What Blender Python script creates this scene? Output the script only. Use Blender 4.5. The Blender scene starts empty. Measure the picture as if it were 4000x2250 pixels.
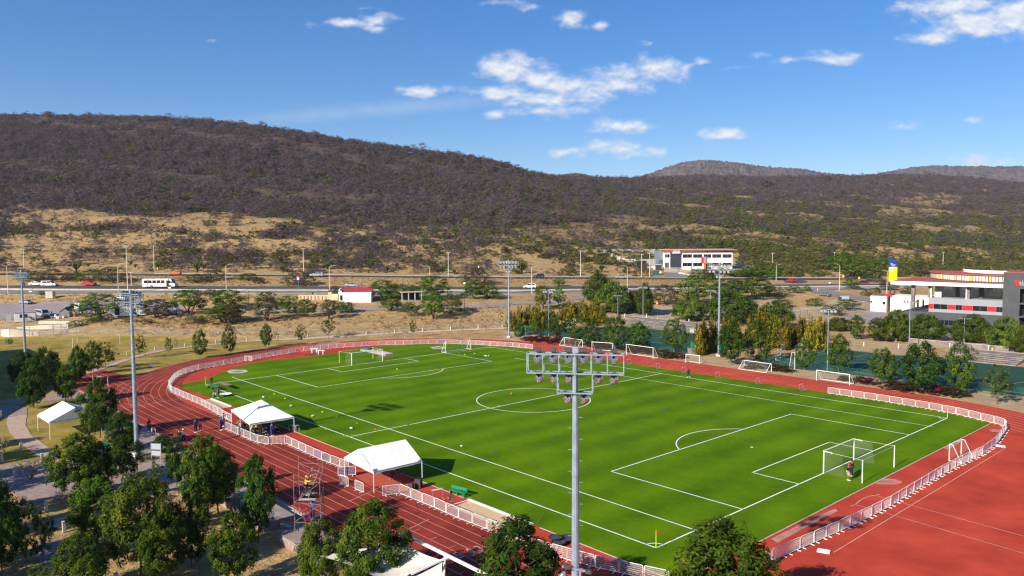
import bpy, bmesh, math, random
import numpy as np
from mathutils import Vector, Matrix
random.seed(7)
rng = np.random.default_rng(7)
SC = bpy.context.scene
COL = SC.collection
pi = math.pi
R = math.radians
# ---------------------------------------------------------------- camera frame
# World: x runs along the football pitch (goal line at x=0, far goal at x=-100.2), y along the goal line,
# z up from the pitch.  The camera was surveyed from the pitch markings.
CAM = np.array([39.2195, -85.3525, 26.3761])
YAW, PIT, ROL, FOC = 2.40577461, -0.0671990, -0.00702834, 3028.1
PL, PW = 100.2, 67.33
fw = np.array([math.cos(YAW)*math.cos(PIT), math.sin(YAW)*math.cos(PIT), math.sin(PIT)])
_r = np.array([math.sin(YAW), -math.cos(YAW), 0.0])
_u = np.cross(_r, fw)
cr = _r*math.cos(ROL)+_u*math.sin(ROL)
cu = -_r*math.sin(ROL)+_u*math.cos(ROL)
hd = np.array([math.cos(YAW), math.sin(YAW)])
rh = np.array([math.sin(YAW), -math.cos(YAW)])
REG = dict(A=(0, 900, .38820), B=(1000, 900, .3882), C=(2000, 900, .3882), D=(3000, 900, .3882), E=(0, 1450, .55218),
           F=(1000, 1450, .55218), H=(2000, 1350, .62112), I=(3000, 1350, .62112), V=(0, 0, 1.5528), S=(0, 0, 1),
           J=(0, 1150, .20704), K=(400, 1000, .20704), M=(3350, 1000, .31056), N=(800, 1540, .16563),
           O=(1100, 1800, .24155), P=(1550, 1950, .20699), Q=(2000, 1300, .22774), W=(2300, 930, .27174),
           X=(0, 1550, .27603), Y=(500, 1550, .20704), Z=(1600, 2050, .27174))


def spx(reg, x, y):
    a, b, s = REG[reg]
    return a+x*s, b+y*s


def ray(reg, x, y):
    U, V = spx(reg, x, y)
    return fw+cr*(U-2000)/FOC-cu*(V-1125)/FOC


def ray_uv(U, V):
    return fw+cr*(U-2000)/FOC-cu*(V-1125)/FOC


def topx(P):
    P = np.asarray(P, float)-CAM
    d = P@fw
    return 2000+FOC*(P@cr)/d, 1125-FOC*(P@cu)/d


# ---------------------------------------------------------------- terrain heights
# cross sections of the valley side, surveyed at five bearings: (row of the photo, forward depth in metres)
KU = np.array([-1200., 0, 1000, 2000, 3000, 4000, 5200])


def _five(*v):
    v = list(v)
    return [v[0]]+v+[v[-1]]


KROW = [None,
        _five(1187, 1190, 1180, 1170, 1150), _five(1149, 1147, 1150, 1128, 1118), _five(1141, 1140, 1144, 1124, 1115),
        _five(1127, 1132, 1132, 1120, 1111), _five(1117, 1120, 1121, 1112, 1105), _five(1074, 1078, 1088, 1093, 1092),
        _five(1068, 1073, 1083, 1087, 1086), _five(1045, 1045, 1055, 1065, 1075), _five(985, 985, 1000, 1020, 1030),
        _five(900, 900, 910, 930, 945), _five(760, 770, 790, 810, 830), _five(600, 630, 700, 740, 770), None]
KDEP = [_five(200, 196, 214, 238, 240), _five(252, 243, 255, 290, 300), _five(264, 260, 276, 318, 345), _five(268, 265, 281, 322, 349),
        _five(270, 268, 285, 326, 353), _five(277, 277, 293, 333, 360), _five(296, 303, 322, 360, 395), _five(303, 310, 330, 368, 404),
        _five(325, 330, 350, 395, 430), _five(370, 378, 400, 450, 500), _five(450, 455, 480, 560, 640), _five(580, 590, 640, 800, 900),
        _five(730, 740, 800, 1100, 1200), None]
SKU = np.array([-1200, 0, 667, 870, 1010, 1210, 1398, 1646, 1894, 2003, 2135, 2260, 2420, 2776, 3009, 3320, 3560, 3727, 4000, 5200.])
SKR = np.array([440, 447, 454, 471, 486, 514, 549, 580, 615, 646, 686, 694, 703, 685, 692, 686, 680, 688, 716, 735.])+8
SKD = np.array([900, 900, 900, 900, 890, 880, 870, 860, 850, 850, 900, 1050, 1300, 1550, 1600, 1600, 1600, 1600, 1600, 1600.])


def _slope(U, V):
    d = ray_uv(U, V)
    return d[2]/(d[0]*hd[0]+d[1]*hd[1])


TU = np.linspace(-1200, 5200, 321)
TD = np.concatenate([np.arange(150, 420, 2.0), np.arange(420, 1000, 5.0), np.arange(1000, 2000, 10.), np.arange(2000, 4601, 50.)])
TZ = np.zeros((len(TU), len(TD)))
for _i, _uu in enumerate(TU):
    dd = [np.interp(_uu, KU, k) for k in KDEP[:-1]]
    zz = [0.0]+[CAM[2]+dk*_slope(_uu, np.interp(_uu, KU, k)) for dk, k in zip(dd[1:], KROW[1:-1])]
    ds, rs = np.interp(_uu, SKU, SKD), np.interp(_uu, SKU, SKR)
    ds = max(ds, dd[-1]+25)
    zs = CAM[2]+ds*_slope(_uu, rs)
    dd += [ds, ds+40, ds+250, ds+700, 4600]
    zz += [zs, zs-2, zs-55, zs-70, max(zs-90, 40)]
    TZ[_i] = np.interp(TD, dd, zz)
_k = np.array([1, 2, 3, 2, 1.])/9
far = TD > 330
for _i in range(len(TU)):
    row = TZ[_i].copy()
    sm = np.convolve(np.pad(row, 2, mode='edge'), _k, 'valid')
    TZ[_i] = np.where(far, sm, row)
tmp = np.pad(TZ, ((3, 3), (0, 0)), mode='edge')
TZ = sum(tmp[j:j+len(TU)] for j in range(7))/7


def T(x, y):
    """Terrain height at world x, y (arrays allowed)."""
    x = np.asarray(x, float)-CAM[0]
    y = np.asarray(y, float)-CAM[1]
    dep = x*hd[0]+y*hd[1]
    lat = x*rh[0]+y*rh[1]
    U = 2000+FOC*lat/np.maximum(dep, 1.0)*1.0007
    iu = np.clip((U-TU[0])/(TU[1]-TU[0]), 0, len(TU)-1.001)
    jd = np.clip(np.interp(dep, TD, np.arange(len(TD))), 0, len(TD)-1.001)
    i0 = iu.astype(int)
    j0 = jd.astype(int)
    a = iu-i0
    b = jd-j0
    z = (TZ[i0, j0]*(1-a)*(1-b)+TZ[i0+1, j0]*a*(1-b)+TZ[i0, j0+1]*(1-a)*b+TZ[i0+1, j0+1]*a*b)
    return np.where(dep < 150, 0.0, z)


_MD = np.concatenate([np.arange(20, 420, 0.5), np.arange(420, 2000, 2.0)])


def at(reg, x, y):
    """The ground point seen at a pixel of the survey photograph."""
    d = ray(reg, x, y)
    k = d[0]*hd[0]+d[1]*hd[1]
    t = _MD/k
    P = CAM[None, :]+t[:, None]*d[None, :]
    h = P[:, 2]-T(P[:, 0], P[:, 1])
    i = np.argmax(h < 0)
    if h[i] >= 0:
        i = len(h)-1
    if i > 0:
        f = h[i-1]/(h[i-1]-h[i]+1e-9)
        f = min(max(f, 0), 1)
        p = P[i-1]*(1-f)+P[i]*f
    else:
        p = P[0]
    return np.array([p[0], p[1], float(T(p[0], p[1]))])


def at0(reg, x, y, z=0.0):
    d = ray(reg, x, y)
    t = (z-CAM[2])/d[2]
    return CAM+d*t


def dep_pt(reg, x, y, depth):
    d = ray(reg, x, y)
    k = d[0]*hd[0]+d[1]*hd[1]
    return CAM+d*(depth/k)


def depth_of(P):
    return (P[0]-CAM[0])*hd[0]+(P[1]-CAM[1])*hd[1]


def height_at(P, reg, x, y):
    """Height above P of the point over P that is seen at this pixel row."""
    d = ray(reg, x, y)
    k = depth_of(P)/(d[0]*hd[0]+d[1]*hd[1])
    return CAM[2]+d[2]*k-P[2]


def wid(P, px):
    return px*depth_of(P)/FOC


# ---------------------------------------------------------------- mesh helpers
class MB:
    def __init__(s):
        s.v = []
        s.f = []
        s.m = []

    def poly(s, pts, mat=0):
        n = len(s.v)
        s.v += [tuple(map(float, p)) for p in pts]
        s.f.append(tuple(range(n, n+len(pts))))
        s.m.append(mat)
        return s

    def box(s, c, d, rz=0.0, mat=0, rot=None):
        M = rot if rot is not None else Matrix.Rotation(rz, 3, 'Z')
        n = len(s.v)
        for k in range(8):
            o = Vector(((k & 1)-.5, ((k >> 1) & 1)-.5, ((k >> 2) & 1)-.5))
            p = M @ Vector((o.x*d[0], o.y*d[1], o.z*d[2]))
            s.v.append((c[0]+p.x, c[1]+p.y, c[2]+p.z))
        for q in ((0, 2, 3, 1), (4, 5, 7, 6), (0, 1, 5, 4), (2, 6, 7, 3), (0, 4, 6, 2), (1, 3, 7, 5)):
            s.f.append(tuple(n+i for i in q))
            s.m.append(mat)
        return s

    def bb(s, x0, x1, y0, y1, z0, z1, mat=0):
        return s.box(((x0+x1)/2, (y0+y1)/2, (z0+z1)/2), (abs(x1-x0), abs(y1-y0), abs(z1-z0)), mat=mat)

    def bar(s, p, q, w, h=None, mat=0):
        p = Vector(p)
        q = Vector(q)
        d = q-p
        L = d.length
        if L < 1e-6:
            return s
        M = d.to_track_quat('X', 'Z').to_matrix()
        return s.box((p+q)/2, (L, w, h or w), rot=M, mat=mat)

    def tube(s, p, q, r0, r1=None, n=8, mat=0, caps=True):
        p = Vector(p)
        q = Vector(q)
        d = q-p
        if d.length < 1e-6:
            return s
        r1 = r0 if r1 is None else r1
        M = d.to_track_quat('Z', 'Y').to_matrix()
        b = len(s.v)
        for c, r in ((p, r0), (q, r1)):
            for k in range(n):
                a = 2*pi*k/n
                w = M @ Vector((r*math.cos(a), r*math.sin(a), 0))
                s.v.append(tuple(c+w))
        for k in range(n):
            k2 = (k+1) % n
            s.f.append((b+k, b+k2, b+n+k2, b+n+k))
            s.m.append(mat)
        if caps:
            s.f.append(tuple(b+n-1-k for k in range(n)))
            s.m.append(mat)
            s.f.append(tuple(b+n+k for k in range(n)))
            s.m.append(mat)
        return s

    def path(s, pts, r, n=6, mat=0):
        for i in range(len(pts)-1):
            s.tube(pts[i], pts[i+1], r, r, n, mat)
        return s

    def lathe(s, prof, c=(0, 0, 0), n=12, mat=0, rot=None):
        b = len(s.v)
        for (r, z) in prof:
            for k in range(n):
                a = 2*pi*k/n
                p = Vector((r*math.cos(a), r*math.sin(a), z))
                if rot is not None:
                    p = rot @ p
                s.v.append((c[0]+p.x, c[1]+p.y, c[2]+p.z))
        for i in range(len(prof)-1):
            for k in range(n):
                k2 = (k+1) % n
                s.f.append((b+i*n+k, b+i*n+k2, b+(i+1)*n+k2, b+(i+1)*n+k))
                s.m.append(mat)
        return s

    def prism(s, pts, z0, z1, mat=0, mtop=None):
        n = len(pts)
        b = len(s.v)
        area = sum(pts[i][0]*pts[(i+1) % n][1]-pts[(i+1) % n][0]*pts[i][1] for i in range(n))
        if area < 0:
            pts = pts[::-1]
        s.v += [(p[0], p[1], z0) for p in pts]+[(p[0], p[1], z1) for p in pts]
        for i in range(n):
            j = (i+1) % n
            s.f.append((b+i, b+j, b+n+j, b+n+i))
            s.m.append(mat)
        s.f.append(tuple(b+n+i for i in range(n)))
        s.m.append(mat if mtop is None else mtop)
        s.f.append(tuple(b+n-1-i for i in range(n)))
        s.m.append(mat)
        return s

    def mesh(s, name, mats, smooth=False, bevel=0):
        me = bpy.data.meshes.new(name)
        me.from_pydata(s.v, [], s.f)
        if not isinstance(mats, (list, tuple)):
            mats = [mats]
        for m in mats:
            me.materials.append(m)
        if len(mats) > 1:
            me.polygons.foreach_set('material_index', s.m)
        if smooth:
            me.polygons.foreach_set('use_smooth', [True]*len(me.polygons))
        me.update()
        if bevel:
            bm = bmesh.new()
            bm.from_mesh(me)
            bmesh.ops.remove_doubles(bm, verts=bm.verts, dist=1e-5)
            es = [e for e in bm.edges if len(e.link_faces) == 2 and e.calc_face_angle(0) > .5]
            bmesh.ops.bevel(bm, geom=es, offset=bevel, segments=2, affect='EDGES', profile=.5)
            bm.to_mesh(me)
            bm.free()
        return me

    def build(s, name, mats, parent=None, smooth=False, bevel=0):
        return link(name, s.mesh(name, mats, smooth, bevel), parent)


def link(name, me, parent=None):
    o = bpy.data.objects.new(name, me)
    COL.objects.link(o)
    if parent is not None:
        o.parent = parent
    return o


def tag(o, label=None, cat=None, group=None, kind=None):
    if label:
        o['label'] = label
    if cat:
        o['category'] = cat
    if group:
        o['group'] = group
    if kind:
        o['kind'] = kind
    return o


def thing(name, label, cat, loc=(0, 0, 0), rz=0.0, group=None, scale=None):
    o = bpy.data.objects.new(name, None)
    o.empty_display_size = .3
    COL.objects.link(o)
    o.location = tuple(map(float, loc))
    o.rotation_euler = (0, 0, rz)
    if scale is not None:
        o.scale = scale
    return tag(o, label, cat, group)


def dup(root, loc, rz=None, label=None, group=None, scale=None):
    """A copy of a thing with copies of its parts and sub-parts (mesh data shared)."""
    r = root.copy()
    COL.objects.link(r)
    r.location = tuple(map(float, loc))
    if rz is not None:
        r.rotation_euler = (0, 0, rz)
    if scale is not None:
        r.scale = scale
    if label:
        r['label'] = label
    if group:
        r['group'] = group
    for ch in list(root.children):
        c = ch.copy()
        COL.objects.link(c)
        c.parent = r
        for g in list(ch.children):
            d = g.copy()
            COL.objects.link(d)
            d.parent = c
    return r


def struct(name, me):
    return tag(link(name, me), kind='structure')


ORD = ['first', 'second', 'third', 'fourth', 'fifth', 'sixth', 'seventh', 'eighth', 'ninth', 'tenth', 'eleventh', 'twelfth',
       'thirteenth', 'fourteenth', 'fifteenth', 'sixteenth', 'seventeenth', 'eighteenth', 'nineteenth', 'twentieth']


def ordw(i):
    return ORD[i] if i < 20 else {2: 'twenty', 3: 'thirty', 4: 'forty', 5: 'fifty'}[(i+1)//10]+('-'+ORD[(i+1) % 10-1] if (i+1) % 10 else '')
# ---------------------------------------------------------------- materials
def _n(nt, t, **kw):
    n = nt.nodes.new(t)
    for k, v in kw.items():
        setattr(n, k, v)
    return n


def mat(name, col, rough=.7, metal=0.0, var=.12, scale=3.0, spec=.3, bump=0.0, bscale=None, col2=None, detail=4, rnd=0.0, coord='Object'):
    """Principled material whose base colour wanders between col and col2 with noise."""
    m = bpy.data.materials.new(name)
    m.use_nodes = True
    nt = m.node_tree
    b = nt.nodes['Principled BSDF']
    b.inputs['Roughness'].default_value = rough
    b.inputs['Metallic'].default_value = metal
    b.inputs['Specular IOR Level'].default_value = spec
    c1 = tuple(max(0, c*(1-var)) for c in col)+(1,)
    c2 = tuple(min(1, c*(1+var)) for c in (col2 or col))+(1,)
    tc = _n(nt, 'ShaderNodeTexCoord')
    src = tc.outputs[coord]
    no = _n(nt, 'ShaderNodeTexNoise')
    no.inputs['Scale'].default_value = scale
    no.inputs['Detail'].default_value = detail
    no.inputs['Roughness'].default_value = .6
    nt.links.new(src, no.inputs['Vector'])
    ra = _n(nt, 'ShaderNodeMapRange')
    ra.inputs['From Min'].default_value = .32
    ra.inputs['From Max'].default_value = .68
    nt.links.new(no.outputs[0], ra.inputs['Value'])
    mx = _n(nt, 'ShaderNodeMix', data_type='RGBA')
    mx.inputs['A'].default_value = c1
    mx.inputs['B'].default_value = c2
    nt.links.new(ra.outputs[0], mx.inputs['Factor'])
    out = mx.outputs['Result']
    if rnd:
        oi = _n(nt, 'ShaderNodeObjectInfo')
        hs = _n(nt, 'ShaderNodeHueSaturation')
        mr = _n(nt, 'ShaderNodeMapRange')
        mr.inputs['To Min'].default_value = 1-rnd
        mr.inputs['To Max'].default_value = 1+rnd
        nt.links.new(oi.outputs['Random'], mr.inputs['Value'])
        nt.links.new(mr.outputs[0], hs.inputs['Value'])
        nt.links.new(out, hs.inputs['Color'])
        out = hs.outputs['Color']
    nt.links.new(out, b.inputs['Base Color'])
    if bump:
        n2 = _n(nt, 'ShaderNodeTexNoise')
        n2.inputs['Scale'].default_value = bscale or scale*4
        n2.inputs['Detail'].default_value = 5
        nt.links.new(src, n2.inputs['Vector'])
        bp = _n(nt, 'ShaderNodeBump')
        bp.inputs['Strength'].default_value = 1
        bp.inputs['Distance'].default_value = bump
        nt.links.new(n2.outputs[0], bp.inputs['Height'])
        nt.links.new(bp.outputs[0], b.inputs['Normal'])
    return m


def leaf_mat(name, dark, light, yellow, trans=.3, rnd=.18):
    """Foliage: colour per clump and leaf from the 'tint' attribute, brightness per plant."""
    m = bpy.data.materials.new(name)
    m.use_nodes = True
    nt = m.node_tree
    nt.nodes.remove(nt.nodes['Principled BSDF'])
    out = nt.nodes['Material Output']
    at_ = _n(nt, 'ShaderNodeAttribute', attribute_name='tint')
    rp = _n(nt, 'ShaderNodeValToRGB')
    e = rp.color_ramp.elements
    e[0].color = tuple(dark)+(1,)
    e[0].position = .1
    e[1].color = tuple(yellow)+(1,)
    e[1].position = 1.0
    k = e.new(.62)
    k.color = tuple(light)+(1,)
    nt.links.new(at_.outputs['Fac'], rp.inputs['Fac'])
    oi = _n(nt, 'ShaderNodeObjectInfo')
    hs = _n(nt, 'ShaderNodeHueSaturation')
    mr = _n(nt, 'ShaderNodeMapRange')
    mr.inputs['To Min'].default_value = 1-rnd
    mr.inputs['To Max'].default_value = 1+rnd
    mh = _n(nt, 'ShaderNodeMapRange')
    mh.inputs['To Min'].default_value = .485
    mh.inputs['To Max'].default_value = .508
    nt.links.new(oi.outputs['Random'], mr.inputs['Value'])
    nt.links.new(oi.outputs['Random'], mh.inputs['Value'])
    nt.links.new(mr.outputs[0], hs.inputs['Value'])
    nt.links.new(mh.outputs[0], hs.inputs['Hue'])
    nt.links.new(rp.outputs[0], hs.inputs['Color'])
    df = _n(nt, 'ShaderNodeBsdfDiffuse')
    tr = _n(nt, 'ShaderNodeBsdfTranslucent')
    mx = _n(nt, 'ShaderNodeMixShader')
    mx.inputs[0].default_value = trans
    nt.links.new(hs.outputs[0], df.inputs[0])
    nt.links.new(hs.outputs[0], tr.inputs[0])
    nt.links.new(df.outputs[0], mx.inputs[1])
    nt.links.new(tr.outputs[0], mx.inputs[2])
    nt.links.new(mx.outputs[0], out.inputs['Surface'])
    return m


def net_mat(name, col, cover, wires=None):
    """Netting or chain link whose threads cover the given share of the sheet."""
    m = bpy.data.materials.new(name)
    m.use_nodes = True
    nt = m.node_tree
    b = nt.nodes['Principled BSDF']
    b.inputs['Base Color'].default_value = tuple(col)+(1,)
    b.inputs['Roughness'].default_value = .8
    tc = _n(nt, 'ShaderNodeTexCoord')
    no = _n(nt, 'ShaderNodeTexNoise')
    no.inputs['Scale'].default_value = .8
    nt.links.new(tc.outputs['Object'], no.inputs['Vector'])
    mr = _n(nt, 'ShaderNodeMapRange')
    mr.inputs['To Min'].default_value = cover*.6
    mr.inputs['To Max'].default_value = cover*1.4
    nt.links.new(no.outputs[0], mr.inputs['Value'])
    nt.links.new(mr.outputs[0], b.inputs['Alpha'])
    return m


M = {}
M['white'] = mat('white_paint', (.78, .78, .77), .5, var=.05, scale=2)
M['barrier'] = mat('barrier_paint', (.72, .71, .69), .5, var=.12, scale=1.5, rnd=.12)
M['line'] = mat('line_paint', (.78, .82, .74), .8, var=.1, scale=1.2)
M['lane'] = mat('lane_paint', (.56, .32, .27), .8, var=.18, scale=.9)
M['fabric'] = mat('white_tent_fabric', (.82, .82, .80), .75, var=.03, scale=1.2, bump=.03, bscale=1.2)
M['sail'] = mat('pale_sail_fabric', (.66, .62, .56), .8, var=.06, scale=2.0, bump=.02, bscale=3)
M['steel'] = mat('galvanised_steel', (.25, .31, .385), .5, .3, var=.18, scale=2.2, spec=.4)
M['steel_d'] = mat('weathered_steel', (.22, .24, .27), .55, .3, var=.25, scale=5, col2=(.30, .25, .20))
M['rust'] = mat('rusty_steel', (.20, .11, .08), .8, .1, var=.35, scale=6, col2=(.26, .20, .17))
M['red_pipe'] = mat('red_scaffold_paint', (.50, .05, .08), .5, var=.2, scale=4)
M['chrome'] = mat('lamp_reflector', (.70, .72, .76), .16, .9, var=.08, scale=4)
M['glass_lamp'] = mat('lamp_glass', (.55, .58, .62), .08, .3, var=.1, scale=5, spec=.8)
M['black'] = mat('black_plastic', (.018, .018, .02), .5, var=.2, scale=6)
M['dark'] = mat('dark_grey_metal', (.06, .06, .065), .55, var=.2, scale=5)
M['glass'] = mat('tinted_glass', (.015, .018, .022), .08, .0, var=.3, scale=.6, spec=.6)
M['tyre'] = mat('tyre_rubber', (.02, .02, .02), .8, var=.2)
M['rim'] = mat('wheel_rim', (.45, .46, .48), .3, .7, var=.1)
M['concrete'] = mat('concrete', (.46, .43, .38), .85, var=.16, scale=1.1, bump=.01)
M['concrete_d'] = mat('brown_grey_concrete', (.27, .22, .20), .9, var=.2, scale=.9, bump=.01)
M['paver'] = mat('block_paving', (.30, .225, .20), .9, var=.22, scale=1.7, detail=8)
M['path'] = mat('pinkish_path', (.43, .31, .24), .9, var=.14, scale=1.2)
M['gravel'] = mat('pale_dirt', (.50, .42, .33), .95, var=.2, scale=.35, bump=.02, bscale=2, col2=(.44, .36, .29))
M['sand'] = mat('sand', (.58, .40, .24), .95, var=.16, scale=2.0, bump=.05, bscale=2.2)
M['asphalt'] = mat('asphalt', (.075, .070, .072), .85, var=.2, scale=.6)
M['asphalt_l'] = mat('worn_asphalt', (.20, .185, .175), .9, var=.16, scale=.35)
M['lot'] = mat('parking_lot_surface', (.27, .225, .22), .9, var=.14, scale=.22, detail=7)
M['turf'] = mat('artificial_turf', (.014, .060, .034), .9, var=.22, scale=.12, detail=7)
M['stucco'] = mat('white_stucco', (.80, .79, .77), .8, var=.04, scale=.8)
M['cream'] = mat('cream_wall', (.66, .52, .36), .85, var=.08, scale=.8)
M['cream_w'] = mat('cream_white_wall', (.74, .70, .62), .85, var=.04, scale=.5)
M['char'] = mat('charcoal_wall', (.066, .069, .078), .8, var=.14, scale=.5)
M['char_b'] = mat('blue_charcoal_wall', (.032, .040, .060), .8, var=.12, scale=.5)
M['grey'] = mat('light_grey_wall', (.27, .28, .31), .8, var=.05, scale=.5)
M['redwall'] = mat('bright_red_panel', (.55, .010, .016), .6, var=.06, scale=1)
M['redroof'] = mat('red_roofing', (.42, .035, .04), .7, var=.16, scale=.6, bump=.02)
M['redroof_d'] = mat('dull_red_roofing', (.36, .085, .075), .85, var=.14, scale=.25)
M['orange'] = mat('orange_plastic', (.80, .10, .012), .5, var=.08)
M['yellow'] = mat('yellow_paint', (.83, .62, .01), .5, var=.05)
M['neon'] = mat('neon_yellow', (.62, .80, .02), .6, var=.06)
M['blue'] = mat('blue_panel', (.012, .055, .36), .5, var=.08)
M['greenp'] = mat('green_paint', (.012, .22, .10), .6, var=.15, scale=3)
M['greend'] = mat('dark_green_mesh', (.02, .10, .07), .7, var=.2, scale=1)
M['wood'] = mat('weathered_plank', (.42, .42, .41), .8, var=.2, scale=5)
M['pole_c'] = mat('concrete_pole', (.56, .50, .42), .85, var=.12, scale=1.5)
M['bark'] = mat('bark', (.115, .085, .066), .95, var=.35, scale=9, bump=.02)
M['bark_l'] = mat('pale_bark', (.23, .18, .14), .95, var=.3, scale=9)
M['purple'] = mat('purple_banner', (.14, .02, .18), .7, var=.2, scale=2.5)
M['oranget'] = mat('orange_banner', (.55, .17, .03), .7, var=.3, scale=2.5)
M['brick'] = mat('red_terrace_tile', (.40, .085, .05), .85, var=.15, scale=1)
M['pink'] = mat('pink_plastic', (.85, .06, .22), .5, var=.05)
M['ball'] = mat('ball_leather', (.80, .80, .78), .45, var=.1, scale=14, col2=(.45, .45, .46))
M['net'] = net_mat('goal_netting', (.80, .80, .80), .032)
M['chain'] = net_mat('chain_link', (.40, .42, .42), .10)
M['chain_g'] = net_mat('green_chain_link', (.05, .16, .12), .16)
M['tarp'] = mat('grey_tarpaulin', (.30, .30, .32), .7, var=.2, scale=2.5, bump=.05, bscale=2)
M['card'] = mat('sign_face', (.50, .54, .60), .6, var=.25, scale=5, col2=(.25, .29, .36))

SKIN = [mat('skin_tan', (.38, .21, .13), .6, var=.05), mat('skin_brown', (.22, .115, .07), .6, var=.05)]
HAIR = mat('black_hair', (.012, .010, .010), .6, var=.2)
_cloth = {}


def cloth(c):
    c = tuple(c)
    if c not in _cloth:
        _cloth[c] = mat('clothing_fabric', c, .85, var=.14, scale=6)
    return _cloth[c]


L = {}
L['ash'] = leaf_mat('ash_leaves', (.020, .044, .007), (.070, .132, .016), (.18, .20, .024))
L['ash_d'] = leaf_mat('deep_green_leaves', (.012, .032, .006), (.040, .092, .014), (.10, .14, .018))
L['ash_y'] = leaf_mat('olive_yellow_leaves', (.028, .048, .008), (.082, .120, .016), (.18, .18, .025))
L['court'] = leaf_mat('court_tree_leaves', (.024, .050, .009), (.076, .130, .019), (.17, .19, .027))
L['mesq'] = leaf_mat('mesquite_leaves', (.044, .070, .012), (.11, .165, .024), (.20, .23, .035))
L['mesq_g'] = leaf_mat('bright_mesquite_leaves', (.028, .072, .008), (.078, .180, .014), (.17, .25, .03))
L['mesq_b'] = leaf_mat('dull_mesquite_leaves', (.056, .054, .032), (.112, .104, .058), (.16, .14, .07))
L['pepper'] = leaf_mat('pepper_tree_leaves', (.028, .052, .010), (.074, .120, .018), (.15, .19, .03))
L['cyp'] = leaf_mat('golden_cypress_leaves', (.026, .034, .007), (.13, .125, .014), (.40, .29, .018), .2)
L['boug'] = leaf_mat('bougainvillea_bracts', (.030, .034, .010), (.15, .022, .030), (.60, .016, .10), .3)
L['boug_g'] = leaf_mat('hedge_leaves', (.022, .028, .010), (.060, .055, .020), (.26, .020, .035), .3)
L['grey'] = leaf_mat('bare_twigs', (.092, .068, .077), (.138, .104, .114), (.175, .136, .140), .15, .15)
L['scrub_g'] = leaf_mat('scrub_leaves', (.055, .062, .020), (.115, .120, .032), (.19, .19, .04), .2, .2)
L['cactus'] = leaf_mat('cactus_pads', (.030, .045, .012), (.085, .115, .024), (.18, .19, .03), .05, .2)
L['dry'] = leaf_mat('dry_shrub_leaves', (.22, .15, .065), (.40, .29, .13), (.56, .42, .20), .25, .15)
# ---------------------------------------------------------------- render, camera, sun, sky
SC.view_settings.view_transform = 'Standard'
SC.view_settings.look = 'None'
SC.view_settings.exposure = 0.72
SC.view_settings.gamma = 1
SC.render.engine = 'CYCLES'
SC.cycles.use_adaptive_sampling = True
SC.cycles.adaptive_threshold = .012
SC.cycles.max_bounces = 6
SC.cycles.diffuse_bounces = 2
SC.cycles.glossy_bounces = 2
SC.cycles.transmission_bounces = 3
SC.cycles.transparent_max_bounces = 24
SC.cycles.volume_bounces = 0
SC.cycles.caustics_reflective = False
SC.cycles.caustics_refractive = False
SC.cycles.use_denoising = True
SC.cycles.denoising_prefilter = 'ACCURATE'
SC.cycles.filter_width = 1.25
SC.cycles.sample_clamp_indirect = 4
cam = bpy.data.cameras.new('camera')
cam.sensor_width = 36
cam.lens = 36*FOC/4000
cam.clip_start = .5
cam.clip_end = 12000
co = bpy.data.objects.new('camera', cam)
COL.objects.link(co)
Rm = Matrix(((cr[0], cu[0], -fw[0]), (cr[1], cu[1], -fw[1]), (cr[2], cu[2], -fw[2])))
co.matrix_world = Matrix.Translation(CAM.tolist()) @ Rm.to_4x4()
SC.camera = co

SUN_EL = R(27.4)
sund = np.array([.06*math.cos(SUN_EL), -.998*math.cos(SUN_EL), math.sin(SUN_EL)])
sl = bpy.data.lights.new('sun', 'SUN')
sl.energy = 5.0
sl.angle = R(.5)
sl.color = (1.0, .90, .74)
so = bpy.data.objects.new('sun', sl)
COL.objects.link(so)
so.rotation_euler = Vector(sund.tolist()).to_track_quat('Z', 'Y').to_euler()

w = bpy.data.worlds.new('World')
SC.world = w
w.use_nodes = True
nt = w.node_tree
bg = nt.nodes['Background']
SKY = .132
bg.inputs['Strength'].default_value = SKY
sky = _n(nt, 'ShaderNodeTexSky', sky_type='NISHITA')
sky.sun_disc = False
sky.sun_elevation = SUN_EL
sky.sun_rotation = math.atan2(sund[0], sund[1])
sky.altitude = 1900
sky.air_density = 1.0
sky.dust_density = 1.2
sky.ozone_density = 3.2
tc = _n(nt, 'ShaderNodeTexCoord')


def vdot(v):
    d = _n(nt, 'ShaderNodeVectorMath', operation='DOT_PRODUCT')
    d.inputs[1].default_value = v
    nt.links.new(tc.outputs['Generated'], d.inputs[0])
    return d.outputs['Value']


def mth(op, a, b=None, c=None):
    n = _n(nt, 'ShaderNodeMath', operation=op)
    for i, x in enumerate((a, b, c)):
        if x is None:
            continue
        if isinstance(x, (int, float)):
            n.inputs[i].default_value = x
        else:
            nt.links.new(x, n.inputs[i])
    return n.outputs[0]


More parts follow.
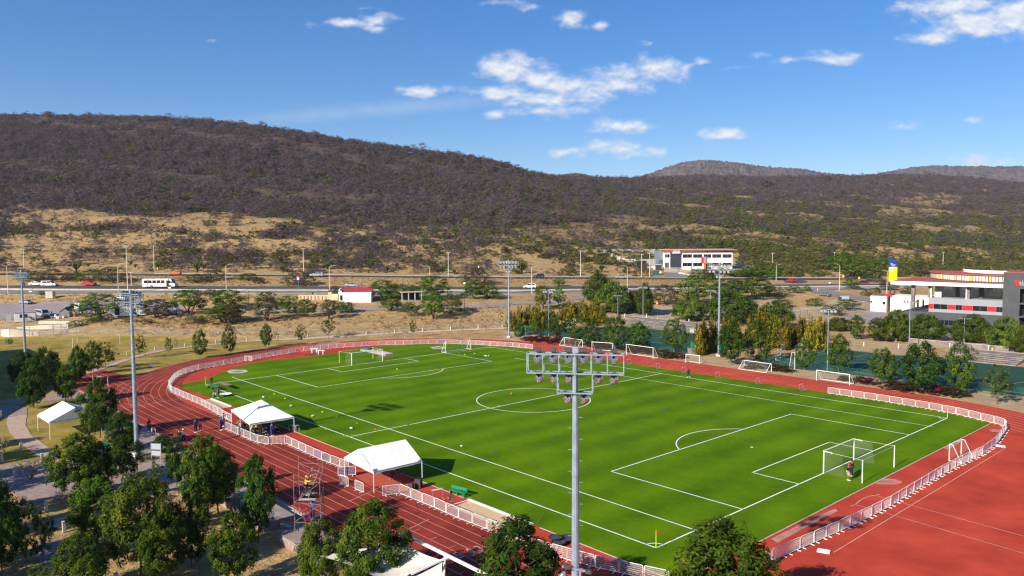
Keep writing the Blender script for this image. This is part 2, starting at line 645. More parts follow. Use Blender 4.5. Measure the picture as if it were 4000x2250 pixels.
# cloud field laid out around the compass bearing and height of the view over the valley
fwz = mth('MAXIMUM', vdot(fw.tolist()), .05)
sx = mth('MULTIPLY', mth('DIVIDE', vdot(cr.tolist()), fwz), FOC/1.5528)
sy = mth('MULTIPLY', mth('DIVIDE', vdot(cu.tolist()), fwz), FOC/1.5528)
cmb = _n(nt, 'ShaderNodeCombineXYZ')
nt.links.new(sx, cmb.inputs[0])
nt.links.new(sy, cmb.inputs[1])
st = cmb.outputs[0]
CLOUDS = [(865, 58, 80, 15, 1), (950, 50, 52, 22, 1), (945, 72, 58, 12, .8), (1438, 52, 46, 24, .95), (1510, 64, 22, 12, .9), (1340, 17, 32, 12, .55),
          (1635, 108, 24, 10, .6), (1270, 4, 70, 10, .5), (1065, 230, 72, 20, 1.1), (1290, 172, 98, 46, 1.15), (1345, 205, 75, 36, 1.1), (1250, 236, 85, 26, 1),
          (1420, 216, 90, 33, 1.15), (1350, 250, 130, 26, 1), (1562, 205, 88, 45, 1.15), (1660, 172, 80, 40, 1.1), (1500, 240, 80, 32, 1), (1370, 280, 115, 20, .9),
          (1245, 287, 30, 13, .8), (1765, 152, 28, 14, .8), (1910, 135, 64, 12, .6), (1990, 151, 46, 12, .8), (2110, 148, 74, 21, 1),
          (1565, 320, 95, 20, .9), (1425, 382, 66, 15, .95), (1545, 370, 75, 25, 1.05), (1640, 382, 52, 15, .95), (1830, 337, 76, 16, 1), (2260, 318, 56, 16, .75),
          (2445, 300, 26, 10, .55), (2465, 405, 90, 18, .9), (2400, 15, 170, 32, 1.1), (2460, 62, 150, 46, 1.2), (2560, 40, 130, 56, 1.2), (2345, 96, 80, 19, 1),
          (1860, 170, 40, 8, .5), (525, 103, 18, 6, .5), (940, 20, 30, 8, .5)]
cur = None
for (px, py, a, b, s) in CLOUDS:
    ma = _n(nt, 'ShaderNodeVectorMath', operation='MULTIPLY_ADD')
    nt.links.new(st, ma.inputs[0])
    X0 = px-1288
    Y0 = -(py-724.5)
    a *= 1.30
    b *= 1.30
    ma.inputs[1].default_value = (1/a, 1/b, 0)
    ma.inputs[2].default_value = (-X0/a, -Y0/b, 0)
    ln = _n(nt, 'ShaderNodeVectorMath', operation='LENGTH')
    nt.links.new(ma.outputs[0], ln.inputs[0])
    v = mth('MULTIPLY_ADD', ln.outputs['Value'], -s, s)
    cur = v if cur is None else mth('MAXIMUM', cur, v)
# long thin high streak
sk = mth('MULTIPLY_ADD', sx, .085, 0)
dy = mth('SUBTRACT', mth('SUBTRACT', sy, sk), 478)
stx = mth('DIVIDE', mth('ADD', sx, 330), 520)
sty = mth('DIVIDE', dy, 26)
stl = mth('SQRT', mth('ADD', mth('MULTIPLY', stx, stx), mth('MULTIPLY', sty, sty)))
streak = mth('MAXIMUM', mth('SUBTRACT', 1.0, stl), 0)


def fbm(off, scale, detail=7):
    mp = _n(nt, 'ShaderNodeMapping')
    mp.inputs['Location'].default_value = (off[0], off[1], 3.7)
    mp.inputs['Scale'].default_value = (scale, scale*1.7, 0)
    nt.links.new(st, mp.inputs[0])
    no = _n(nt, 'ShaderNodeTexNoise')
    no.inputs['Scale'].default_value = 1
    no.inputs['Detail'].default_value = detail
    no.inputs['Roughness'].default_value = .53
    nt.links.new(mp.outputs[0], no.inputs['Vector'])
    return no.outputs[0]


n1 = fbm((0, 0), 1/52.)
n2 = fbm((.06, -.30), 1/52., 4)
dens = mth('ADD', cur, mth('MULTIPLY', mth('SUBTRACT', n1, .52), 1.75))
al = _n(nt, 'ShaderNodeMapRange', interpolation_type='SMOOTHSTEP')
al.inputs['From Min'].default_value = .10
al.inputs['From Max'].default_value = 1.1
al.inputs['To Max'].default_value = .93
nt.links.new(dens, al.inputs['Value'])
alf = mth('MULTIPLY', al.outputs[0], mth('GREATER_THAN', cur, -.45))
alf = mth('MAXIMUM', alf, mth('MULTIPLY', streak, mth('MULTIPLY', n2, .42)))
lit = _n(nt, 'ShaderNodeMapRange')
lit.inputs['From Min'].default_value = -.16
lit.inputs['From Max'].default_value = .14
nt.links.new(mth('SUBTRACT', n1, n2), lit.inputs['Value'])
cc = _n(nt, 'ShaderNodeMix', data_type='RGBA')
cc.inputs['A'].default_value = (.40/SKY, .46/SKY, .56/SKY, 1)
cc.inputs['B'].default_value = (.60/SKY, .595/SKY, .595/SKY, 1)
nt.links.new(lit.outputs[0], cc.inputs['Factor'])
mxs = _n(nt, 'ShaderNodeMix', data_type='RGBA')
nt.links.new(alf, mxs.inputs['Factor'])
hsv = _n(nt, 'ShaderNodeHueSaturation')
hsv.inputs['Saturation'].default_value = 1.50
hsv.inputs['Hue'].default_value = .511
gmm = _n(nt, 'ShaderNodeGamma')
nt.links.new(sky.outputs[0], gmm.inputs['Color'])
nt.links.new(gmm.outputs[0], hsv.inputs['Color'])
gmm.inputs['Gamma'].default_value = .74
nt.links.new(hsv.outputs[0], mxs.inputs['A'])
nt.links.new(cc.outputs['Result'], mxs.inputs['B'])
nt.links.new(mxs.outputs['Result'], bg.inputs['Color'])

# ---------------------------------------------------------------- ground sheet
def inside(px, py, poly):
    px = np.asarray(px)
    c = np.zeros(px.shape, bool)
    n = len(poly)
    for i in range(n):
        x0, y0 = poly[i][0], poly[i][1]
        x1, y1 = poly[i-1][0], poly[i-1][1]
        if y0 == y1:
            continue
        c ^= ((y0 > py) != (y1 > py)) & (px < (x1-x0)*(py-y0)/(y1-y0)+x0)
    return c


def wpoly(reg, pts):
    return [at(reg, *p)[:2] for p in pts]


def npmesh(name, verts, faces, mats):
    """Mesh from numpy arrays; faces all quads."""
    me = bpy.data.meshes.new(name)
    nf, k = faces.shape
    me.vertices.add(len(verts))
    me.vertices.foreach_set('co', np.ascontiguousarray(verts, dtype=np.float32).ravel())
    me.loops.add(nf*k)
    me.loops.foreach_set('vertex_index', faces.astype(np.int32).ravel())
    me.polygons.add(nf)
    me.polygons.foreach_set('loop_start', np.arange(0, nf*k, k, dtype=np.int32))
    me.update(calc_edges=True)
    for m in (mats if isinstance(mats, (list, tuple)) else [mats]):
        me.materials.append(m)
    return me


def fattr(me, name, vals, dom='POINT'):
    a = me.attributes.new(name, 'FLOAT', dom)
    a.data.foreach_set('value', np.asarray(vals, dtype=np.float32))


dl = np.concatenate([np.arange(-130, 40, 8.), np.arange(40, 150, 2.0), np.arange(150, 340, 1.0), np.arange(340, 900, 5.0), np.arange(900, 1760, 12.), np.arange(1760, 4600, 120.)])
sl_ = np.concatenate([np.linspace(-2.2, -.85, 28)[:-1], np.linspace(-.85, .85, 430), np.linspace(.85, 2.2, 28)[1:]])
DD, SS = np.meshgrid(dl, sl_, indexing='ij')
LAT = SS*np.maximum(DD, 0)+SS*120*np.clip(1-DD/600, 0, 1)
GX = CAM[0]+DD*hd[0]+LAT*rh[0]
GY = CAM[1]+DD*hd[1]+LAT*rh[1]
GZ = T(GX, GY)
lump = sum(np.sin(GX*a+GY*b+c)*s for a, b, c, s in ((.11, .07, 0, .5), (-.05, .13, 1, .6), (.023, -.031, 2, 1.4), (.19, -.17, 3, .25), (.31, .22, 5, .18)))
GZ = GZ+np.where(DD > 345, lump*np.clip((DD-345)/150, 0, 1)*np.clip(DD/500, .4, 1.6), 0)-.03
GZ += np.where(DD < 330, rng.normal(0, .03, GZ.shape)*np.clip((DD-205)/20, 0, 1), 0)
nr, nc = GX.shape
idx = np.arange(nr*nc).reshape(nr, nc)
qf = np.stack([idx[:-1, :-1], idx[:-1, 1:], idx[1:, 1:], idx[1:, :-1]], -1).reshape(-1, 4)
vx = np.stack([GX, GY, GZ], -1).reshape(-1, 3)
PXU, PXV = topx(vx+np.array([0, 0, 0])*0)
ok = (DD > 10).ravel()
lawn = np.zeros(nr*nc)
for reg, pts in (('A', [(-900, 1080), (0, 1085), (700, 1060), (1500, 1060), (2100, 1075), (2576, 1115), (3300, 1130), (3200, 1250), (2000, 1500), (0, 1500), (-900, 1500)]),
                 ('E', [(-500, -200), (560, -200), (560, 60), (800, 260), (960, 430), (960, 620), (420, 640), (0, 980), (-500, 980)])):
    wp = wpoly(reg, pts)
    lawn[inside(vx[:, 0], vx[:, 1], wp)] = 1
for reg, pts, s in (('E', [(0, 900), (600, 1000), (1300, 900), (1811, 1000), (1811, 1449), (0, 1449)], .28), ('B', [(-100, 1090), (560, 1080), (1200, 1060), (1200, 1130), (-100, 1250)], .45)):
    m_ = inside(vx[:, 0], vx[:, 1], wpoly(reg, pts))
    lawn[m_] = np.maximum(lawn[m_], s)
dirt = np.zeros(nr*nc)
for reg, pts in (('D', [(190, 790), (460, 770), (640, 700), (1030, 680), (1030, 800), (560, 890), (320, 900), (180, 860)]),
                 ('C', [(1430, 740), (1800, 750), (2380, 690), (2640, 690), (2640, 800), (2400, 850), (2000, 860), (1560, 840), (1420, 810)]),
                 ('C', [(930, 880), (1850, 960), (1850, 890), (1500, 830), (960, 840)]),
                 ('C', [(-100, 1000), (60, 1010), (1800, 1250), (2576, 1330), (2576, 1400), (1700, 1330), (-100, 1110)]),
                 ('D', [(0, 1300), (2576, 1700), (2576, 1820), (0, 1420)]),
                 ('D', [(1430, 1020), (2576, 1130), (2576, 1250), (1430, 1160)])):
    dirt[inside(vx[:, 0], vx[:, 1], wpoly(reg, pts))] = 1
dirt[(GX.ravel() < 12) & (GX.ravel() > -115) & (GY.ravel() > 47) & (GY.ravel() < 57)] = .55
UU = 2000+FOC*(LAT/np.maximum(DD, 1)).ravel()
litter = np.clip((DD.ravel()-430)/200, 0, 1)*(1-np.clip((UU-2300)/900, 0, .55))
for k in range(len(lawn) and 1):
    L2 = lawn.reshape(nr, nc)
    L2 = (L2+np.roll(L2, 1, 0)+np.roll(L2, -1, 0)+np.roll(L2, 1, 1)+np.roll(L2, -1, 1))/5
    D2 = dirt.reshape(nr, nc)
    D2 = (D2+np.roll(D2, 1, 0)+np.roll(D2, -1, 0)+np.roll(D2, 1, 1)+np.roll(D2, -1, 1))/5
gm = bpy.data.materials.new('valley_ground')
gm.use_nodes = True
g = gm.node_tree
pb = g.nodes['Principled BSDF']
pb.inputs['Roughness'].default_value = .95
pb.inputs['Specular IOR Level'].default_value = .03
gtc = _n(g, 'ShaderNodeTexCoord')


def gnoise(scale, detail=6, rough=.6, stretch=None):
    no = _n(g, 'ShaderNodeTexNoise')
    no.inputs['Scale'].default_value = scale
    no.inputs['Detail'].default_value = detail
    no.inputs['Roughness'].default_value = rough
    g.links.new(gtc.outputs['Object'], no.inputs['Vector'])
    return no.outputs[0]


def gramp(fac, a, b, lo=.35, hi=.65):
    mr = _n(g, 'ShaderNodeMapRange')
    mr.inputs['From Min'].default_value = lo
    mr.inputs['From Max'].default_value = hi
    g.links.new(fac, mr.inputs['Value'])
    return gmix(mr.outputs[0], a, b)


def gmix(fac, a, b):
    mx = _n(g, 'ShaderNodeMix', data_type='RGBA')
    for s_, x in (('A', a), ('B', b)):
        if isinstance(x, tuple):
            mx.inputs[s_].default_value = x+(1,)
        else:
            g.links.new(x, mx.inputs[s_])
    if isinstance(fac, float):
        mx.inputs['Factor'].default_value = fac
    else:
        g.links.new(fac, mx.inputs['Factor'])
    return mx.outputs['Result']


def gm_(op, a, b):
    n = _n(g, 'ShaderNodeMath', operation=op)
    for i, x in enumerate((a, b)):
        if isinstance(x, (int, float)):
            n.inputs[i].default_value = x
        else:
            g.links.new(x, n.inputs[i])
    return n.outputs[0]


def gattr(nm):
    return _n(g, 'ShaderNodeAttribute', attribute_name=nm).outputs['Fac']


nb, nm_, nf_ = gnoise(.035, 5), gnoise(.28, 7, .68), gnoise(1.7, 6, .7)
dryc = gramp(nm_, (.20, .11, .045), (.54, .38, .18), .30, .68)
dryc = gmix(gm_('MULTIPLY', gnoise(.9, 5, .7), .75), dryc, gramp(nf_, (.26, .15, .06), (.60, .44, .22)))
lawnc = gramp(nm_, (.15, .145, .016), (.40, .29, .065), .34, .66)
lawnc = gmix(gm_('MULTIPLY', nf_, .5), lawnc, (.15, .13, .03))
dirtc = gramp(nm_, (.40, .29, .18), (.50, .40, .29))
litc = gramp(nm_, (.060, .046, .046), (.120, .084, .070), .35, .80)

c_ = gmix(gattr('litter'), dryc, litc)
c_ = gmix(gattr('dirt'), c_, dirtc)
pz = _n(g, 'ShaderNodeMapRange')
pz.inputs['From Min'].default_value = .34
pz.inputs['From Max'].default_value = .58
pz.inputs['To Min'].default_value = .25
g.links.new(gnoise(.10, 6, .7), pz.inputs['Value'])
c_ = gmix(gm_('MULTIPLY', gattr('lawn'), pz.outputs[0]), c_, lawnc)
g.links.new(c_, pb.inputs['Base Color'])
bp_ = _n(g, 'ShaderNodeBump')
bp_.inputs['Distance'].default_value = .35
bp_.inputs['Strength'].default_value = .8
bh = gm_('MULTIPLY', gm_('ADD', nf_, gnoise(.7, 5, .7)), gm_('SUBTRACT', 1.15, gattr('lawn')))
g.links.new(bh, bp_.inputs['Height'])
g.links.new(bp_.outputs[0], pb.inputs['Normal'])
gme = npmesh('ground', vx, qf, gm)
fattr(gme, 'lawn', L2.ravel())
fattr(gme, 'dirt', D2.ravel())
fattr(gme, 'litter', litter)
gme.polygons.foreach_set('use_smooth', [True]*len(gme.polygons))
struct('ground', gme)


# ---------------------------------------------------------------- distant hills
def far_hill(name, prof, d0, colr, width=900, seed=0):
    us = np.linspace(prof[0][0], prof[-1][0], 260)*1.5528
    vs = np.interp(us, [p[0]*1.5528 for p in prof], [p[1]*1.5528 for p in prof])
    r_ = np.random.default_rng(seed)
    js = np.linspace(-1, 1, 41)
    V = np.zeros((len(us), len(js), 3))
    for i, (u_, v_) in enumerate(zip(us, vs)):
        d = ray_uv(u_, v_)
        k = d[0]*hd[0]+d[1]*hd[1]
        zt = CAM[2]+d0*d[2]/k
        dirx = np.array([d[0], d[1]])/k
        for j, t in enumerate(js):
            dep = d0+t*width
            sh = (1-abs(t)**1.7)
            V[i, j, :2] = CAM[:2]+dirx*dep
            V[i, j, 2] = 40+(zt-40)*sh
    V[:, 1:-1, 2] += r_.normal(0, 2.2, V[:, 1:-1, 2].shape)
    n_, m_ = V.shape[:2]
    ix = np.arange(n_*m_).reshape(n_, m_)
    q = np.stack([ix[:-1, :-1], ix[1:, :-1], ix[1:, 1:], ix[:-1, 1:]], -1).reshape(-1, 4)
    me = npmesh(name, V.reshape(-1, 3), q, colr)
    me.polygons.foreach_set('use_smooth', [True]*len(me.polygons))
    return struct(name, me)


hm = mat('far_hill_scrub', (.070, .058, .066), .95, var=.45, scale=.035, col2=(.125, .098, .095), detail=9, bump=6, bscale=.05)
hm2 = mat('far_hill_green_scrub', (.060, .062, .050), .95, var=.45, scale=.04, col2=(.10, .095, .07), detail=9, bump=6, bscale=.05)
far_hill('hill', [(1540, 468), (1595, 453), (1640, 436), (1700, 415), (1730, 409), (1760, 405), (1800, 406), (1840, 410), (1870, 413), (1920, 422), (1960, 423), (2030, 428), (2060, 436), (2140, 443), (2220, 452), (2300, 470)], 2500, hm, 700, 1)
far_hill('hill', [(2080, 465), (2140, 445), (2200, 439), (2250, 430), (2290, 423), (2340, 418), (2400, 419), (2480, 420), (2576, 420), (2700, 424), (2850, 440), (3000, 470)], 3000, hm, 700, 2)
far_hill('hill', [(1370, 462), (1400, 444), (1425, 438), (1445, 436), (1470, 439), (1500, 449), (1530, 462)], 2200, hm2, 300, 3)


# ---------------------------------------------------------------- sheets laid on the ground
def flat(name, poly, m, z, merge=None):
    """One flat sheet (or several patches of one sheet) at height z."""
    b = MB()
    polys = poly if isinstance(poly[0][0], (list, tuple, np.ndarray)) else [poly]
    for p in polys:
        n = len(p)
        a = sum(p[i][0]*p[(i+1) % n][1]-p[(i+1) % n][0]*p[i][1] for i in range(n))
        b.poly([(q[0], q[1], z) for q in (p if a > 0 else p[::-1])])
    me = b.mesh(name, m)
    return struct(name, me)


def drape(name, reg, pts, m, dz=.07, cell=.8):
    """A sheet that follows the sloping ground."""
    wp = np.array(wpoly(reg, pts))
    x0, y0 = wp.min(0)
    x1, y1 = wp.max(0)
    nx, ny = int((x1-x0)/cell)+2, int((y1-y0)/cell)+2
    X, Y = np.meshgrid(x0+np.arange(nx)*cell, y0+np.arange(ny)*cell, indexing='ij')
    Z = T(X, Y)+dz
    ix = np.arange(nx*ny).reshape(nx, ny)
    q = np.stack([ix[:-1, :-1], ix[1:, :-1], ix[1:, 1:], ix[:-1, 1:]], -1).reshape(-1, 4)
    cx, cy = X[:-1, :-1].ravel()+cell/2, Y[:-1, :-1].ravel()+cell/2
    q = q[inside(cx, cy, wp)]
    used, inv = np.unique(q, return_inverse=True)
    V = np.stack([X, Y, Z], -1).reshape(-1, 3)[used]
    return struct(name, npmesh(name, V, inv.reshape(-1, 4), m))


def arc(cx, cy, r, a0, a1, n):
    return [(cx+r*math.cos(a0+(a1-a0)*i/n), cy+r*math.sin(a0+(a1-a0)*i/n)) for i in range(n+1)]


YC, XL, XR = -1.5, -86.4, -12.0
OUT = 50.05
track = [(60, YC-OUT), (60, 60), (XR+6, 60)]
track = [(-134.5, YC-OUT), (62, YC-OUT), (62, 20)]+arc(XR, YC, OUT, R(20), R(90), 24)+arc(XL, YC, OUT, R(90), R(232), 60)+[(-134.5, YC-OUT+8.5)]
tm = mat('track_rubber', (.38, .042, .024), 1, var=.15, scale=.16, detail=9, col2=(.46, .060, .034), bump=.004, bscale=14, spec=.1)
tm2 = mat('worn_dimmed_lane_rubber', (.185, .026, .018), 1, var=.16, scale=.2, detail=9, col2=(.27, .038, .025), bump=.004, bscale=14, spec=.1)  # darker red: older lanes, plus their weaker sheen at this view angle painted in
flat('running_track', track, tm, .004)
flat('near_lanes', [(-134.4, YC-OUT+.03), (30, YC-OUT+.03), (30, -41.4), (XL, -41.4)]+arc(XL, YC, 39.9, R(270), R(180), 20)+arc(XL, YC, OUT-.03, R(180), R(232), 24)+[(-134.4, YC-OUT+8.4)], tm2, .0065)
infield = [(5.15, -37.55)]+[(5.15, 34.0)]+arc(XR, YC, OUT-10, R(62.5), R(90), 8)+arc(XL, YC, OUT-10.15, R(90), R(140), 14)+[(-120.6, 12), (-120.5, 9), (-117.8, 3.2), (-117.0, -3.0), (-118.4, -12)]+arc(XL, YC-.0, OUT-15, R(204), R(237), 8)+[(-103.5, -37.55)]
pm = bpy.data.materials.new('pitch_grass')
pm.use_nodes = True
g = pm.node_tree
pb = g.nodes['Principled BSDF']
pb.inputs['Roughness'].default_value = .9
pb.inputs['Specular IOR Level'].default_value = .03
gtc = _n(g, 'ShaderNodeTexCoord')
wv = _n(g, 'ShaderNodeTexWave', wave_type='BANDS', bands_direction='X')
wv.inputs['Scale'].default_value = .052
wv.inputs['Distortion'].default_value = .5
wv.inputs['Detail'].default_value = 3
wv.inputs['Detail Scale'].default_value = 3
g.links.new(gtc.outputs['Object'], wv.inputs['Vector'])
base = gramp(gnoise(.11, 6, .62), (.048, .128, .001), (.122, .212, .002), .32, .68)
base = gmix(gm_('MULTIPLY', gnoise(.45, 7, .7), .55), base, gramp(gnoise(1.3, 5, .7), (.048, .120, .0015), (.128, .205, .005)))
st_ = _n(g, 'ShaderNodeMapRange')
st_.inputs['To Min'].default_value = .87
st_.inputs['To Max'].default_value = 1.12
g.links.new(wv.outputs[0], st_.inputs['Value'])
hs = _n(g, 'ShaderNodeHueSaturation')
g.links.new(base, hs.inputs['Color'])
g.links.new(st_.outputs[0], hs.inputs['Value'])
g.links.new(hs.outputs[0], pb.inputs['Base Color'])
bp_ = _n(g, 'ShaderNodeBump')
bp_.inputs['Distance'].default_value = .03
g.links.new(gnoise(9, 4, .7), bp_.inputs['Height'])
g.links.new(bp_.outputs[0], pb.inputs['Normal'])
flat('pitch', infield, pm, .03)

# white football markings, two pitches laid over each other
mk = MB()
ZL = .036


def seg(p, q, w=.12, b=None, z=ZL):
    b = b or mk
    p, q = np.array(p[:2], float), np.array(q[:2], float)
    d = q-p
    d /= np.linalg.norm(d)
    n = np.array([-d[1], d[0]])*w/2
    p, q = p-d*w/2, q+d*w/2
    b.poly([(*(p-n), z), (*(q-n), z), (*(q+n), z), (*(p+n), z)])


def arcl(cx, cy, r, a0, a1, n, w=.12, b=None, z=ZL):
    b = b or mk
    for i in range(n):
        t0, t1 = a0+(a1-a0)*i/n, a0+(a1-a0)*(i+1)/n
        b.poly([((cx+(r+o)*math.cos(t)), (cy+(r+o)*math.sin(t)), z) for o, t in ((-w/2, t0), (w/2, t0), (w/2, t1), (-w/2, t1))])


h = PW/2
LWD = .15
for p, q in (((0, -h), (0, h)), ((-PL, -h), (-PL, h)), ((0, -h), (-PL, -h)), ((0, h), (-PL, h)), ((-PL/2, -h), (-PL/2, h))):
    seg(p, q, LWD)
for sgn, x0 in ((-1, 0), (1, -PL)):
    for dp, hw in ((16.5, 20.16), (5.5, 9.16)):
        seg((x0, -hw), (x0+sgn*dp, -hw), LWD)
        seg((x0, hw), (x0+sgn*dp, hw), LWD)
        seg((x0+sgn*dp, -hw), (x0+sgn*dp, hw), LWD)
    a = math.acos(5.5/9.15)
    base_a = 0 if sgn > 0 else pi
    arcl(x0+sgn*11, 0, 9.15, base_a-a, base_a+a, 24, LWD)
    mk.poly([(x0+sgn*11+.2*math.cos(k), .2*math.sin(k), ZL) for k in np.linspace(0, 2*pi, 10)[:-1]])
    for sy_ in (-1, 1):
        a0 = math.atan2(-sy_, sgn)
        arcl(x0, sy_*h, 1.0, a0-pi/4, a0+pi/4, 6)
arcl(-PL/2, 0, 9.15, 0, 2*pi, 64, LWD)
for p, q, wd_ in ((('H', 1215, 1183), ('E', 1642, 43), .14), (('I', 1030, 511), ('Q', 55, 440), .11)):
    seg(at0(*p), at0(*q), wd_, z=ZL+.004)
me = mk.mesh('pitch_markings', M['line'])
struct('pitch_markings', me)

# lane lines
lk = MB()
ZT = .009
for k in range(9):
    r_ = OUT-9.95+1.22*k
    x1 = 60 if k > 0 else XR
    seg((-134 if k > 1 else XL, YC-r_), (60, YC-r_), .06, lk, ZT)
    arcl(XL, YC, r_, R(90), R(270), 90, .06, lk, ZT+.002)
    seg((XL, YC+r_), (XR, YC+r_), .07, lk, ZT+.001)
    arcl(XR, YC, r_, R(90), R(-28), 60, .09, lk, ZT+.002)
for a, b_ in ((('I', 415, 1300), ('I', 1490, 647)), (('I', 830, 985), ('I', 1700, 1224)), (('I', 725, 1048), ('I', 1700, 1334)), (('I', 550, 1000), ('I', 705, 1045)), (('I', 685, 945), ('I', 830, 985)),
              (('P', 200, 575), ('P', 600, 385)), (('F', 660, 920), ('F', 900, 810)), (('P', 700, 1175), ('P', 1590, 965)), (('P', 640, 1230), ('P', 1640, 985)), (('E', 540, 190), ('E', 1240, 50)), (('E', 850, 270), ('E', 1300, 190))):
    seg(at0(*a), at0(*b_), .08, lk, ZT+.004)
for pts in ([('I', 520, 1010), ('I', 550, 1000), ('I', 585, 970), ('I', 630, 950), ('I', 705, 936)],):
    for a, b_ in zip(pts[:-1], pts[1:]):
        seg(at0(*a), at0(*b_), .10, lk, ZT+.004)
for i in range(9):
    for kk in range(5):
        xx = -3.0-i*2.6+kk*.35
        yy = YC-OUT+.6+1.22*kk
        seg((xx, yy-.25), (xx, yy+.35), .05, lk, ZT+.003)
me = lk.mesh('track_markings', M['lane'])
struct('track_markings', me)


def text_mesh(name, body, size, m, extrude=0.0):
    c = bpy.data.curves.new(name, 'FONT')
    c.body = body
    c.size = size
    c.extrude = extrude
    c.align_x = 'CENTER'
    c.align_y = 'CENTER'
    o = bpy.data.objects.new(name, c)
    COL.objects.link(o)
    dg = bpy.context.evaluated_depsgraph_get()
    me = bpy.data.meshes.new_from_object(o.evaluated_get(dg))
    bpy.data.objects.remove(o)
    me.materials.clear()
    me.materials.append(m)
    return me


for ch, (px, py) in (('3', (1565, 930)), ('4', (1375, 985)), ('5', (1175, 1065)), ('8', (500, 1300)), ('6', (950, 1110))):
    p = at0('P', px, py)
    o = struct('lane_number', text_mesh('lane_number', ch, 1.15, M['lane']))
    o.location = (p[0], p[1], ZT+.008)
    o.rotation_euler = (0, 0, R(90))
    o.scale = (1.0, 1.5, 1)

# worn grey stains and kerb on the red surface
wm = mat('worn_track_patch', (.40, .16, .12), .95, var=.25, scale=.6, col2=(.44, .22, .18), detail=8)
wp_ = []
for reg, pts in (('I', [(640, 860), (720, 835), (800, 840), (850, 860), (800, 875), (700, 872)]), ('I', [(1385, 530), (1420, 525), (1475, 530), (1470, 545), (1410, 543)]), ('I', [(20, 1215), (240, 1105), (420, 1025), (440, 1040), (260, 1130), (60, 1240)]), ('I', [(1090, 640), (1200, 590), (1225, 600), (1130, 655)])):
    wp_.append([at0(reg, *p)[:2] for p in pts])
flat('worn_patches', wp_, wm, .0075)
flat('sand_pit', [[(-20.0, -37.75), (-11.2, -37.75), (-11.2, -40.2), (-19.6, -40.2)], [(-87, -37.75), (-79.3, -37.75), (-79.4, -39.6), (-87, -39.6)]], M['sand'], .018)
kb = MB()
for x0, x1 in ((-20.2, -10.9), (-87.2, -79.0)):
    kb.bb(x0, x1, -37.75, -37.5, 0, .14)
    kb.bb(x0, x0+.12, -40.2, -37.75, 0, .05)
    kb.bb(x1-.12, x1, -40.2, -37.75, 0, .05)
me = kb.mesh('sand_pit_kerb', M['white'])
struct('kerb', me)
kb = MB()
for p, q in (((-134, YC-OUT-.1), (62, YC-OUT-.1)), ((-78, -37.6), (-21, -37.6)), ((-10, -37.6), (5.2, -37.6)), ((5.2, -37.5), (5.2, 34))):
    kb.bar((p[0], p[1], .012), (q[0], q[1], .012), .12, .035)
struct('kerb', kb.mesh('kerb_strip', M['concrete']))
# throwing circles and pads
pd = MB()
for reg, pts in (('A', [(2280, 1420), (2330, 1403), (2480, 1405), (2495, 1425), (2420, 1440), (2310, 1440)]), ('B', [(1750, 1178), (1830, 1165), (1905, 1175), (1900, 1190), (1790, 1195)])):
    pd.poly([(*at0(reg, *p)[:2], .041) for p in pts])
struct('throwing_pad', pd.mesh('throwing_pad', M['concrete']))
pd = MB()
for reg, x, y, r_ in (('A', 2390, 1423, 1.05), ('B', 1830, 1181, 1.05)):
    c0 = at0(reg, x, y)
    pd.poly([(c0[0]+r_*math.cos(t), c0[1]+r_*math.sin(t), .046) for t in np.linspace(0, 2*pi, 21)[:-1]])
struct('throwing_circle', pd.mesh('throwing_circle', M['concrete_d']))
flat('pit_surround', [at0('B', *p)[:2] for p in ((1040, 1200), (1130, 1205), (1400, 1258), (1280, 1275))], mat('rusty_pit_edge', (.42, .12, .06), .9, var=.3, scale=2), .040)
flat('water_jump_pit', [at0('B', *p)[:2] for p in ((450, 1252), (585, 1235), (705, 1242), (560, 1263))], mat('pit_floor', (.20, .03, .02), .9, var=.3), .040)

# paved areas of the park
flat('sidewalk', [(-120, -51.7), (40, -51.7), (40, -53.1), (-120, -53.1)], M['paver'], .010)
flat('terrace_walk', [(-92, -53.1), (-60.2, -53.1), (-60.2, -56.5), (-92, -56.5)], M['concrete_d'], .013)
flat('plaza', [[(-63, -56.9), (-55.6, -55.0), (-43.0, -55.0), (-43.0, -59.9), (-50, -60.4), (-57, -61.5), (-63, -62)],
               [(-66.5, -66.2), (-63, -62.0), (-57, -61.5), (-50, -60.4), (-44.8, -60.0), (-44.8, -61.8), (-49, -64), (-49.6, -70.5), (-56.5, -71), (-66, -74), (-74, -84), (-78, -84), (-70.5, -75), (-66.6, -69)]], M['paver'], .012)
EL = [(0, 330), (60, 300), (45, 370), (70, 440), (150, 515), (240, 580), (380, 650), (440, 690)]
ER = [(120, 262), (175, 270), (192, 310), (180, 380), (220, 450), (330, 530), (430, 600), (500, 640)]
flat('park_path', [[at0('E', *p)[:2] for p in EL[1:]]+[at0('E', *p)[:2] for p in ER[1:][::-1]]], M['path'], .014)
flat('park_walk', [at0('E', *p)[:2] for p in ((-200, 230), (0, 228), (100, 238), (540, 190), (545, 165), (300, 170), (0, 205), (-200, 195))]+[], M['paver'], .0115)
flat('park_walk', [at0('E', *p)[:2] for p in ((-60, 235), (110, 240), (190, 260), (192, 312), (58, 312), (40, 330), (-60, 335))], M['paver'], .016)
flat('park_walk', [[at0('E', *p)[:2] for p in ((230, 1235), (380, 1195), (600, 1150), (620, 1180), (420, 1260), (470, 1500), (330, 1480))]], M['paver'], .012)
flat('park_path', [[at0('E', *p)[:2] for p in ((330, 1060), (480, 1030), (560, 1040), (470, 1085), (340, 1120))]], M['path'], .016)
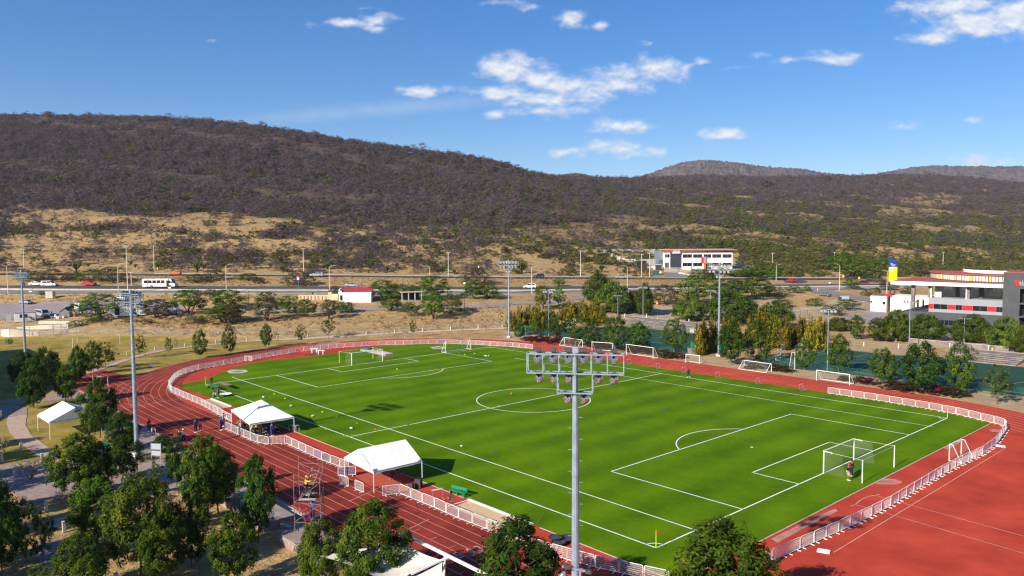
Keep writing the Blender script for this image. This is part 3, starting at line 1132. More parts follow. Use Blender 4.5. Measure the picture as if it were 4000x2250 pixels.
# path beyond the bend of the track
top_ = [(700, 1445), (850, 1425), (1080, 1355), (1330, 1270), (1500, 1225), (1700, 1192), (2100, 1145), (2576, 1106)]
bot_ = [(760, 1470), (900, 1440), (1120, 1370), (1350, 1290), (1520, 1240), (1700, 1206), (2100, 1158), (2576, 1116)]
drape('park_path', 'A', top_+bot_[::-1], M['path'], .05, .5)
drape('park_path', 'B', [(0, 1106), (400, 1085), (800, 1062), (1400, 1024), (2100, 995), (2560, 975), (2560, 990), (2100, 1008), (1400, 1040), (800, 1080), (400, 1100), (0, 1118)], M['gravel'], .05, .5)
flat('apron', [at0('B', *p)[:2] for p in ((560, 1190), (640, 1130), (780, 1090), (830, 1120), (850, 1140), (700, 1165))], mat('pinkish_apron', (.36, .17, .14), .9, var=.15), .006)
# courts
flat('sports_court', [[at0('C', *p)[:2] for p in ((60, 985), (110, 960), (560, 905), (870, 935), (1850, 1040), (1850, 1250), (1700, 1245), (920, 1160), (500, 1075), (90, 1035))],
                      [at0('D', *p)[:2] for p in ((-130, 1330), (450, 1215), (600, 1185), (1370, 1262), (2700, 1390), (2800, 1700), (1600, 1530), (0, 1365))]], M['turf'], .008)
ck = MB()
for reg, a, b_ in (('C', (560, 1000), (1400, 1090)), ('C', (870, 935), (1820, 1040)), ('C', (1200, 1060), (1660, 1010)), ('D', (450, 1225), (1000, 1280)), ('D', (600, 1190), (1370, 1268)), ('D', (100, 1320), (1600, 1520)),
                   ('D', (460, 1260), (610, 1232)), ('D', (560, 1330), (1010, 1245)), ('D', (1750, 1360), (2576, 1290)), ('D', (840, 1420), (1090, 1470)), ('I', (800, 205), (1610, 300)), ('I', (1390, 260), (1610, 230)), ('D', (0, 1335), (600, 1210))):
    seg(at0(reg, *a), at0(reg, *b_), .11, ck, .013)
for reg, x, y in (('D', 1360, 1390), ('D', 880, 1310), ('C', 1400, 1070)):
    c0 = at0(reg, x, y)
    arcl(c0[0], c0[1], 2.6, 0, 2*pi, 24, .1, ck, .0135)
struct('court_markings', ck.mesh('court_markings', mat('court_line_paint', (.30, .42, .36), .9, var=.2)))
# valley side: parking lot, tracks, pale ground
drape('parking_lot', 'A', [(-600, 742), (0, 738), (200, 736), (440, 724), (900, 706), (1250, 702), (1760, 720), (1930, 800), (1900, 836), (1450, 848), (1150, 850), (700, 868), (300, 880), (0, 905), (-600, 930)], M['lot'], .08)
drape('dirt_track', 'B', [(0, 800), (500, 800), (900, 790), (1650, 750), (2000, 755), (2560, 735), (2560, 770), (2100, 790), (1600, 790), (900, 815), (400, 825), (0, 828)], M['lot'], .08)
drape('dirt_track', 'C', [(0, 725), (300, 720), (560, 690), (740, 650), (620, 630), (760, 625), (900, 640), (760, 680), (560, 715), (300, 745), (0, 748)], M['lot'], .08)
drape('branch_road', 'D', [(420, 600), (560, 590), (700, 625), (1030, 680), (1030, 720), (860, 700), (600, 655), (440, 625)], M['asphalt_l'], .1)
drape('branch_road', 'D', [(-100, 560), (420, 575), (900, 575), (1300, 585), (1300, 600), (900, 592), (420, 600), (-100, 578)], M['asphalt_l'], .1)
drape('branch_road', 'D', [(155, 485), (250, 480), (360, 500), (400, 520), (330, 530), (170, 525)], M['asphalt'], .12)
drape('forecourt', 'W', [(1040, 575), (1110, 540), (1080, 490), (1290, 490), (1300, 515), (1650, 570), (1640, 585)], M['asphalt_l'], .12)
drape('forecourt', 'D', [(610, 895), (1030, 812), (1240, 830), (1430, 880), (1420, 950), (960, 930), (900, 880), (700, 915)], M['lot'], .04)


def kpos(u_, k):
    d = np.interp(u_, KU, KDEP[k])
    lat = (u_-2000)/FOC*d/1.0007
    x, y = CAM[0]+d*hd[0]+lat*rh[0], CAM[1]+d*hd[1]+lat*rh[1]
    return np.array([x, y, float(T(x, y))])


def strip(name, ka, kb_, m, dz, u0=-1150, u1=5150, n=160, off=(0, 0), cross=5):
    us = np.linspace(u0, u1, n)
    V = np.zeros((n, cross, 3))
    for i, uu in enumerate(us):
        a, b_ = kpos(uu, ka), kpos(uu, kb_)
        d = (b_-a)[:2]
        d = d/np.linalg.norm(d)
        a2, b2 = a[:2]+d*off[0], b_[:2]+d*off[1]
        for j in range(cross):
            p = a2+(b2-a2)*j/(cross-1)
            V[i, j] = (p[0], p[1], float(T(p[0], p[1]))+dz)
    V[:, :, 2] = np.maximum(V[:, :, 2], V[:, :, 2].mean(1, keepdims=True)-.05) if dz < .2 else V[:, :, 2]
    ix = np.arange(n*cross).reshape(n, cross)
    q = np.stack([ix[:-1, :-1], ix[1:, :-1], ix[1:, 1:], ix[:-1, 1:]], -1).reshape(-1, 4)
    return struct(name, npmesh(name, V.reshape(-1, 3), q, m))


strip('road', 2, 3, M['asphalt_l'], .12)
strip('road', 4, 5, M['asphalt'], .14)
strip('road', 6, 7, M['asphalt'], .12)
strip('road_verge', 3, 4, mat('pale_median', (.50, .43, .33), .9, var=.2, scale=.3), .10)


def ribbon(name, k, m, off, wdt, hgt, u0, u1, n=120, tapered=False):
    """A low kerb or wall running along the road."""
    b = MB()
    us = np.linspace(u0, u1, n)
    P = []
    for uu in us:
        a = kpos(uu, k)
        d = (kpos(uu, k)-kpos(uu, k-1))[:2]
        d /= np.linalg.norm(d)
        p = a[:2]+d*off
        P.append((p[0], p[1], float(T(*p))))
    for i in range(n-1):
        p, q = P[i], P[i+1]
        b.bar((p[0], p[1], p[2]+hgt/2), (q[0], q[1], q[2]+hgt/2), wdt, hgt)
    return b.mesh(name, m)


struct('kerb', ribbon('kerb', 2, M['concrete'], -.3, .3, .18, -1100, 5100))
struct('kerb', ribbon('kerb', 4, M['concrete'], -.3, .4, .25, -1100, 5100))
struct('kerb', ribbon('kerb', 7, M['concrete'], .4, .3, .32, 600, 5100))
# ---------------------------------------------------------------- vegetation
def leaf_quads(P, Nrm, size, asp, r_, droop=0.0):
    """One small rhombic leaf spray per point; returns (n*4, 3) vertices."""
    n = len(P)
    a = r_.normal(size=(n, 3))
    a -= (a*Nrm).sum(1, keepdims=True)*Nrm
    a /= np.linalg.norm(a, axis=1, keepdims=True)+1e-9
    a[:, 2] -= droop
    b = np.cross(Nrm, a)
    b /= np.linalg.norm(b, axis=1, keepdims=True)+1e-9
    L_ = size[:, None]
    W_ = L_*asp
    v = np.stack([P-a*L_*.5, P+b*W_*.5-a*L_*.05, P+a*L_*.5, P-b*W_*.5-a*L_*.05], 1)
    return v.reshape(-1, 3)


def foliage(name, m, n, clumps, crad, leaf, shape, seed, asp=.5, flat_=1.0, droop=0.0, tint_mean=.42, yellow=.0, cl=None, shell=.55, up=.5):
    """A crown of unit height and width.  shape(t, ang, r_) -> radius at height t in 0..1."""
    r_ = np.random.default_rng(seed)
    ph = r_.uniform(0, 6.28, 6)
    C = []
    while len(C) < clumps:
        t = r_.uniform(0, 1)
        a = r_.uniform(0, 2*pi)
        rmax = shape(t, a)*(1+.16*math.sin(2*a+ph[0])+.12*math.sin(3*a+ph[1]+4*t)+.12*math.sin(5*a+ph[2]-7*t))
        if rmax <= 0:
            continue
        if r_.uniform() > (rmax/.5)**1.0+.08:
            continue
        rr = rmax*(shell+(1-shell)*r_.uniform()**.5) if r_.uniform() < .78 else rmax*r_.uniform()
        C.append((rr*math.cos(a), rr*math.sin(a), t))
    C = np.array(C)
    if cl is not None:
        C = cl(C, r_)
    K = len(C)
    ci = r_.integers(0, K, n)
    cr_ = crad*r_.uniform(.6, 1.35, K)
    d = r_.normal(size=(n, 3))
    d /= np.linalg.norm(d, axis=1, keepdims=True)
    rad = cr_[ci]*r_.uniform(.25, 1, n)**.6
    P = C[ci]+d*rad[:, None]*np.array([1, 1, flat_])
    out = C[ci]-np.array([0, 0, .35])
    out /= np.linalg.norm(out, axis=1, keepdims=True)+1e-9
    N = d*.8+out*.7+r_.normal(size=(n, 3))*.45+np.array([0, 0, up])
    N /= np.linalg.norm(N, axis=1, keepdims=True)
    sz = leaf*r_.uniform(.6, 1.4, n)
    v = leaf_quads(P, N, sz, asp, r_, droop)
    f = np.arange(n*4).reshape(n, 4)
    me = npmesh(name, v, f, m)
    tc_ = np.clip(r_.normal(tint_mean, .17, K), 0, 1)
    ti = np.clip(tc_[ci]+r_.normal(0, .13, n)+yellow*np.clip((d[:, 2]+.2), 0, 1), 0, 1)
    fattr(me, 'tint', np.repeat(ti, 4))
    return me


def sh_ash(t, a):
    return .5*max(0, math.sin(pi*min(1, (t*.93+.05)))**.62)*(1.0-.25*t)


def sh_round(t, a):
    return .5*max(0, 1-(2*t-1)**2)**.42


def sh_dome(t, a):
    return .5*max(0, 1-(t*.98)**2.0)**.5*(1 if t > .12 else .72+t*2.3)


def sh_flat(t, a):
    return .5*(max(0, 1-abs(2*t-1)**2.5)**.6)


def sh_weep(t, a):
    return .5*max(0, math.sin(pi*(.14+.86*(1-(1-t)**1.3)*.98))**.55)


def sh_col(t, a):
    return .5*max(0, 1-t**2.6)**.8*(.75+.25*min(1, t*5))


def sh_mes(t, a):
    return .5*max(0, 1-(1.9*t-.75)**2/1.35)**.5


def sh_bush(t, a):
    return .5*max(0, 1-t**2.2)**.6


def trunk(name, m, spread=.22, top=.62, r0=.022, stems=1, seed=0, limbs=5, lean=.03, split=.3):
    """Trunk with limbs, unit height (and unit crown width)."""
    r_ = random.Random(seed)
    b = MB()
    for s in range(stems):
        a0 = 2*pi*s/stems+r_.uniform(-.5, .5)
        k = 0 if stems == 1 else 1
        p = Vector((.02*k*math.cos(a0), .02*k*math.sin(a0), -.02))
        rad = r0/(stems**.35)
        pts = [p]
        tz = top*r_.uniform(.85, 1.05)
        for j in range(1, 5):
            f = j/4
            off = spread*k*f**1.1
            pts.append(Vector((math.cos(a0)*off+r_.uniform(-lean, lean), math.sin(a0)*off+r_.uniform(-lean, lean), tz*f)))
        for j in range(4):
            b.tube(pts[j], pts[j+1], rad*(1-.17*j)*(1.25 if j == 0 else 1), rad*(1-.17*(j+1)), 7, caps=False)
        for l in range(limbs):
            f = r_.uniform(split, 1)
            j = min(3, int(f*4))
            q = pts[j].lerp(pts[j+1], f*4-j)
            a = r_.uniform(0, 2*pi)
            ln = r_.uniform(.12, .30)
            e1 = q+Vector((math.cos(a)*ln*.6, math.sin(a)*ln*.6, ln*.45))
            e2 = e1+Vector((math.cos(a+.4)*ln*.5, math.sin(a+.4)*ln*.5, ln*.35))
            b.tube(q, e1, rad*.42, rad*.28, 5, caps=False)
            b.tube(e1, e2, rad*.28, rad*.10, 4, caps=False)
    return b.mesh(name, m, smooth=True)


def bare_mesh(name, m, seed, n=60):
    """A leafless shrub: forked twigs of unit height."""
    r_ = random.Random(seed)
    b = MB()

    def grow(p, d, ln, rad, lev):
        q = p+d*ln
        b.tube(p, q, rad, rad*.6, 4, caps=False)
        if lev == 0:
            return
        for _ in range(3 if lev > 1 else 2):
            d2 = (d+Vector((r_.uniform(-.75, .75), r_.uniform(-.75, .75), r_.uniform(-.15, .45)))).normalized()
            grow(q, d2, ln*r_.uniform(.6, .85), rad*.6, lev-1)
    for _ in range(4):
        a = r_.uniform(0, 2*pi)
        grow(Vector((0, 0, 0)), Vector((math.cos(a)*.5, math.sin(a)*.5, 1)).normalized(), .27, .022, 4)
    return b.mesh(name, m)


def cactus_mesh(name, m, seed):
    r_ = random.Random(seed)
    b = MB()
    n = 22
    for i in range(n):
        a = r_.uniform(0, 2*pi)
        s = r_.uniform(.08, .44)
        x, y = math.cos(a)*s, math.sin(a)*s
        h0 = .30+r_.uniform(0, .1)
        p1 = Vector((x*.45, y*.45, h0))
        p2 = Vector((x, y, h0+.2))
        p3 = Vector((x*1.06, y*1.06, r_.uniform(.75, 1.0)))
        b.tube(p1, p2, .028, .032, 5, caps=False)
        b.tube(p2, p3, .034, .022, 5)
    b.tube((0, 0, -.02), (0, 0, .35), .07, .06, 7)
    for i in range(8):
        a = 2*pi*i/8
        b.tube((0, 0, .22), (math.cos(a)*.2, math.sin(a)*.2, .36), .04, .03, 5)
    me = b.mesh(name, m, smooth=True)
    fattr(me, 'tint', [min(1, max(0, v[2]*.7+r_.uniform(-.12, .12))) for v in b.v])
    return me


def cyp_cl(C, r_):
    """Several upright plumes."""
    k = 7
    a = r_.uniform(0, 2*pi, k)
    s = r_.uniform(.05, .34, k)
    top = r_.uniform(.70, 1.0, k)
    i = r_.integers(0, k, len(C))
    t = C[:, 2]
    nar = np.clip(1-t, .05, 1)**.7
    out = np.stack([np.cos(a[i])*s[i]+C[:, 0]*.62*nar, np.sin(a[i])*s[i]+C[:, 1]*.62*nar, t*top[i]], 1)
    return out


# prototype meshes: name -> list of (crown mesh, trunk mesh, crown bottom fraction)
PROTO = {}


def shift(me, z0, z1, wid_=1.0):
    n = len(me.vertices)
    a = np.empty(n*3, np.float32)
    me.vertices.foreach_get('co', a)
    a = a.reshape(-1, 3)
    a[:, 2] = z0+a[:, 2]*(z1-z0)
    a[:, :2] *= wid_
    me.vertices.foreach_set('co', a.ravel())
    me.update()
    return me


def proto(kind, var, n, clumps, crad, leaf, shape, mats, z0, tk, **kw):
    out = []
    for i in range(var):
        me = foliage('crown', mats[i % len(mats)], n, clumps, crad, leaf, shape, 100+hash(kind) % 1 + i*13+len(PROTO)*71, **kw)
        shift(me, z0, .96)
        tr = trunk('trunk', seed=i*7+len(PROTO), **tk) if tk else None
        out.append((me, tr))
    PROTO[kind] = out


TK = dict(m=M['bark'])
proto('near', 5, 15000, 190, .080, .043, sh_ash, [L['ash'], L['ash'], L['ash_d'], L['ash'], L['ash_y']], .17, dict(m=M['bark'], top=.75, r0=.016, limbs=12), asp=.42, yellow=.16)
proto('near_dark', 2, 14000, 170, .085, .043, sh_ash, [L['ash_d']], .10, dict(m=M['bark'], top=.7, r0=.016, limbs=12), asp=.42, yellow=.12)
proto('near_thin', 3, 2400, 70, .075, .060, sh_ash, [L['ash_y'], L['ash']], .25, dict(m=M['bark'], top=.85, r0=.012, limbs=16), asp=.42, yellow=.2)
proto('mid', 5, 6000, 150, .08, .048, sh_ash, [L['court'], L['ash'], L['court'], L['ash_d'], L['court']], .12, dict(m=M['bark_l'], top=.7, r0=.014, limbs=6), asp=.5, yellow=.12)
proto('young', 3, 2000, 70, .08, .060, sh_ash, [L['ash'], L['ash_y'], L['ash_y']], .26, dict(m=M['bark'], top=.8, r0=.014, limbs=7), asp=.5, yellow=.15)
proto('wisp', 2, 260, 40, .07, .085, sh_ash, [L['ash_y'], L['dry']], .25, dict(m=M['bark_l'], top=.9, r0=.010, limbs=8), asp=.4)
proto('mesq', 5, 5200, 120, .10, .058, sh_mes, [L['mesq'], L['mesq'], L['mesq_g'], L['mesq_b'], L['mesq']], .24, dict(m=M['bark'], top=.62, r0=.035, stems=3, spread=.26, limbs=5, lean=.05), asp=.4, flat_=.85, yellow=.2, up=.25)
proto('mesq_g', 3, 5600, 120, .10, .058, sh_mes, [L['mesq_g']], .22, dict(m=M['bark'], top=.6, r0=.03, stems=3, spread=.2, limbs=4, lean=.05), asp=.35, flat_=.8, yellow=.2)
proto('thorn', 3, 5000, 130, .095, .056, sh_dome, [L['mesq_b'], L['mesq'], L['mesq_b']], .08, dict(m=M['bark'], top=.5, r0=.02, stems=4, spread=.25, limbs=3), asp=.3, flat_=.8, yellow=.1)
proto('pepper', 4, 9000, 160, .095, .066, sh_weep, [L['pepper'], L['pepper'], L['mesq'], L['ash_y']], .10, dict(m=M['bark_l'], top=.6, r0=.028, limbs=6), asp=.25, droop=.9, yellow=.12, up=.2)
proto('cyp', 4, 7500, 300, .062, .062, sh_col, [L['cyp']], .0, dict(m=M['bark'], top=.5, r0=.012, limbs=2), asp=.4, cl=cyp_cl, yellow=.45, tint_mean=.36, flat_=1.8)
proto('shrub', 4, 3000, 80, .10, .05, sh_bush, [L['dry'], L['mesq_b'], L['mesq'], L['mesq_g']], .0, dict(m=M['bark'], top=.4, r0=.02, stems=3, spread=.2, limbs=3), asp=.4)
proto('boug', 3, 3000, 80, .11, .06, sh_bush, [L['boug'], L['boug_g'], L['boug_g']], .0, None, asp=.7, tint_mean=.45)
PROTO['bare'] = [(bare_mesh('branches', M['bark_l'], s), None) for s in (3, 5, 8)]
tree_no = [0]


def tree(kind, name, label, cat, P, hgt, wdt, group=None, var=None, rz=None):
    """Stand a tree (thing > trunk, crown) of the given height and crown width at ground point P."""
    i = tree_no[0]
    tree_no[0] += 1
    v = PROTO[kind]
    me, tr = v[(i if var is None else var) % len(v)]
    o = thing(name, label, cat, P, rz if rz is not None else (i*2.399) % 6.283, group, (wdt, wdt, hgt))
    link('branches' if kind == 'bare' else ('foliage' if tr is None else 'crown'), me, o)
    if tr is not None:
        link('trunk', tr, o)
    return o


def tree_px(kind, name, label, cat, reg, x, y, ytop, wpx, group=None, var=None, hmul=1.0, P=None):
    P = at(reg, x, y) if P is None else P
    k_ = .97 if kind in ('mesq', 'mesq_g', 'pepper') else 1.02 if kind[:4] == 'near' else 1.0
    H_ = height_at(P, reg, x, ytop)*hmul*(1.12 if k_ != 1 else 1.07)
    return tree(kind, name, label, cat, P, H_, wid(P, wpx*REG[reg][2])*1.18*k_, group, var)


# --- trees of the park below the camera: (kind, reg, x, y of the foot, y of the top, width, label)
G1 = 'ash trees in the park beside the track'
for kd, reg, x, y, yt, wp_, lab, var in (
    ('near', 'E', 705, 470, 95, 235, 'dark ash tree beside the white park tent, trunk in the dry lawn edge', 2),
    ('near_thin', 'E', 640, 525, 250, 150, 'slender leaning ash tree in front of the white park tent', 1),
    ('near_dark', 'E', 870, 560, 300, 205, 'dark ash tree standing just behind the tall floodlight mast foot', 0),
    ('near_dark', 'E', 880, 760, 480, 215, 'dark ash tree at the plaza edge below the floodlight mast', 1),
    ('near', 'E', 560, 900, 480, 330, 'large bushy green ash tree between the curved path and green kiosk', 0),
    ('near_dark', 'E', 690, 880, 520, 210, 'shaded ash tree in front of the green roofed kiosk', 0),
    ('near', 'E', 690, 1255, 790, 350, 'broad green ash tree with a visible trunk below the big bushy ash', 0),
    ('near', 'E', 1000, 1452, 760, 430, 'olive topped ash tree with pale trunk at the picture bottom', 4),
    ('near_dark', 'E', 1355, 1385, 905, 240, 'dark ash tree whose thin trunk stands in the sunlit dry lawn', 1),
    ('near', 'E', 1160, 1500, 1050, 310, 'leafy ash tree overlapping the olive topped ash at the bottom edge', 3),
    ('near', 'E', 1545, 1005, 580, 290, 'ash tree with yellowish top beside the track, pale trunk', 4),
    ('near', 'E', 1470, 1060, 500, 330, 'ash tree with two tone green crown beside the plaza', 1),
    ('near', 'E', 1250, 802, 505, 130, 'narrow ash tree in the square planter of the plaza', 2),
    ('near', 'F', 15, 1215, 645, 250, 'rounded dark green ash tree in front of the raised terrace', 2),
    ('near', 'E', 1660, 1520, 1045, 290, 'tapered ash tree at the bottom edge beside the dry lawn', 3),
    ('near', 'E', 20, 1480, 850, 270, 'big shaded ash tree cut by the picture edge', 2),
    ('near_thin', 'E', 195, 1435, 930, 170, 'thin ash tree with a crooked dark trunk over dry lawn', 0),
    ('near_thin', 'E', 306, 1392, 1000, 150, 'sparse yellowing ash tree with see-through crown', 2),
    ('near', 'E', 590, 1580, 1180, 320, 'round ash crown rising from the bottom edge below the path', 0),
    ('near_thin', 'E', 285, 1500, 1375, 170, 'small bright green sapling top at the bottom edge', 1),
    ('near_thin', 'E', 1105, 872, 640, 100, 'thin yellow-green sapling standing on the brick plaza', 2),
    ('near', 'F', 455, 1580, 1080, 300, 'ash tree with brownish leaves in front of the scaffold foot', 4),
    ('near', 'F', 830, 1640, 978, 430, 'big bright green ash tree between scaffold and shade sail', 0),
    ('near', 'V', 1300, 1570, 1326, 205, 'dense dark ash tree in front of the shade sails beside the front mast', 2),
    ('near', 'V', 1815, 1645, 1340, 270, 'wide ash treetop in front of the pitch corner', 1),
    ('near', 'E', 1770, 800, 640, 90, 'small ash sapling beside the lane below the pyramid tent', 2),
):
    tree_px(kd, 'ash_tree', lab, 'tree', reg, x, y, yt, wp_*1.0, G1, var)
for x, y, yt, wp_, lab in ((470, 235, -30, 150, 'tall narrow dark tree behind the white park tent'), (240, 260, -60, 190, 'shaded tree at the dark lawn beside the path fork'),
                           (330, 130, -150, 180, 'big dark tree in the building shadow beside the far edge mast'), (170, 110, -120, 170, 'dark tree in front of the far edge mast foot'),
                           (560, 75, -160, 130, 'dark yellow topped tree at the shadow boundary of the lawn')):
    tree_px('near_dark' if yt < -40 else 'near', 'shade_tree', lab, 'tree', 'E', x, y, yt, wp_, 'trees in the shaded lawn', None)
for k, (x, y, yt, wp_, kd) in enumerate(((1150, 575, 455, 130, 'near_dark'), (1035, 625, 592, 110, 'shrub'), (1215, 745, 705, 60, 'boug'), (1150, 905, 860, 110, 'shrub'))):
    tree_px(kd, 'shrub', ['dark bushy shrub beside the framed notice board', 'low dark hedge shrub at the mast foot', 'small yellow flowering shrub in a plaza planter', 'brownish shrub beside the concrete slab bench'][k], 'shrub', 'E', x, y, yt, wp_, 'shrubs around the plaza', 2)
for k, (x, y, yt, wp_) in enumerate(((30, 570, 425, 130), (215, 770, 590, 240), (355, 690, 555, 100), (440, 940, 820, 150))):
    tree_px('bare', 'leafless_shrub', ['leafless shrub with pale twigs beside the curved path edge', 'wide leafless shrub sprawling on the shaded lawn', 'twisted bare shrub beside the curved path end', 'fallen looking bare shrub at the paved square'][k], 'shrub', 'E', x, y, yt, wp_, 'leafless shrubs in the park', k)
# --- young trees on the lawn beyond the bend
cnt = 0
for reg, x, y, yt, wp_, kd, lab in (
    ('A', 2315, 1240, 955, 125, 'mid', 'dense oval young tree on the lawn, darkest of its row'), ('A', 2015, 1282, 1000, 130, 'mid', 'loose oval young tree beside the pinkish path'),
    ('A', 1700, 1255, 1075, 80, 'young', 'small yellowing young tree behind the pinkish path'), ('A', 1772, 1228, 1080, 40, 'wisp', 'nearly bare sapling beside the small yellowing tree'),
    ('A', 1410, 1290, 1050, 110, 'young', 'young tree behind the tall mast nearest the bend'), ('A', 1468, 1320, 1195, 55, 'wisp', 'tiny sapling beside the tall mast by the bend'),
    ('A', 1065, 1392, 1120, 205, 'young', 'spreading brownish yellow young tree in front of the path'), ('A', 940, 1445, 1125, 175, 'mid', 'dark young tree leaning over the path start'),
    ('A', 868, 1398, 1240, 130, 'young', 'yellowish small tree beside the dark leaning young tree'), ('A', 95, 1168, 1075, 62, 'young', 'small dark tree on the lawn by the pale channel'),
    ('B', 105, 1180, 943, 130, 'mid', 'rounded green young tree beside the track bend'), ('B', 205, 1142, 1020, 60, 'wisp', 'pale sapling next to the rounded green tree'),
    ('B', 430, 1092, 970, 80, 'wisp', 'faint pale sapling on the verge by the path'), ('B', 452, 1152, 948, 100, 'young', 'slanting pale green young tree on the verge'),
    ('B', 730, 1086, 885, 128, 'young', 'yellow-green young tree above the pink apron'), ('B', 990, 1102, 1040, 40, 'wisp', 'tiny twig sapling above the track barriers'),
    ('B', 1295, 1080, 975, 48, 'wisp', 'thin twig sapling on the tan verge'), ('B', 1370, 1056, 938, 70, 'wisp', 'loose topped sapling on the tan verge'),
    ('B', 1582, 1075, 870, 62, 'young', 'thin dark conifer-like sapling on the verge'), ('B', 2070, 1058, 885, 50, 'wisp', 'bare twig sapling with a small soil ring'),
    ('B', 2320, 1072, 890, 72, 'wisp', 'pale loose sapling near the far mast'), ('B', 2458, 977, 830, 70, 'wisp', 'faint sapling beside the far mast upper slope'), ('E', 720, 165, -40, 10, 'wisp', 'thin bare stake sapling by the chute end')):
    tree_px(kd, 'young_tree', lab, 'tree', reg, x, y, yt, wp_, 'young trees round the track bend', None)
    cnt += 1
# --- mesquites and shrubs on the slope
G2 = 'mesquite trees on the slope below the road'
for k, (kd, reg, x, y, yt, wp_, lab) in enumerate((
    ('mesq_g', 'A', 1010, 890, 660, 380, 'wide flat mesquite beside the white van in the parking lot'), ('mesq', 'A', 1575, 872, 708, 330, 'umbrella mesquite with twisted stems beside the white trailer'),
    ('mesq', 'A', 1910, 845, 610, 310, 'tall forked mesquite beside the orange barrels'), ('mesq_g', 'A', 2290, 800, 610, 330, 'bright green mesquite on the dirt track'),
    ('mesq', 'A', 2240, 935, 765, 330, 'dull olive mesquite on the lower slope'), ('mesq_b', 'A', 2330, 935, 750, 230, 'greyish mesquite with many stems on the lower slope'),
    ('mesq_b', 'B', 110, 905, 690, 250, 'brownish many-stemmed mesquite at the slope edge'), ('mesq', 'B', 105, 760, 628, 180, 'small dome mesquite behind the brownish one'),
    ('mesq_g', 'B', 325, 830, 668, 210, 'forked mesquite with bright top left of the cream wall'), ('mesq', 'B', 512, 872, 700, 170, 'V stemmed mesquite below the cream wall'),
    ('mesq_b', 'B', 735, 886, 710, 160, 'fan shaped mesquite below the red roofed house'), ('mesq_g', 'B', 850, 830, 720, 130, 'small green mesquite in front of the white house wall'),
    ('mesq_g', 'B', 930, 830, 728, 110, 'small dark mesquite in front of the white house wall'), ('mesq_g', 'B', 1350, 812, 652, 235, 'bright green mesquite beside the white house'),
    ('mesq', 'B', 1560, 862, 728, 150, 'small lopsided mesquite on the tan slope'), ('mesq', 'B', 1785, 892, 638, 220, 'mesquite with long bare Y trunk on the tan slope'),
    ('mesq_b', 'B', 1850, 862, 690, 10, 'bare leaning stem beside the Y trunk mesquite'), ('thorn', 'B', 1960, 830, 655, 230, 'round dark mesquite leaning over the dirt track'),
    ('mesq_g', 'B', 1270, 690, 515, 240, 'dark round mesquite directly behind the house'), ('mesq', 'B', 1440, 690, 548, 260, 'olive mesquite shading the picnic shelter'),
    ('mesq', 'B', 1575, 690, 560, 170, 'olive mesquite between shelter and tall green tree'), ('mesq_g', 'B', 1780, 690, 472, 310, 'tall dense green tree next to the road wall'),
    ('mesq_g', 'B', 2190, 688, 528, 200, 'green mesquite with clear trunk beside the lower road'), ('mesq', 'B', 2330, 682, 548, 210, 'olive mesquite beside the lower road kerb'),
    ('mesq', 'C', 310, 792, 570, 160, 'tall thin crowned mesquite beside a court lamp'), ('mesq_g', 'C', 475, 757, 585, 120, 'small leaning mesquite on the dirt track fork'),
    ('thorn', 'B', 2430, 690, 620, 120, 'low dark shrub beside the olive mesquite'))):
    kk = {'mesq_b': 'mesq'}.get(kd, kd)
    tree_px(kk, 'mesquite_tree', lab.replace('left of', 'near'), 'tree', reg, x, y, yt, wp_*1.0, G2, 3 if kd == 'mesq_b' else None)
G3 = 'big trees between courts and road'
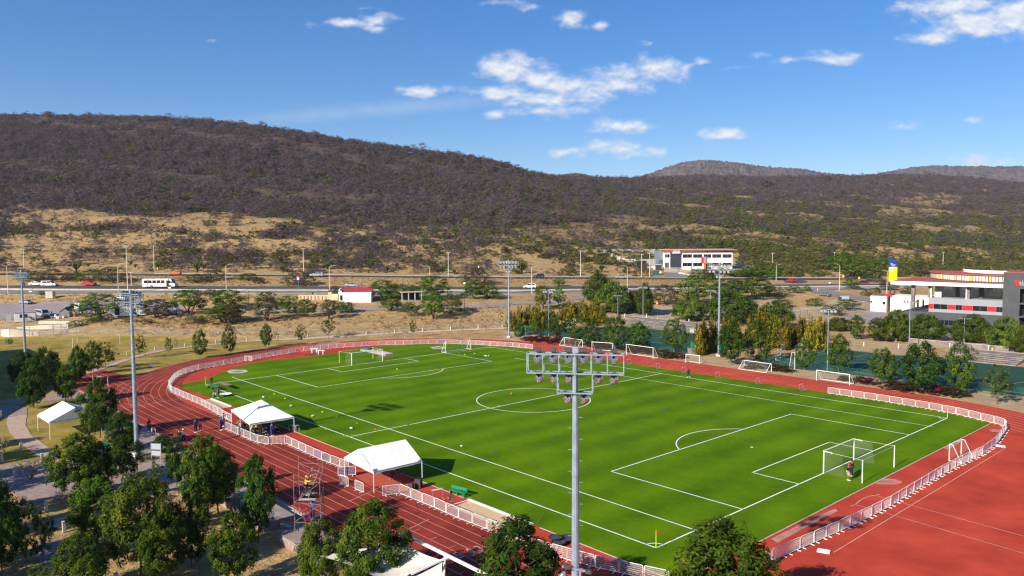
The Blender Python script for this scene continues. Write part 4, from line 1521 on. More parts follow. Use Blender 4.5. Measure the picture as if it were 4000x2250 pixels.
for k, (kd, reg, x, y, yt, wp_, lab) in enumerate((
    ('pepper', 'C', 870, 715, 463, 260, 'tall round pepper tree beside the lower road'), ('pepper', 'C', 1020, 832, 548, 330, 'broad weeping pepper tree shading a parked car'),
    ('pepper', 'C', 1222, 832, 615, 130, 'slim pale pepper tree beside the court lamp'), ('pepper', 'C', 1332, 852, 565, 180, 'olive pepper tree behind the second court lamp'),
    ('thorn', 'C', 1545, 745, 552, 270, 'dark spreading tree casting shade on pale ground'), ('pepper', 'C', 1785, 905, 688, 300, 'pale weeping pepper tree at the terrace edge'),
    ('mesq', 'C', 1860, 740, 470, 330, 'big bright topped tree below the workshop driveway'), ('pepper', 'C', 2200, 930, 640, 470, 'huge weeping tree behind the tall court mast'),
    ('thorn', 'C', 1920, 480, 385, 260, 'grey-green thorn tree in front of the workshop gate'), ('mesq_g', 'C', 2180, 690, 505, 330, 'dense green tree mass beside the curved road bend'),
    ('mesq', 'C', 2440, 690, 480, 300, 'dark green tree over the shaded dirt bank'), ('mesq_g', 'C', 2480, 480, 345, 190, 'green tree beside the workshop side wall'),
    ('mesq', 'C', 2290, 470, 400, 180, 'low green tree along the workshop lower wall'), ('thorn', 'C', 2200, 610, 520, 220, 'dusty shrub tree behind the tall court mast'),
    ('mesq_g', 'D', 60, 500, 355, 150, 'round green tree beside the road kerb with red car'), ('mesq_g', 'D', 730, 400, 250, 250, 'green thicket tree beside the road lamp'),
    ('mesq', 'D', 860, 490, 285, 300, 'wide dark thicket tree behind the yellow road signs'), ('mesq', 'D', 1080, 520, 300, 280, 'olive thicket tree beside the yellow totem'),
    ('mesq_g', 'D', 840, 590, 500, 140, 'bright shrub tree on the traffic island'), ('mesq', 'D', 1210, 600, 520, 150, 'yellow-green tree behind the double street lamp'),
    ('thorn', 'D', 60, 660, 560, 260, 'dark green thicket at the branch road edge'), ('mesq_g', 'D', 260, 630, 560, 120, 'low green shrub tree near the branch road'),
    ('shrub', 'D', 388, 612, 550, 90, 'round yellow-green shrub on the branch road corner'), ('thorn', 'D', 480, 760, 680, 150, 'shrub tree on pale dirt beside the mesh fence'),
    ('thorn', 'D', 650, 850, 750, 180, 'olive shrub beside the court fence corner'), ('mesq', 'D', 800, 800, 700, 190, 'thin olive tree along the court fence'),
    ('thorn', 'D', 140, 770, 690, 200, 'shrub tree above the golden cypresses'), ('pepper', 'D', 60, 980, 740, 280, 'weeping tree behind the golden cypress group'),
    ('thorn', 'D', 990, 660, 590, 90, 'small tree on the road verge before the annex'), ('thorn', 'D', 1080, 660, 570, 110, 'bare brown tree on the verge before the annex'), ('thorn', 'D', 1400, 650, 560, 120, 'green shrub under the roof overhang'))):
    tree_px(kd, 'pepper_tree' if kd == 'pepper' else ('shrub' if kd == 'shrub' else 'mesquite_tree'), lab, 'tree', reg, x, y, yt, wp_*1.03, G3, None)
# --- golden cypresses
i = 0
for reg, lst in (('C', ((20, 1010, 790, 90), (95, 1005, 760, 90), (165, 1000, 748, 95), (235, 1005, 728, 100), (310, 1000, 770, 100), (385, 985, 790, 90), (520, 900, 770, 70), (600, 905, 705, 105), (665, 905, 730, 95), (735, 910, 700, 100), (820, 925, 712, 95), (890, 930, 750, 80),
                        (1870, 1250, 875, 115), (1950, 1230, 890, 110), (2040, 1215, 900, 100), (2150, 1180, 880, 100), (2260, 1190, 862, 115), (2420, 1130, 850, 110), (2520, 1120, 760, 130))),
                 ('D', ((40, 1180, 870, 110), (150, 1200, 880, 95), (270, 1170, 905, 110), (335, 1165, 862, 90), (450, 1190, 850, 110), (545, 1195, 835, 130)))):
    for (x, y, yt, wp_) in lst:
        i += 1
        place = ('in the row behind the bougainvillea court' if x < 480 else 'in the clump beside the court goals' if x < 1000 else 'beside the tall court mast') if reg == 'C' else 'in the clump before the second court'
        tree_px('cyp', 'cypress_tree', f'golden tipped cypress, {ordw({"C": {True: (x > 480)*0}.get(x < 480, 0), "D": 0}[reg]+[q[0] for q in lst].index(x))} counted along its group, {place}', 'tree', reg, x, y, yt, wp_*1.55, 'golden tipped cypress trees')
# --- trees along the courts
G4 = 'court side trees'
for k, (reg, x, y, yt, wp_, kd, lab) in enumerate((
    ('C', 70, 1092, 922, 90, 'mid', 'small olive tree beside the green court cabinet'), ('C', 240, 1062, 868, 90, 'mid', 'narrow dark tree behind the bougainvillea hedge'),
    ('C', 428, 1090, 838, 150, 'mid', 'olive tree at the first court lamp'), ('C', 580, 1085, 888, 130, 'mid', 'pale tree behind the first trackside goal'),
    ('C', 755, 1165, 878, 260, 'mid', 'wide dark tree between first and second trackside goals'), ('C', 1040, 1200, 858, 215, 'mid', 'dark tree behind the second trackside goal'),
    ('C', 1275, 1195, 930, 225, 'mid', 'round green tree behind the third trackside goal'), ('C', 1625, 1232, 885, 215, 'mid', 'dark conical tree beside the purple flowers'),
    ('C', 2200, 1352, 920, 245, 'mid', 'dark tree beside the tall court mast foot'), ('C', 2480, 1330, 905, 250, 'mid', 'tall green tree behind the fifth trackside goal'),
    ('D', 365, 1400, 1108, 180, 'mid', 'bright green tree beside the white court goal frame'), ('D', 710, 1432, 1058, 225, 'mid', 'round olive tree beside the second court lamp'),
    ('I', 717, 242, 15, 150, 'mid', 'yellowish narrow tree behind the long barrier row'), ('I', 960, 292, -20, 245, 'mid', 'broad dense green tree behind the long barrier row'),
    ('I', 1205, 302, -20, 165, 'mid', 'tall loose tree beside the pink flowering hedge'), ('I', 1440, 368, 128, 145, 'young', 'small brown olive tree on the tan verge'),
    ('D', 2360, 1180, 1110, 60, 'young', 'tiny tree on the strip below the terrace'), ('C', 2350, 1300, 1150, 60, 'wisp', 'sapling beside the green cabinet'))):
    tree_px(kd, 'court_tree', lab, 'tree', reg, x, y, yt, wp_*1.05, G4, None)
G5 = 'trees in front of the grey and red building'
for k, (x, y, yt, wp_, kd, lab) in enumerate((
    (700, 1010, 885, 200, 'pepper', 'pale loose tree beside the empty forecourt'), (890, 1092, 858, 165, 'mid', 'dark round tree at the forecourt edge'),
    (1110, 1115, 878, 210, 'mid', 'dark conical tree in front of the white annex'), (1290, 1115, 828, 260, 'pepper', 'yellow-green weeping tree in front of the charcoal wall'),
    (1590, 1115, 860, 300, 'pepper', 'round green tree in front of the ground floor windows'), (2060, 1125, 875, 300, 'pepper', 'brown olive tree in front of the charcoal wall'),
    (1950, 1115, 930, 200, 'pepper', 'brownish smaller tree beside the court lamp'), (2395, 1195, 905, 330, 'pepper', 'green tree with pale leaning trunk before the dark tower'),
    (2590, 1240, 990, 220, 'pepper', 'tree at the picture edge under the dark tower'), (1480, 1130, 960, 90, 'young', 'small tree beside the court lamp foot'), (1700, 1020, 900, 90, 'wisp', 'thin tree before the ground floor'))):
    tree_px(kd, 'pepper_tree' if kd == 'pepper' else 'court_tree', lab, 'tree', 'D', x, y, yt, wp_*1.05, G5, None)
# --- bougainvillea hedges
for k, (reg, x, y, yt, wp_, v, lab) in enumerate((
    ('C', 175, 1105, 1062, 110, 0, 'pink bougainvillea hedge end beside the green cabinet'), ('C', 265, 1115, 1062, 130, 0, 'pink bougainvillea hedge middle before the court tree'), ('C', 360, 1118, 1068, 120, 0, 'bright magenta hedge beside the first court lamp'),
    ('C', 450, 1138, 1072, 130, 0, 'magenta hedge bush at the first trackside goal'), ('C', 620, 1150, 1090, 120, 0, 'crimson bush inside the first trackside goal'), ('C', 830, 1175, 1120, 110, 1, 'brownish hedge behind the second goal'), ('C', 920, 1190, 1125, 130, 1, 'clipped olive hedge behind the second goal'),
    ('C', 1170, 1210, 1165, 130, 1, 'low reddish hedge behind the third goal end'), ('C', 1330, 1230, 1172, 180, 1, 'low mixed hedge behind the third goal'), ('C', 1540, 1270, 1205, 160, 1, 'green red hedge beside the purple bush'), ('C', 1690, 1285, 1235, 100, 0, 'purple flowering bush at the hedge end'),
    ('C', 2440, 1385, 1335, 120, 1, 'dark reddish bush inside the fifth goal'), ('D', 60, 1400, 1345, 130, 1, 'red flecked bush behind the fifth goal'), ('D', 170, 1420, 1362, 120, 1, 'low red flecked bush beside the fifth goal'),
    ('I', 480, 215, 190, 60, 1, 'dark red bush at the sixth goal'), ('I', 580, 230, 195, 70, 1, 'green bush at the sixth goal'), ('I', 637, 242, 203, 65, 0, 'purple bougainvillea beside the sixth goal'), ('I', 790, 270, 222, 110, 1, 'green red hedge before the yellowish tree'), ('I', 880, 285, 232, 110, 1, 'dull red hedge before the broad tree'),
    ('I', 1060, 300, 250, 110, 0, 'pink flowering hedge beside the tall loose tree'), ('I', 1165, 315, 268, 110, 1, 'green hedge end with a pink top'))):
    tree_px('boug', 'bougainvillea_bush', lab, 'bush', reg, x, y, yt, wp_*1.35, 'bougainvillea bushes along the courts', v)
# --- shrubs near the parking lot and on the bank
for k, (kd, reg, x, y, yt, wp_, lab) in enumerate((
    ('shrub', 'A', 930, 925, 835, 200, 'yellow-brown shrub below the parking lot edge'), ('thorn', 'A', 1285, 925, 855, 90, 'grey-green shrub in front of the trailer'), ('thorn', 'A', 1960, 935, 850, 170, 'dull green shrub on the slope below the forked mesquite'), ('shrub', 'A', 290, 915, 860, 90, 'dark shrub beside the site cabin'),
    ('thorn', 'A', 760, 960, 905, 130, 'twiggy grey shrub beside the pale channel'), ('thorn', 'A', 1480, 935, 890, 110, 'low brown shrub below the trailer'), ('thorn', 'A', 420, 650, 610, 60, 'tiny shrub on the roadside bank'), ('shrub', 'A', 920, 650, 622, 60, 'dry bush on the roadside bank'), ('thorn', 'A', 2120, 650, 592, 150, 'yellow-green bush by the lower road'),
    ('thorn', 'A', 1130, 520, 370, 250, 'big green thicket beside the street lamp across the road'), ('thorn', 'A', 900, 510, 385, 200, 'dark thicket between the carriageways'), ('thorn', 'A', 730, 505, 410, 170, 'grey-green thicket between the carriageways'), ('thorn', 'A', 520, 505, 390, 230, 'grey thicket behind the white cars'), ('thorn', 'A', 300, 505, 400, 200, 'brown thicket behind the mast head'),
    ('thorn', 'A', 2160, 500, 388, 160, 'grey-green shrub beyond the bus'), ('thorn', 'A', 1960, 520, 440, 220, 'low grey thicket beyond the bus front'), ('thorn', 'A', 2500, 500, 430, 200, 'low thicket between the carriageways'), ('thorn', 'B', 425, 550, 412, 250, 'dark shrub behind the blue red banner'), ('thorn', 'B', 2205, 545, 388, 250, 'round grey shrub beside the road wall'),
    ('mesq_g', 'C', 470, 560, 490, 110, 'yellow palo verde shrub beside the road kerb'), ('thorn', 'B', 20, 530, 470, 110, 'low shrub on the grass median'), ('thorn', 'B', 790, 640, 560, 90, 'leafless shrub beside the house wall'), ('thorn', 'C', 1280, 380, 305, 110, 'cactus-like green shrub beside the utility poles'), ('thorn', 'C', 1170, 360, 320, 90, 'green topped shrub above the road bend'), ('mesq', 'C', 1880, 370, 325, 80, 'small tree before the workshop windows'), ('wisp', 'C', 1812, 380, 345, 40, 'sapling before the workshop wall'))):
    tree_px(kd, 'sapling' if kd == 'wisp' else 'shrub', lab, 'shrub', reg, x, y, yt, wp_*1.1, 'shrubs along the road and bank', None)
# --- agave-like palms by the cream wall
# --- scrub on the hills: 300 bushes one can tell apart, the rest as one scattered cover
r_ = np.random.default_rng(11)


def scrub_mesh(m, n, seed, crad=.16, leaf=.11, shape=sh_dome, **kw):
    me = foliage('scrub_bush', m, n*3, 22, crad, leaf, shape, seed, flat_=.8, up=.2, **kw)
    return me


SB = [scrub_mesh(L['grey'], 150, 1, asp=.3), scrub_mesh(L['grey'], 150, 2, asp=.3), scrub_mesh(L['grey'], 130, 3, asp=.25), scrub_mesh(L['mesq_b'], 150, 4), scrub_mesh(L['scrub_g'], 150, 5, asp=.5), scrub_mesh(L['cactus'], 120, 6, crad=.14, asp=.6, leaf=.10, shape=sh_bush), scrub_mesh(L['mesq_b'], 130, 7)]
NB = [foliage('crown', L['grey'], 2400, 60, .11, .055, sh_dome, 21, asp=.3, flat_=.8, up=.2), foliage('crown', L['mesq_b'], 2400, 60, .11, .055, sh_dome, 22, asp=.35, flat_=.8, up=.2), foliage('crown', L['scrub_g'], 2400, 60, .11, .055, sh_dome, 23, asp=.4, flat_=.8, up=.2), foliage('crown', L['grey'], 2200, 60, .11, .055, sh_bush, 24, asp=.3, up=.2)]
CA = [cactus_mesh('stems', L['cactus'], s) for s in (1, 2, 3)]


def dens(dep, U, x, y):
    """Share of ground under scrub."""
    n = (np.sin(x*.021+y*.017)+np.sin(x*.043-y*.031+1.3)+np.sin(-x*.012+y*.05+.4)+np.sin(x*.09+y*.07+2)*.7)/3.7
    base = np.interp(dep, [300, 340, 400, 470, 560, 900], [.12, .38, .54, .90, 1.0, 1.0])
    right = np.clip((U-2300)/700, 0, 1)
    base = base*(1-right)+right*np.interp(dep, [340, 420, 520, 700, 1000, 1700], [.40, .65, .72, .80, .95, 1])
    thr = np.where(base > .97, -9, n)
    patch = np.interp(n, [-.55, .1], [.25, 1.25])
    return np.clip(base*np.where(dep < 620, patch, 1.0), 0, 1)


def pale_patch(U, V):
    m = np.zeros(U.shape, bool)
    for (cx, cy, a, b) in ((3640, 790, 130, 26), (3560, 840, 170, 22), (2330, 890, 180, 24), (250, 860, 220, 34), (330, 940, 330, 34), (1000, 960, 260, 26), (900, 900, 180, 26), (1290, 848, 90, 9), (3640, 905, 300, 8), (2700, 900, 250, 14), (560, 930, 250, 18), (200, 960, 200, 16), (2870, 930, 260, 12), (980, 865, 60, 14)):
        m |= ((U-cx)/a)**2+((V-cy)/b)**2 < 1
    return m


def scatter(n, d0, d1, sp):
    dep = np.sqrt(r_.uniform(d0**2, d1**2, n))
    s = r_.uniform(-.86, .86, n)
    x = CAM[0]+dep*hd[0]+dep*s*rh[0]
    y = CAM[1]+dep*hd[1]+dep*s*rh[1]
    U = 2000+FOC*s
    lim = np.interp(U, SKU, SKD)*1.03
    P = np.stack([x, y, T(x, y)], 1)
    pu, pv = topx(P)
    dn = np.interp(U, KU, KDEP[7])
    keep = (dep > dn+5) & (dep < lim) & (r_.uniform(size=n) < dens(dep, U, x, y)) & ~(pale_patch(pu, pv) & (r_.uniform(size=n) < .80))
    bx = ((pu > 2545) & (pu < 2885) & (pv > 980) & (pv < 1064)) | ((pu > 2545) & (pu < 2780) & (pv > 1050) & (pv < 1092))
    keep &= ~bx
    return P[keep], U[keep], dep[keep], pv[keep]


pts, pU, pD, pV = scatter(56000, 300, 920, 4)
p2_, u2_, d2_, v2_ = scatter(58000, 920, 1650, 6)
pts = np.concatenate([pts, p2_])
pU = np.concatenate([pU, u2_])
pD = np.concatenate([pD, d2_])
nbig = len(pts)
p3_, u3_, d3_, v3_ = scatter(26000, 300, 540, 2)
pts = np.concatenate([pts, p3_])
pU = np.concatenate([pU, u3_])
pD = np.concatenate([pD, d3_])
g_ = r_.uniform(size=len(pts))
right = np.clip((pU-1500)/1500, 0, 1)
low = np.clip((620-pD)/250, 0, 1)*.30+right*np.clip((1000-pD)/500, 0, .62)
kind = np.where(g_ < .03+low*.42, 5, np.where(g_ < .08+low*1.0, 4, np.where(g_ < .16+low*1.0, 3, 0)))
kind = np.where(kind == 0, r_.integers(0, 3, len(pts)), kind)
kind = np.where((kind == 3) & (r_.uniform(size=len(pts)) < .5), 6, kind)
scl = r_.lognormal(math.log(4.8), .30, len(pts))*np.where(pD > 920, 1.5, np.where(pD > 500, 1.18, 1.0))*np.where((kind == 5), .62, 1)
scl[nbig:] = r_.uniform(.7, 2.0, len(pts)-nbig)
order = np.argsort(pD+np.where(np.arange(len(pts)) >= nbig, 9999, 0))
near = [i for i in order if -120 < pU[i] < 4120][:300]
rest = np.setdiff1d(np.arange(len(pts)), near)
LMK = [(620, 1110, 'the white bus'), (170, 1110, 'the white cars'), (350, 1110, 'the red hatchback'), (690, 1070, 'the orange coupe'), (1235, 1075, 'the silver wagon'), (1190, 1000, 'the painted utility pole'), (1370, 1150, 'the red roofed house'), (1750, 1030, 'the tall concrete utility pole'),
       (1990, 1030, 'the far floodlight mast'), (2080, 1120, 'the white SUV'), (2268, 1020, 'the slim utility pole'), (2400, 990, 'the stepped retaining wall'), (2700, 1000, 'the workshop building'), (2950, 1030, 'the workshop side wall'), (3090, 1100, 'the red car on the bend'), (3260, 1020, 'the white utility pole'), (3490, 1040, 'the yellow blue totem'), (3690, 1000, 'the short white utility pole'), (3860, 1060, 'the red roof'), (960, 1000, 'the plain street lamp'), (1460, 1060, 'the median road kerb'), (30, 1050, 'the far edge street lamp'), (500, 1000, 'the tall twin utility pole')]
for n_, i in enumerate(near):
    P = pts[i]
    k = kind[i]
    u_, v_ = topx(P)
    lm = min(LMK, key=lambda q: abs(q[0]-u_)+.4*abs(q[1]-v_))[2]
    s = scl[i]*1.05
    if k == 5 or (k == 4 and n_ % 3 == 0):
        o = thing('cactus', f'branching tree cactus on the dry slope above {lm}', 'cactus', P-np.array([0, 0, .1]), r_.uniform(0, 6), 'tree cacti on the dry slope', (s*.6, s*.6, s*.62))
        link('stems', CA[n_ % 3], o)
    else:
        j = {0: 0, 1: 0, 2: 3, 3: 1, 4: 2, 6: 1}[int(k)]
        d_ = ['grey leafless thorn bush', 'dull olive thorn bush', 'green leafy bush', 'low grey twiggy bush'][j]
        o = thing('thorn_bush', f'{d_} on the dry slope above {lm}', 'bush', P-np.array([0, 0, .15]), r_.uniform(0, 6), 'thorn bushes on the dry slope', (s, s, s*(.62 if j < 2 else .7)))
        link('crown', NB[j], o)
# the rest: one object whose points carry a bush each
sp_, sk_, ss_ = pts[rest], kind[rest], scl[rest]
me = bpy.data.meshes.new('hillside_scrub')
me.vertices.add(len(sp_))
me.vertices.foreach_set('co', (sp_-np.array([0, 0, .2])).astype(np.float32).ravel())
ia = me.attributes.new('kind', 'INT', 'POINT')
ia.data.foreach_set('value', sk_.astype(np.int32))
va = me.attributes.new('size', 'FLOAT_VECTOR', 'POINT')
sv = np.stack([ss_, ss_*r_.uniform(.85, 1.15, len(ss_)), ss_*r_.uniform(.50, .75, len(ss_))*np.where(sk_ == 5, 1.6, 1)], 1)
va.data.foreach_set('vector', sv.astype(np.float32).ravel())
ra_ = me.attributes.new('turn', 'FLOAT_VECTOR', 'POINT')
rv = np.zeros((len(ss_), 3))
rv[:, 2] = r_.uniform(0, 6.28, len(ss_))
ra_.data.foreach_set('vector', rv.astype(np.float32).ravel())
scrub = link('hillside_scrub', me)
tag(scrub, 'dense cover of grey thorn scrub with green cacti over the whole hillside', 'scrub', None, 'stuff')
bc = bpy.data.collections.new('scrub_kinds')
for i, m_ in enumerate(SB):
    o = bpy.data.objects.new(f'scrub_bush_{chr(97+i)}', m_)
    bc.objects.link(o)
ng = bpy.data.node_groups.new('scrub_scatter', 'GeometryNodeTree')
ng.interface.new_socket('Geometry', in_out='INPUT', socket_type='NodeSocketGeometry')
ng.interface.new_socket('Geometry', in_out='OUTPUT', socket_type='NodeSocketGeometry')
gi, go = ng.nodes.new('NodeGroupInput'), ng.nodes.new('NodeGroupOutput')
ci = ng.nodes.new('GeometryNodeCollectionInfo')
ci.inputs['Collection'].default_value = bc
ci.inputs['Separate Children'].default_value = True
ci.inputs['Reset Children'].default_value = True
ip = ng.nodes.new('GeometryNodeInstanceOnPoints')


def named(nm, dt):
    n = ng.nodes.new('GeometryNodeInputNamedAttribute')
    n.data_type = dt
    n.inputs['Name'].default_value = nm
    return [o_ for o_ in n.outputs if o_.enabled and o_.name == 'Attribute'][0]


ip.inputs['Pick Instance'].default_value = True
ng.links.new(gi.outputs[0], ip.inputs['Points'])
ng.links.new(ci.outputs[0], ip.inputs['Instance'])
ng.links.new(named('kind', 'INT'), ip.inputs['Instance Index'])
ng.links.new(named('size', 'FLOAT_VECTOR'), ip.inputs['Scale'])
er = ng.nodes.new('FunctionNodeEulerToRotation')
ng.links.new(named('turn', 'FLOAT_VECTOR'), er.inputs[0])
ng.links.new(er.outputs[0], ip.inputs['Rotation'])
ng.links.new(ip.outputs[0], go.inputs[0])
md = scrub.modifiers.new('scatter', 'NODES')
md.node_group = ng
print('scrub', len(sp_), 'near', len(near))
# dry grass tussocks on the bank
tg = foliage('tuft', L['dry'], 26, 6, .25, .55, sh_bush, 77, asp=.25, up=-.2)
tp = []
for reg, pl, n in (('A', [(0, 640), (2576, 640), (2576, 700), (0, 740)], 260), ('B', [(0, 830), (700, 880), (1500, 820), (2576, 760), (2576, 960), (1000, 1060), (0, 1060)], 420), ('A', [(1100, 880), (2576, 880), (2576, 1060), (1400, 1050), (1000, 960)], 380), ('A', [(1250, 460), (2576, 460), (2576, 560), (1250, 560)], 400), ('B', [(0, 470), (2576, 490), (2576, 560), (0, 570)], 500), ('C', [(0, 485), (1700, 480), (1700, 540), (0, 545)], 450)):
    wp_ = np.array(wpoly(reg, pl))
    lo, hi = wp_.min(0), wp_.max(0)
    q = r_.uniform(lo, hi, (n*4, 2))
    q = q[inside(q[:, 0], q[:, 1], wp_)][:n]
    tp.append(q)
tp = np.concatenate(tp)
tz = T(tp[:, 0], tp[:, 1])
nv = len(tg.vertices)
tv = np.empty(nv*3, np.float32)
tg.vertices.foreach_get('co', tv)
tv = tv.reshape(-1, 3)
ta = np.empty(nv, np.float32)
tg.attributes['tint'].data.foreach_get('value', ta)
allv, allt = [], []
for (x, y), z in zip(tp, tz):
    s = r_.uniform(.5, 1.25)
    a = r_.uniform(0, 6.28)
    c, s_ = math.cos(a)*s, math.sin(a)*s
    allv.append(np.stack([tv[:, 0]*c-tv[:, 1]*s_+x, tv[:, 0]*s_+tv[:, 1]*c+y, tv[:, 2]*s*.55+z-.05], 1))
    allt.append(np.clip(ta+r_.normal(0, .15), 0, 1))
allv = np.concatenate(allv)
me = npmesh('dry_grass', allv, np.arange(len(allv)).reshape(-1, 4), L['dry'])
fattr(me, 'tint', np.concatenate(allt))
tag(link('dry_grass', me), 'tussocks of dry golden grass on the bank and slope', 'grass', None, 'stuff')
# ---------------------------------------------------------------- floodlight masts
def make_lamp(parent, x, y, z, boxz, tilt=R(28)):
    """One floodlight: a spun reflector bowl aimed at +y and down, with its ballast box."""
    rot = Matrix.Rotation(-(pi/2+tilt), 3, 'X')
    b = MB()
    prof = [(.06, -.30), (.10, -.27), (.15, -.22), (.215, -.12), (.265, 0), (.285, .10), (.27, .10)]
    b.lathe(prof, (x, y, z), 14, rot=rot)
    fl = b.build('floodlight', M['chrome'], parent, smooth=True)
    b = MB()
    b.lathe([(.27, .09), (.14, .11), (.001, .115)], (x, y, z), 14, rot=rot)
    b.build('lens', M['glass_lamp'], fl, smooth=True)
    b = MB()
    b.box((x, y-.02, boxz), (.36, .24, .20))
    b.bar((x, y, boxz), (x, y-.06, z+.12), .07)
    b.build('ballast_box', M['dark'], fl, bevel=.015)
    return fl


def mast_frame():
    b = MB()
    W2, D2 = 2.68, .30
    z0, z1, z2 = 18.72, 19.80, 17.62
    for z in (z0, z1):
        for s in (-1, 1):
            b.bar((-W2, s*D2, z), (W2, s*D2, z), .07)
        for x in np.linspace(-W2, W2, 7):
            b.bar((x, -D2, z), (x, D2, z), .06)
    for s in (-1, 1):
        for x in np.linspace(-W2, W2, 7):
            b.bar((x, s*D2, z0), (x, s*D2, z1), .05)
    for x in (-W2, W2):
        b.bar((x, -D2, z0), (x, D2, z1), .03)
    b.bb(-W2, W2, -.16, .16, z0-.05, z0-.02)
    for s in (-1, 1):
        b.bar((-.97, s*D2, z2), (.97, s*D2, z2), .07)
        for x in (-.97, 0, .97):
            b.bar((x, s*D2, z2), (x, s*D2, z0), .065)
    for x in (-.97, .97):
        b.bar((x, -D2, z2), (x, D2, z2), .06)
        b.bar((x, -D2, z2), (x, D2, z0), .03)
    b.bb(-.95, .95, -.2, .2, z2-.05, z2-.02)
    b.tube((-.5, .1, 18.5), (.6, .1, 18.46), .03)
    return b


def make_mast(P, aim, label):
    t = thing('floodlight_mast', label, 'floodlight mast', P, aim-pi/2, 'tall floodlight masts round the track')
    b = MB()
    b.tube((0, 0, .0), (0, 0, 6.5), .27, .235, 10)
    b.tube((0, 0, 6.5), (0, 0, 13), .245, .19, 10)
    b.tube((0, 0, 13), (0, 0, 19.9), .20, .14, 10)
    b.tube((0, 0, 6.4), (0, 0, 6.55), .262, .258, 10)
    b.tube((0, 0, 12.9), (0, 0, 13.05), .215, .21, 10)
    for i in range(22):
        z = 3.2+i*.62
        s = 1 if i % 2 else -1
        b.bar((0, 0, z), (s*.42, -.02, z), .022)
    b.build('pole', M['steel'], t)
    MB().box((0, 0, .22), (.95, .95, .5)).build('base', M['concrete'], t, bevel=.03)
    b = mast_frame()
    b.build('frame', M['steel'], t)
    MB().box((.02, 0, 20.02), (.32, .24, .34)).tube((0, 0, 20), (0, 0, 20.5), .018, .012).build('lightning_rod', M['steel'], t)
    for i in range(6):
        make_lamp(t, -2.12+i*.85, .12, 19.48, 19.98)
    for x in (-2.05, -1.2, -.38, 1.28, 2.13):
        make_lamp(t, x, .22, 18.36, 18.62)
    for x in (-.42, .48):
        make_lamp(t, x, .22, 17.22, 17.50)
    return t


m0 = make_mast((9.8, -54.0, 0), R(128.8), 'big steel floodlight mast rising in front of the pitch, thirteen lamps')
b = MB()
b.bar((-.75, -.3, 7.72), (.95, -.3, 7.48), .10)
b.bar((.28, -.3, 7.6), (.28, -.3, 7.05), .10)
ca = b.build('crossarm', M['steel'], m0)

for x, z in ((-.45, 7.6), (.75, 7.38)):
    b = MB()
    b.lathe([(.06, .32), (.12, .22), (.22, 0), (.24, -.1)], (x-.28, -.42, z-.42), 12, rot=Matrix.Rotation(R(25), 3, 'Y'))
    fl = b.build('floodlight', M['chrome'], m0, smooth=True)
    MB().box((x, -.4, z+.16), (.34, .26, .20)).build('ballast_box', M['dark'], fl, bevel=.015)
for P, aim, lab in ((at0('V', 345, 1148), R(98), 'tall floodlight mast standing beside the near straight, seen from its side'), (at0('A', 262, 1405), R(106), 'floodlight mast at the far edge of the shaded lawn'),
                    (at0('B', 2546, 1078), R(-62), 'floodlight mast behind the far bend, lamps facing the pitch'), (at0('C', 2080, 1266), R(-80), 'tall floodlight mast between the sports courts')):
    c = dup(m0, (P[0], P[1], 0), aim-pi/2, lab)
    for ch in list(c.children):
        n_ = ch.name.split('.')[0]
        loc = sum((v.co for v in ch.data.vertices), Vector())/len(ch.data.vertices)
        if n_ == 'crossarm' or (n_ == 'floodlight' and loc.z < 9):
            for g2 in list(ch.children):
                bpy.data.objects.remove(g2)
            bpy.data.objects.remove(ch)
    if 'edge of' in lab or 'side' in lab:
        pass

# --- court lamps: four lamps on a bar
cl0 = None
for reg, x, y, yt, lab in (('C', 368, 1066, 605, 'court lamp post behind the magenta hedge'), ('C', 1065, 880, 650, 'court lamp post in front of the weeping pepper tree'), ('C', 1318, 910, 565, 'court lamp post beside the dark spreading tree'), ('C', 1998, 915, 598, 'court lamp post beside the tall court mast'),
                           ('D', 597, 1437, 790, 'court lamp post beside the golden cypress clump'), ('D', 1420, 1166, 708, 'court lamp post in front of the white annex'), ('D', 1972, 1132, 880, 'court lamp post in front of the charcoal ground floor')):
    P = at(reg, x, y)
    H_ = height_at(P, reg, x, yt)
    if cl0 is None:
        t = thing('court_lamp', lab, 'lamp post', P, 0, 'court lamp posts')
        MB().tube((0, 0, 0), (0, 0, 12), .13, .07, 8).build('pole', M['steel'], t)
        b = MB().bar((-1.35, 0, 11.9), (1.35, 0, 11.9), .09)
        b.build('crossarm', M['steel'], t)
        for xx in (-1.2, -.55, .55, 1.2):
            rot = Matrix.Rotation(-(pi/2+R(32)), 3, 'X')
            f = MB().lathe([(.08, -.30), (.16, -.22), (.27, 0), (.31, .12)], (xx, .2, 11.62), 12, rot=rot).build('floodlight', M['chrome'], t, smooth=True)
            MB().lathe([(.30, .10), (.15, .13), (.001, .135)], (xx, .2, 11.62), 12, rot=rot).build('lens', M['glass_lamp'], f, smooth=True)
            MB().box((xx, 0, 11.98), (.3, .3, .2)).build('ballast_box', M['dark'], f)
        cl0 = t
        t.scale = (1, 1, H_/12)
        t.rotation_euler = (0, 0, R(200))
    else:
        dup(cl0, P, R(200), lab, None, (1, 1, H_/12))

# ---------------------------------------------------------------- white crowd barriers
BL, BH = 2.0, 1.08


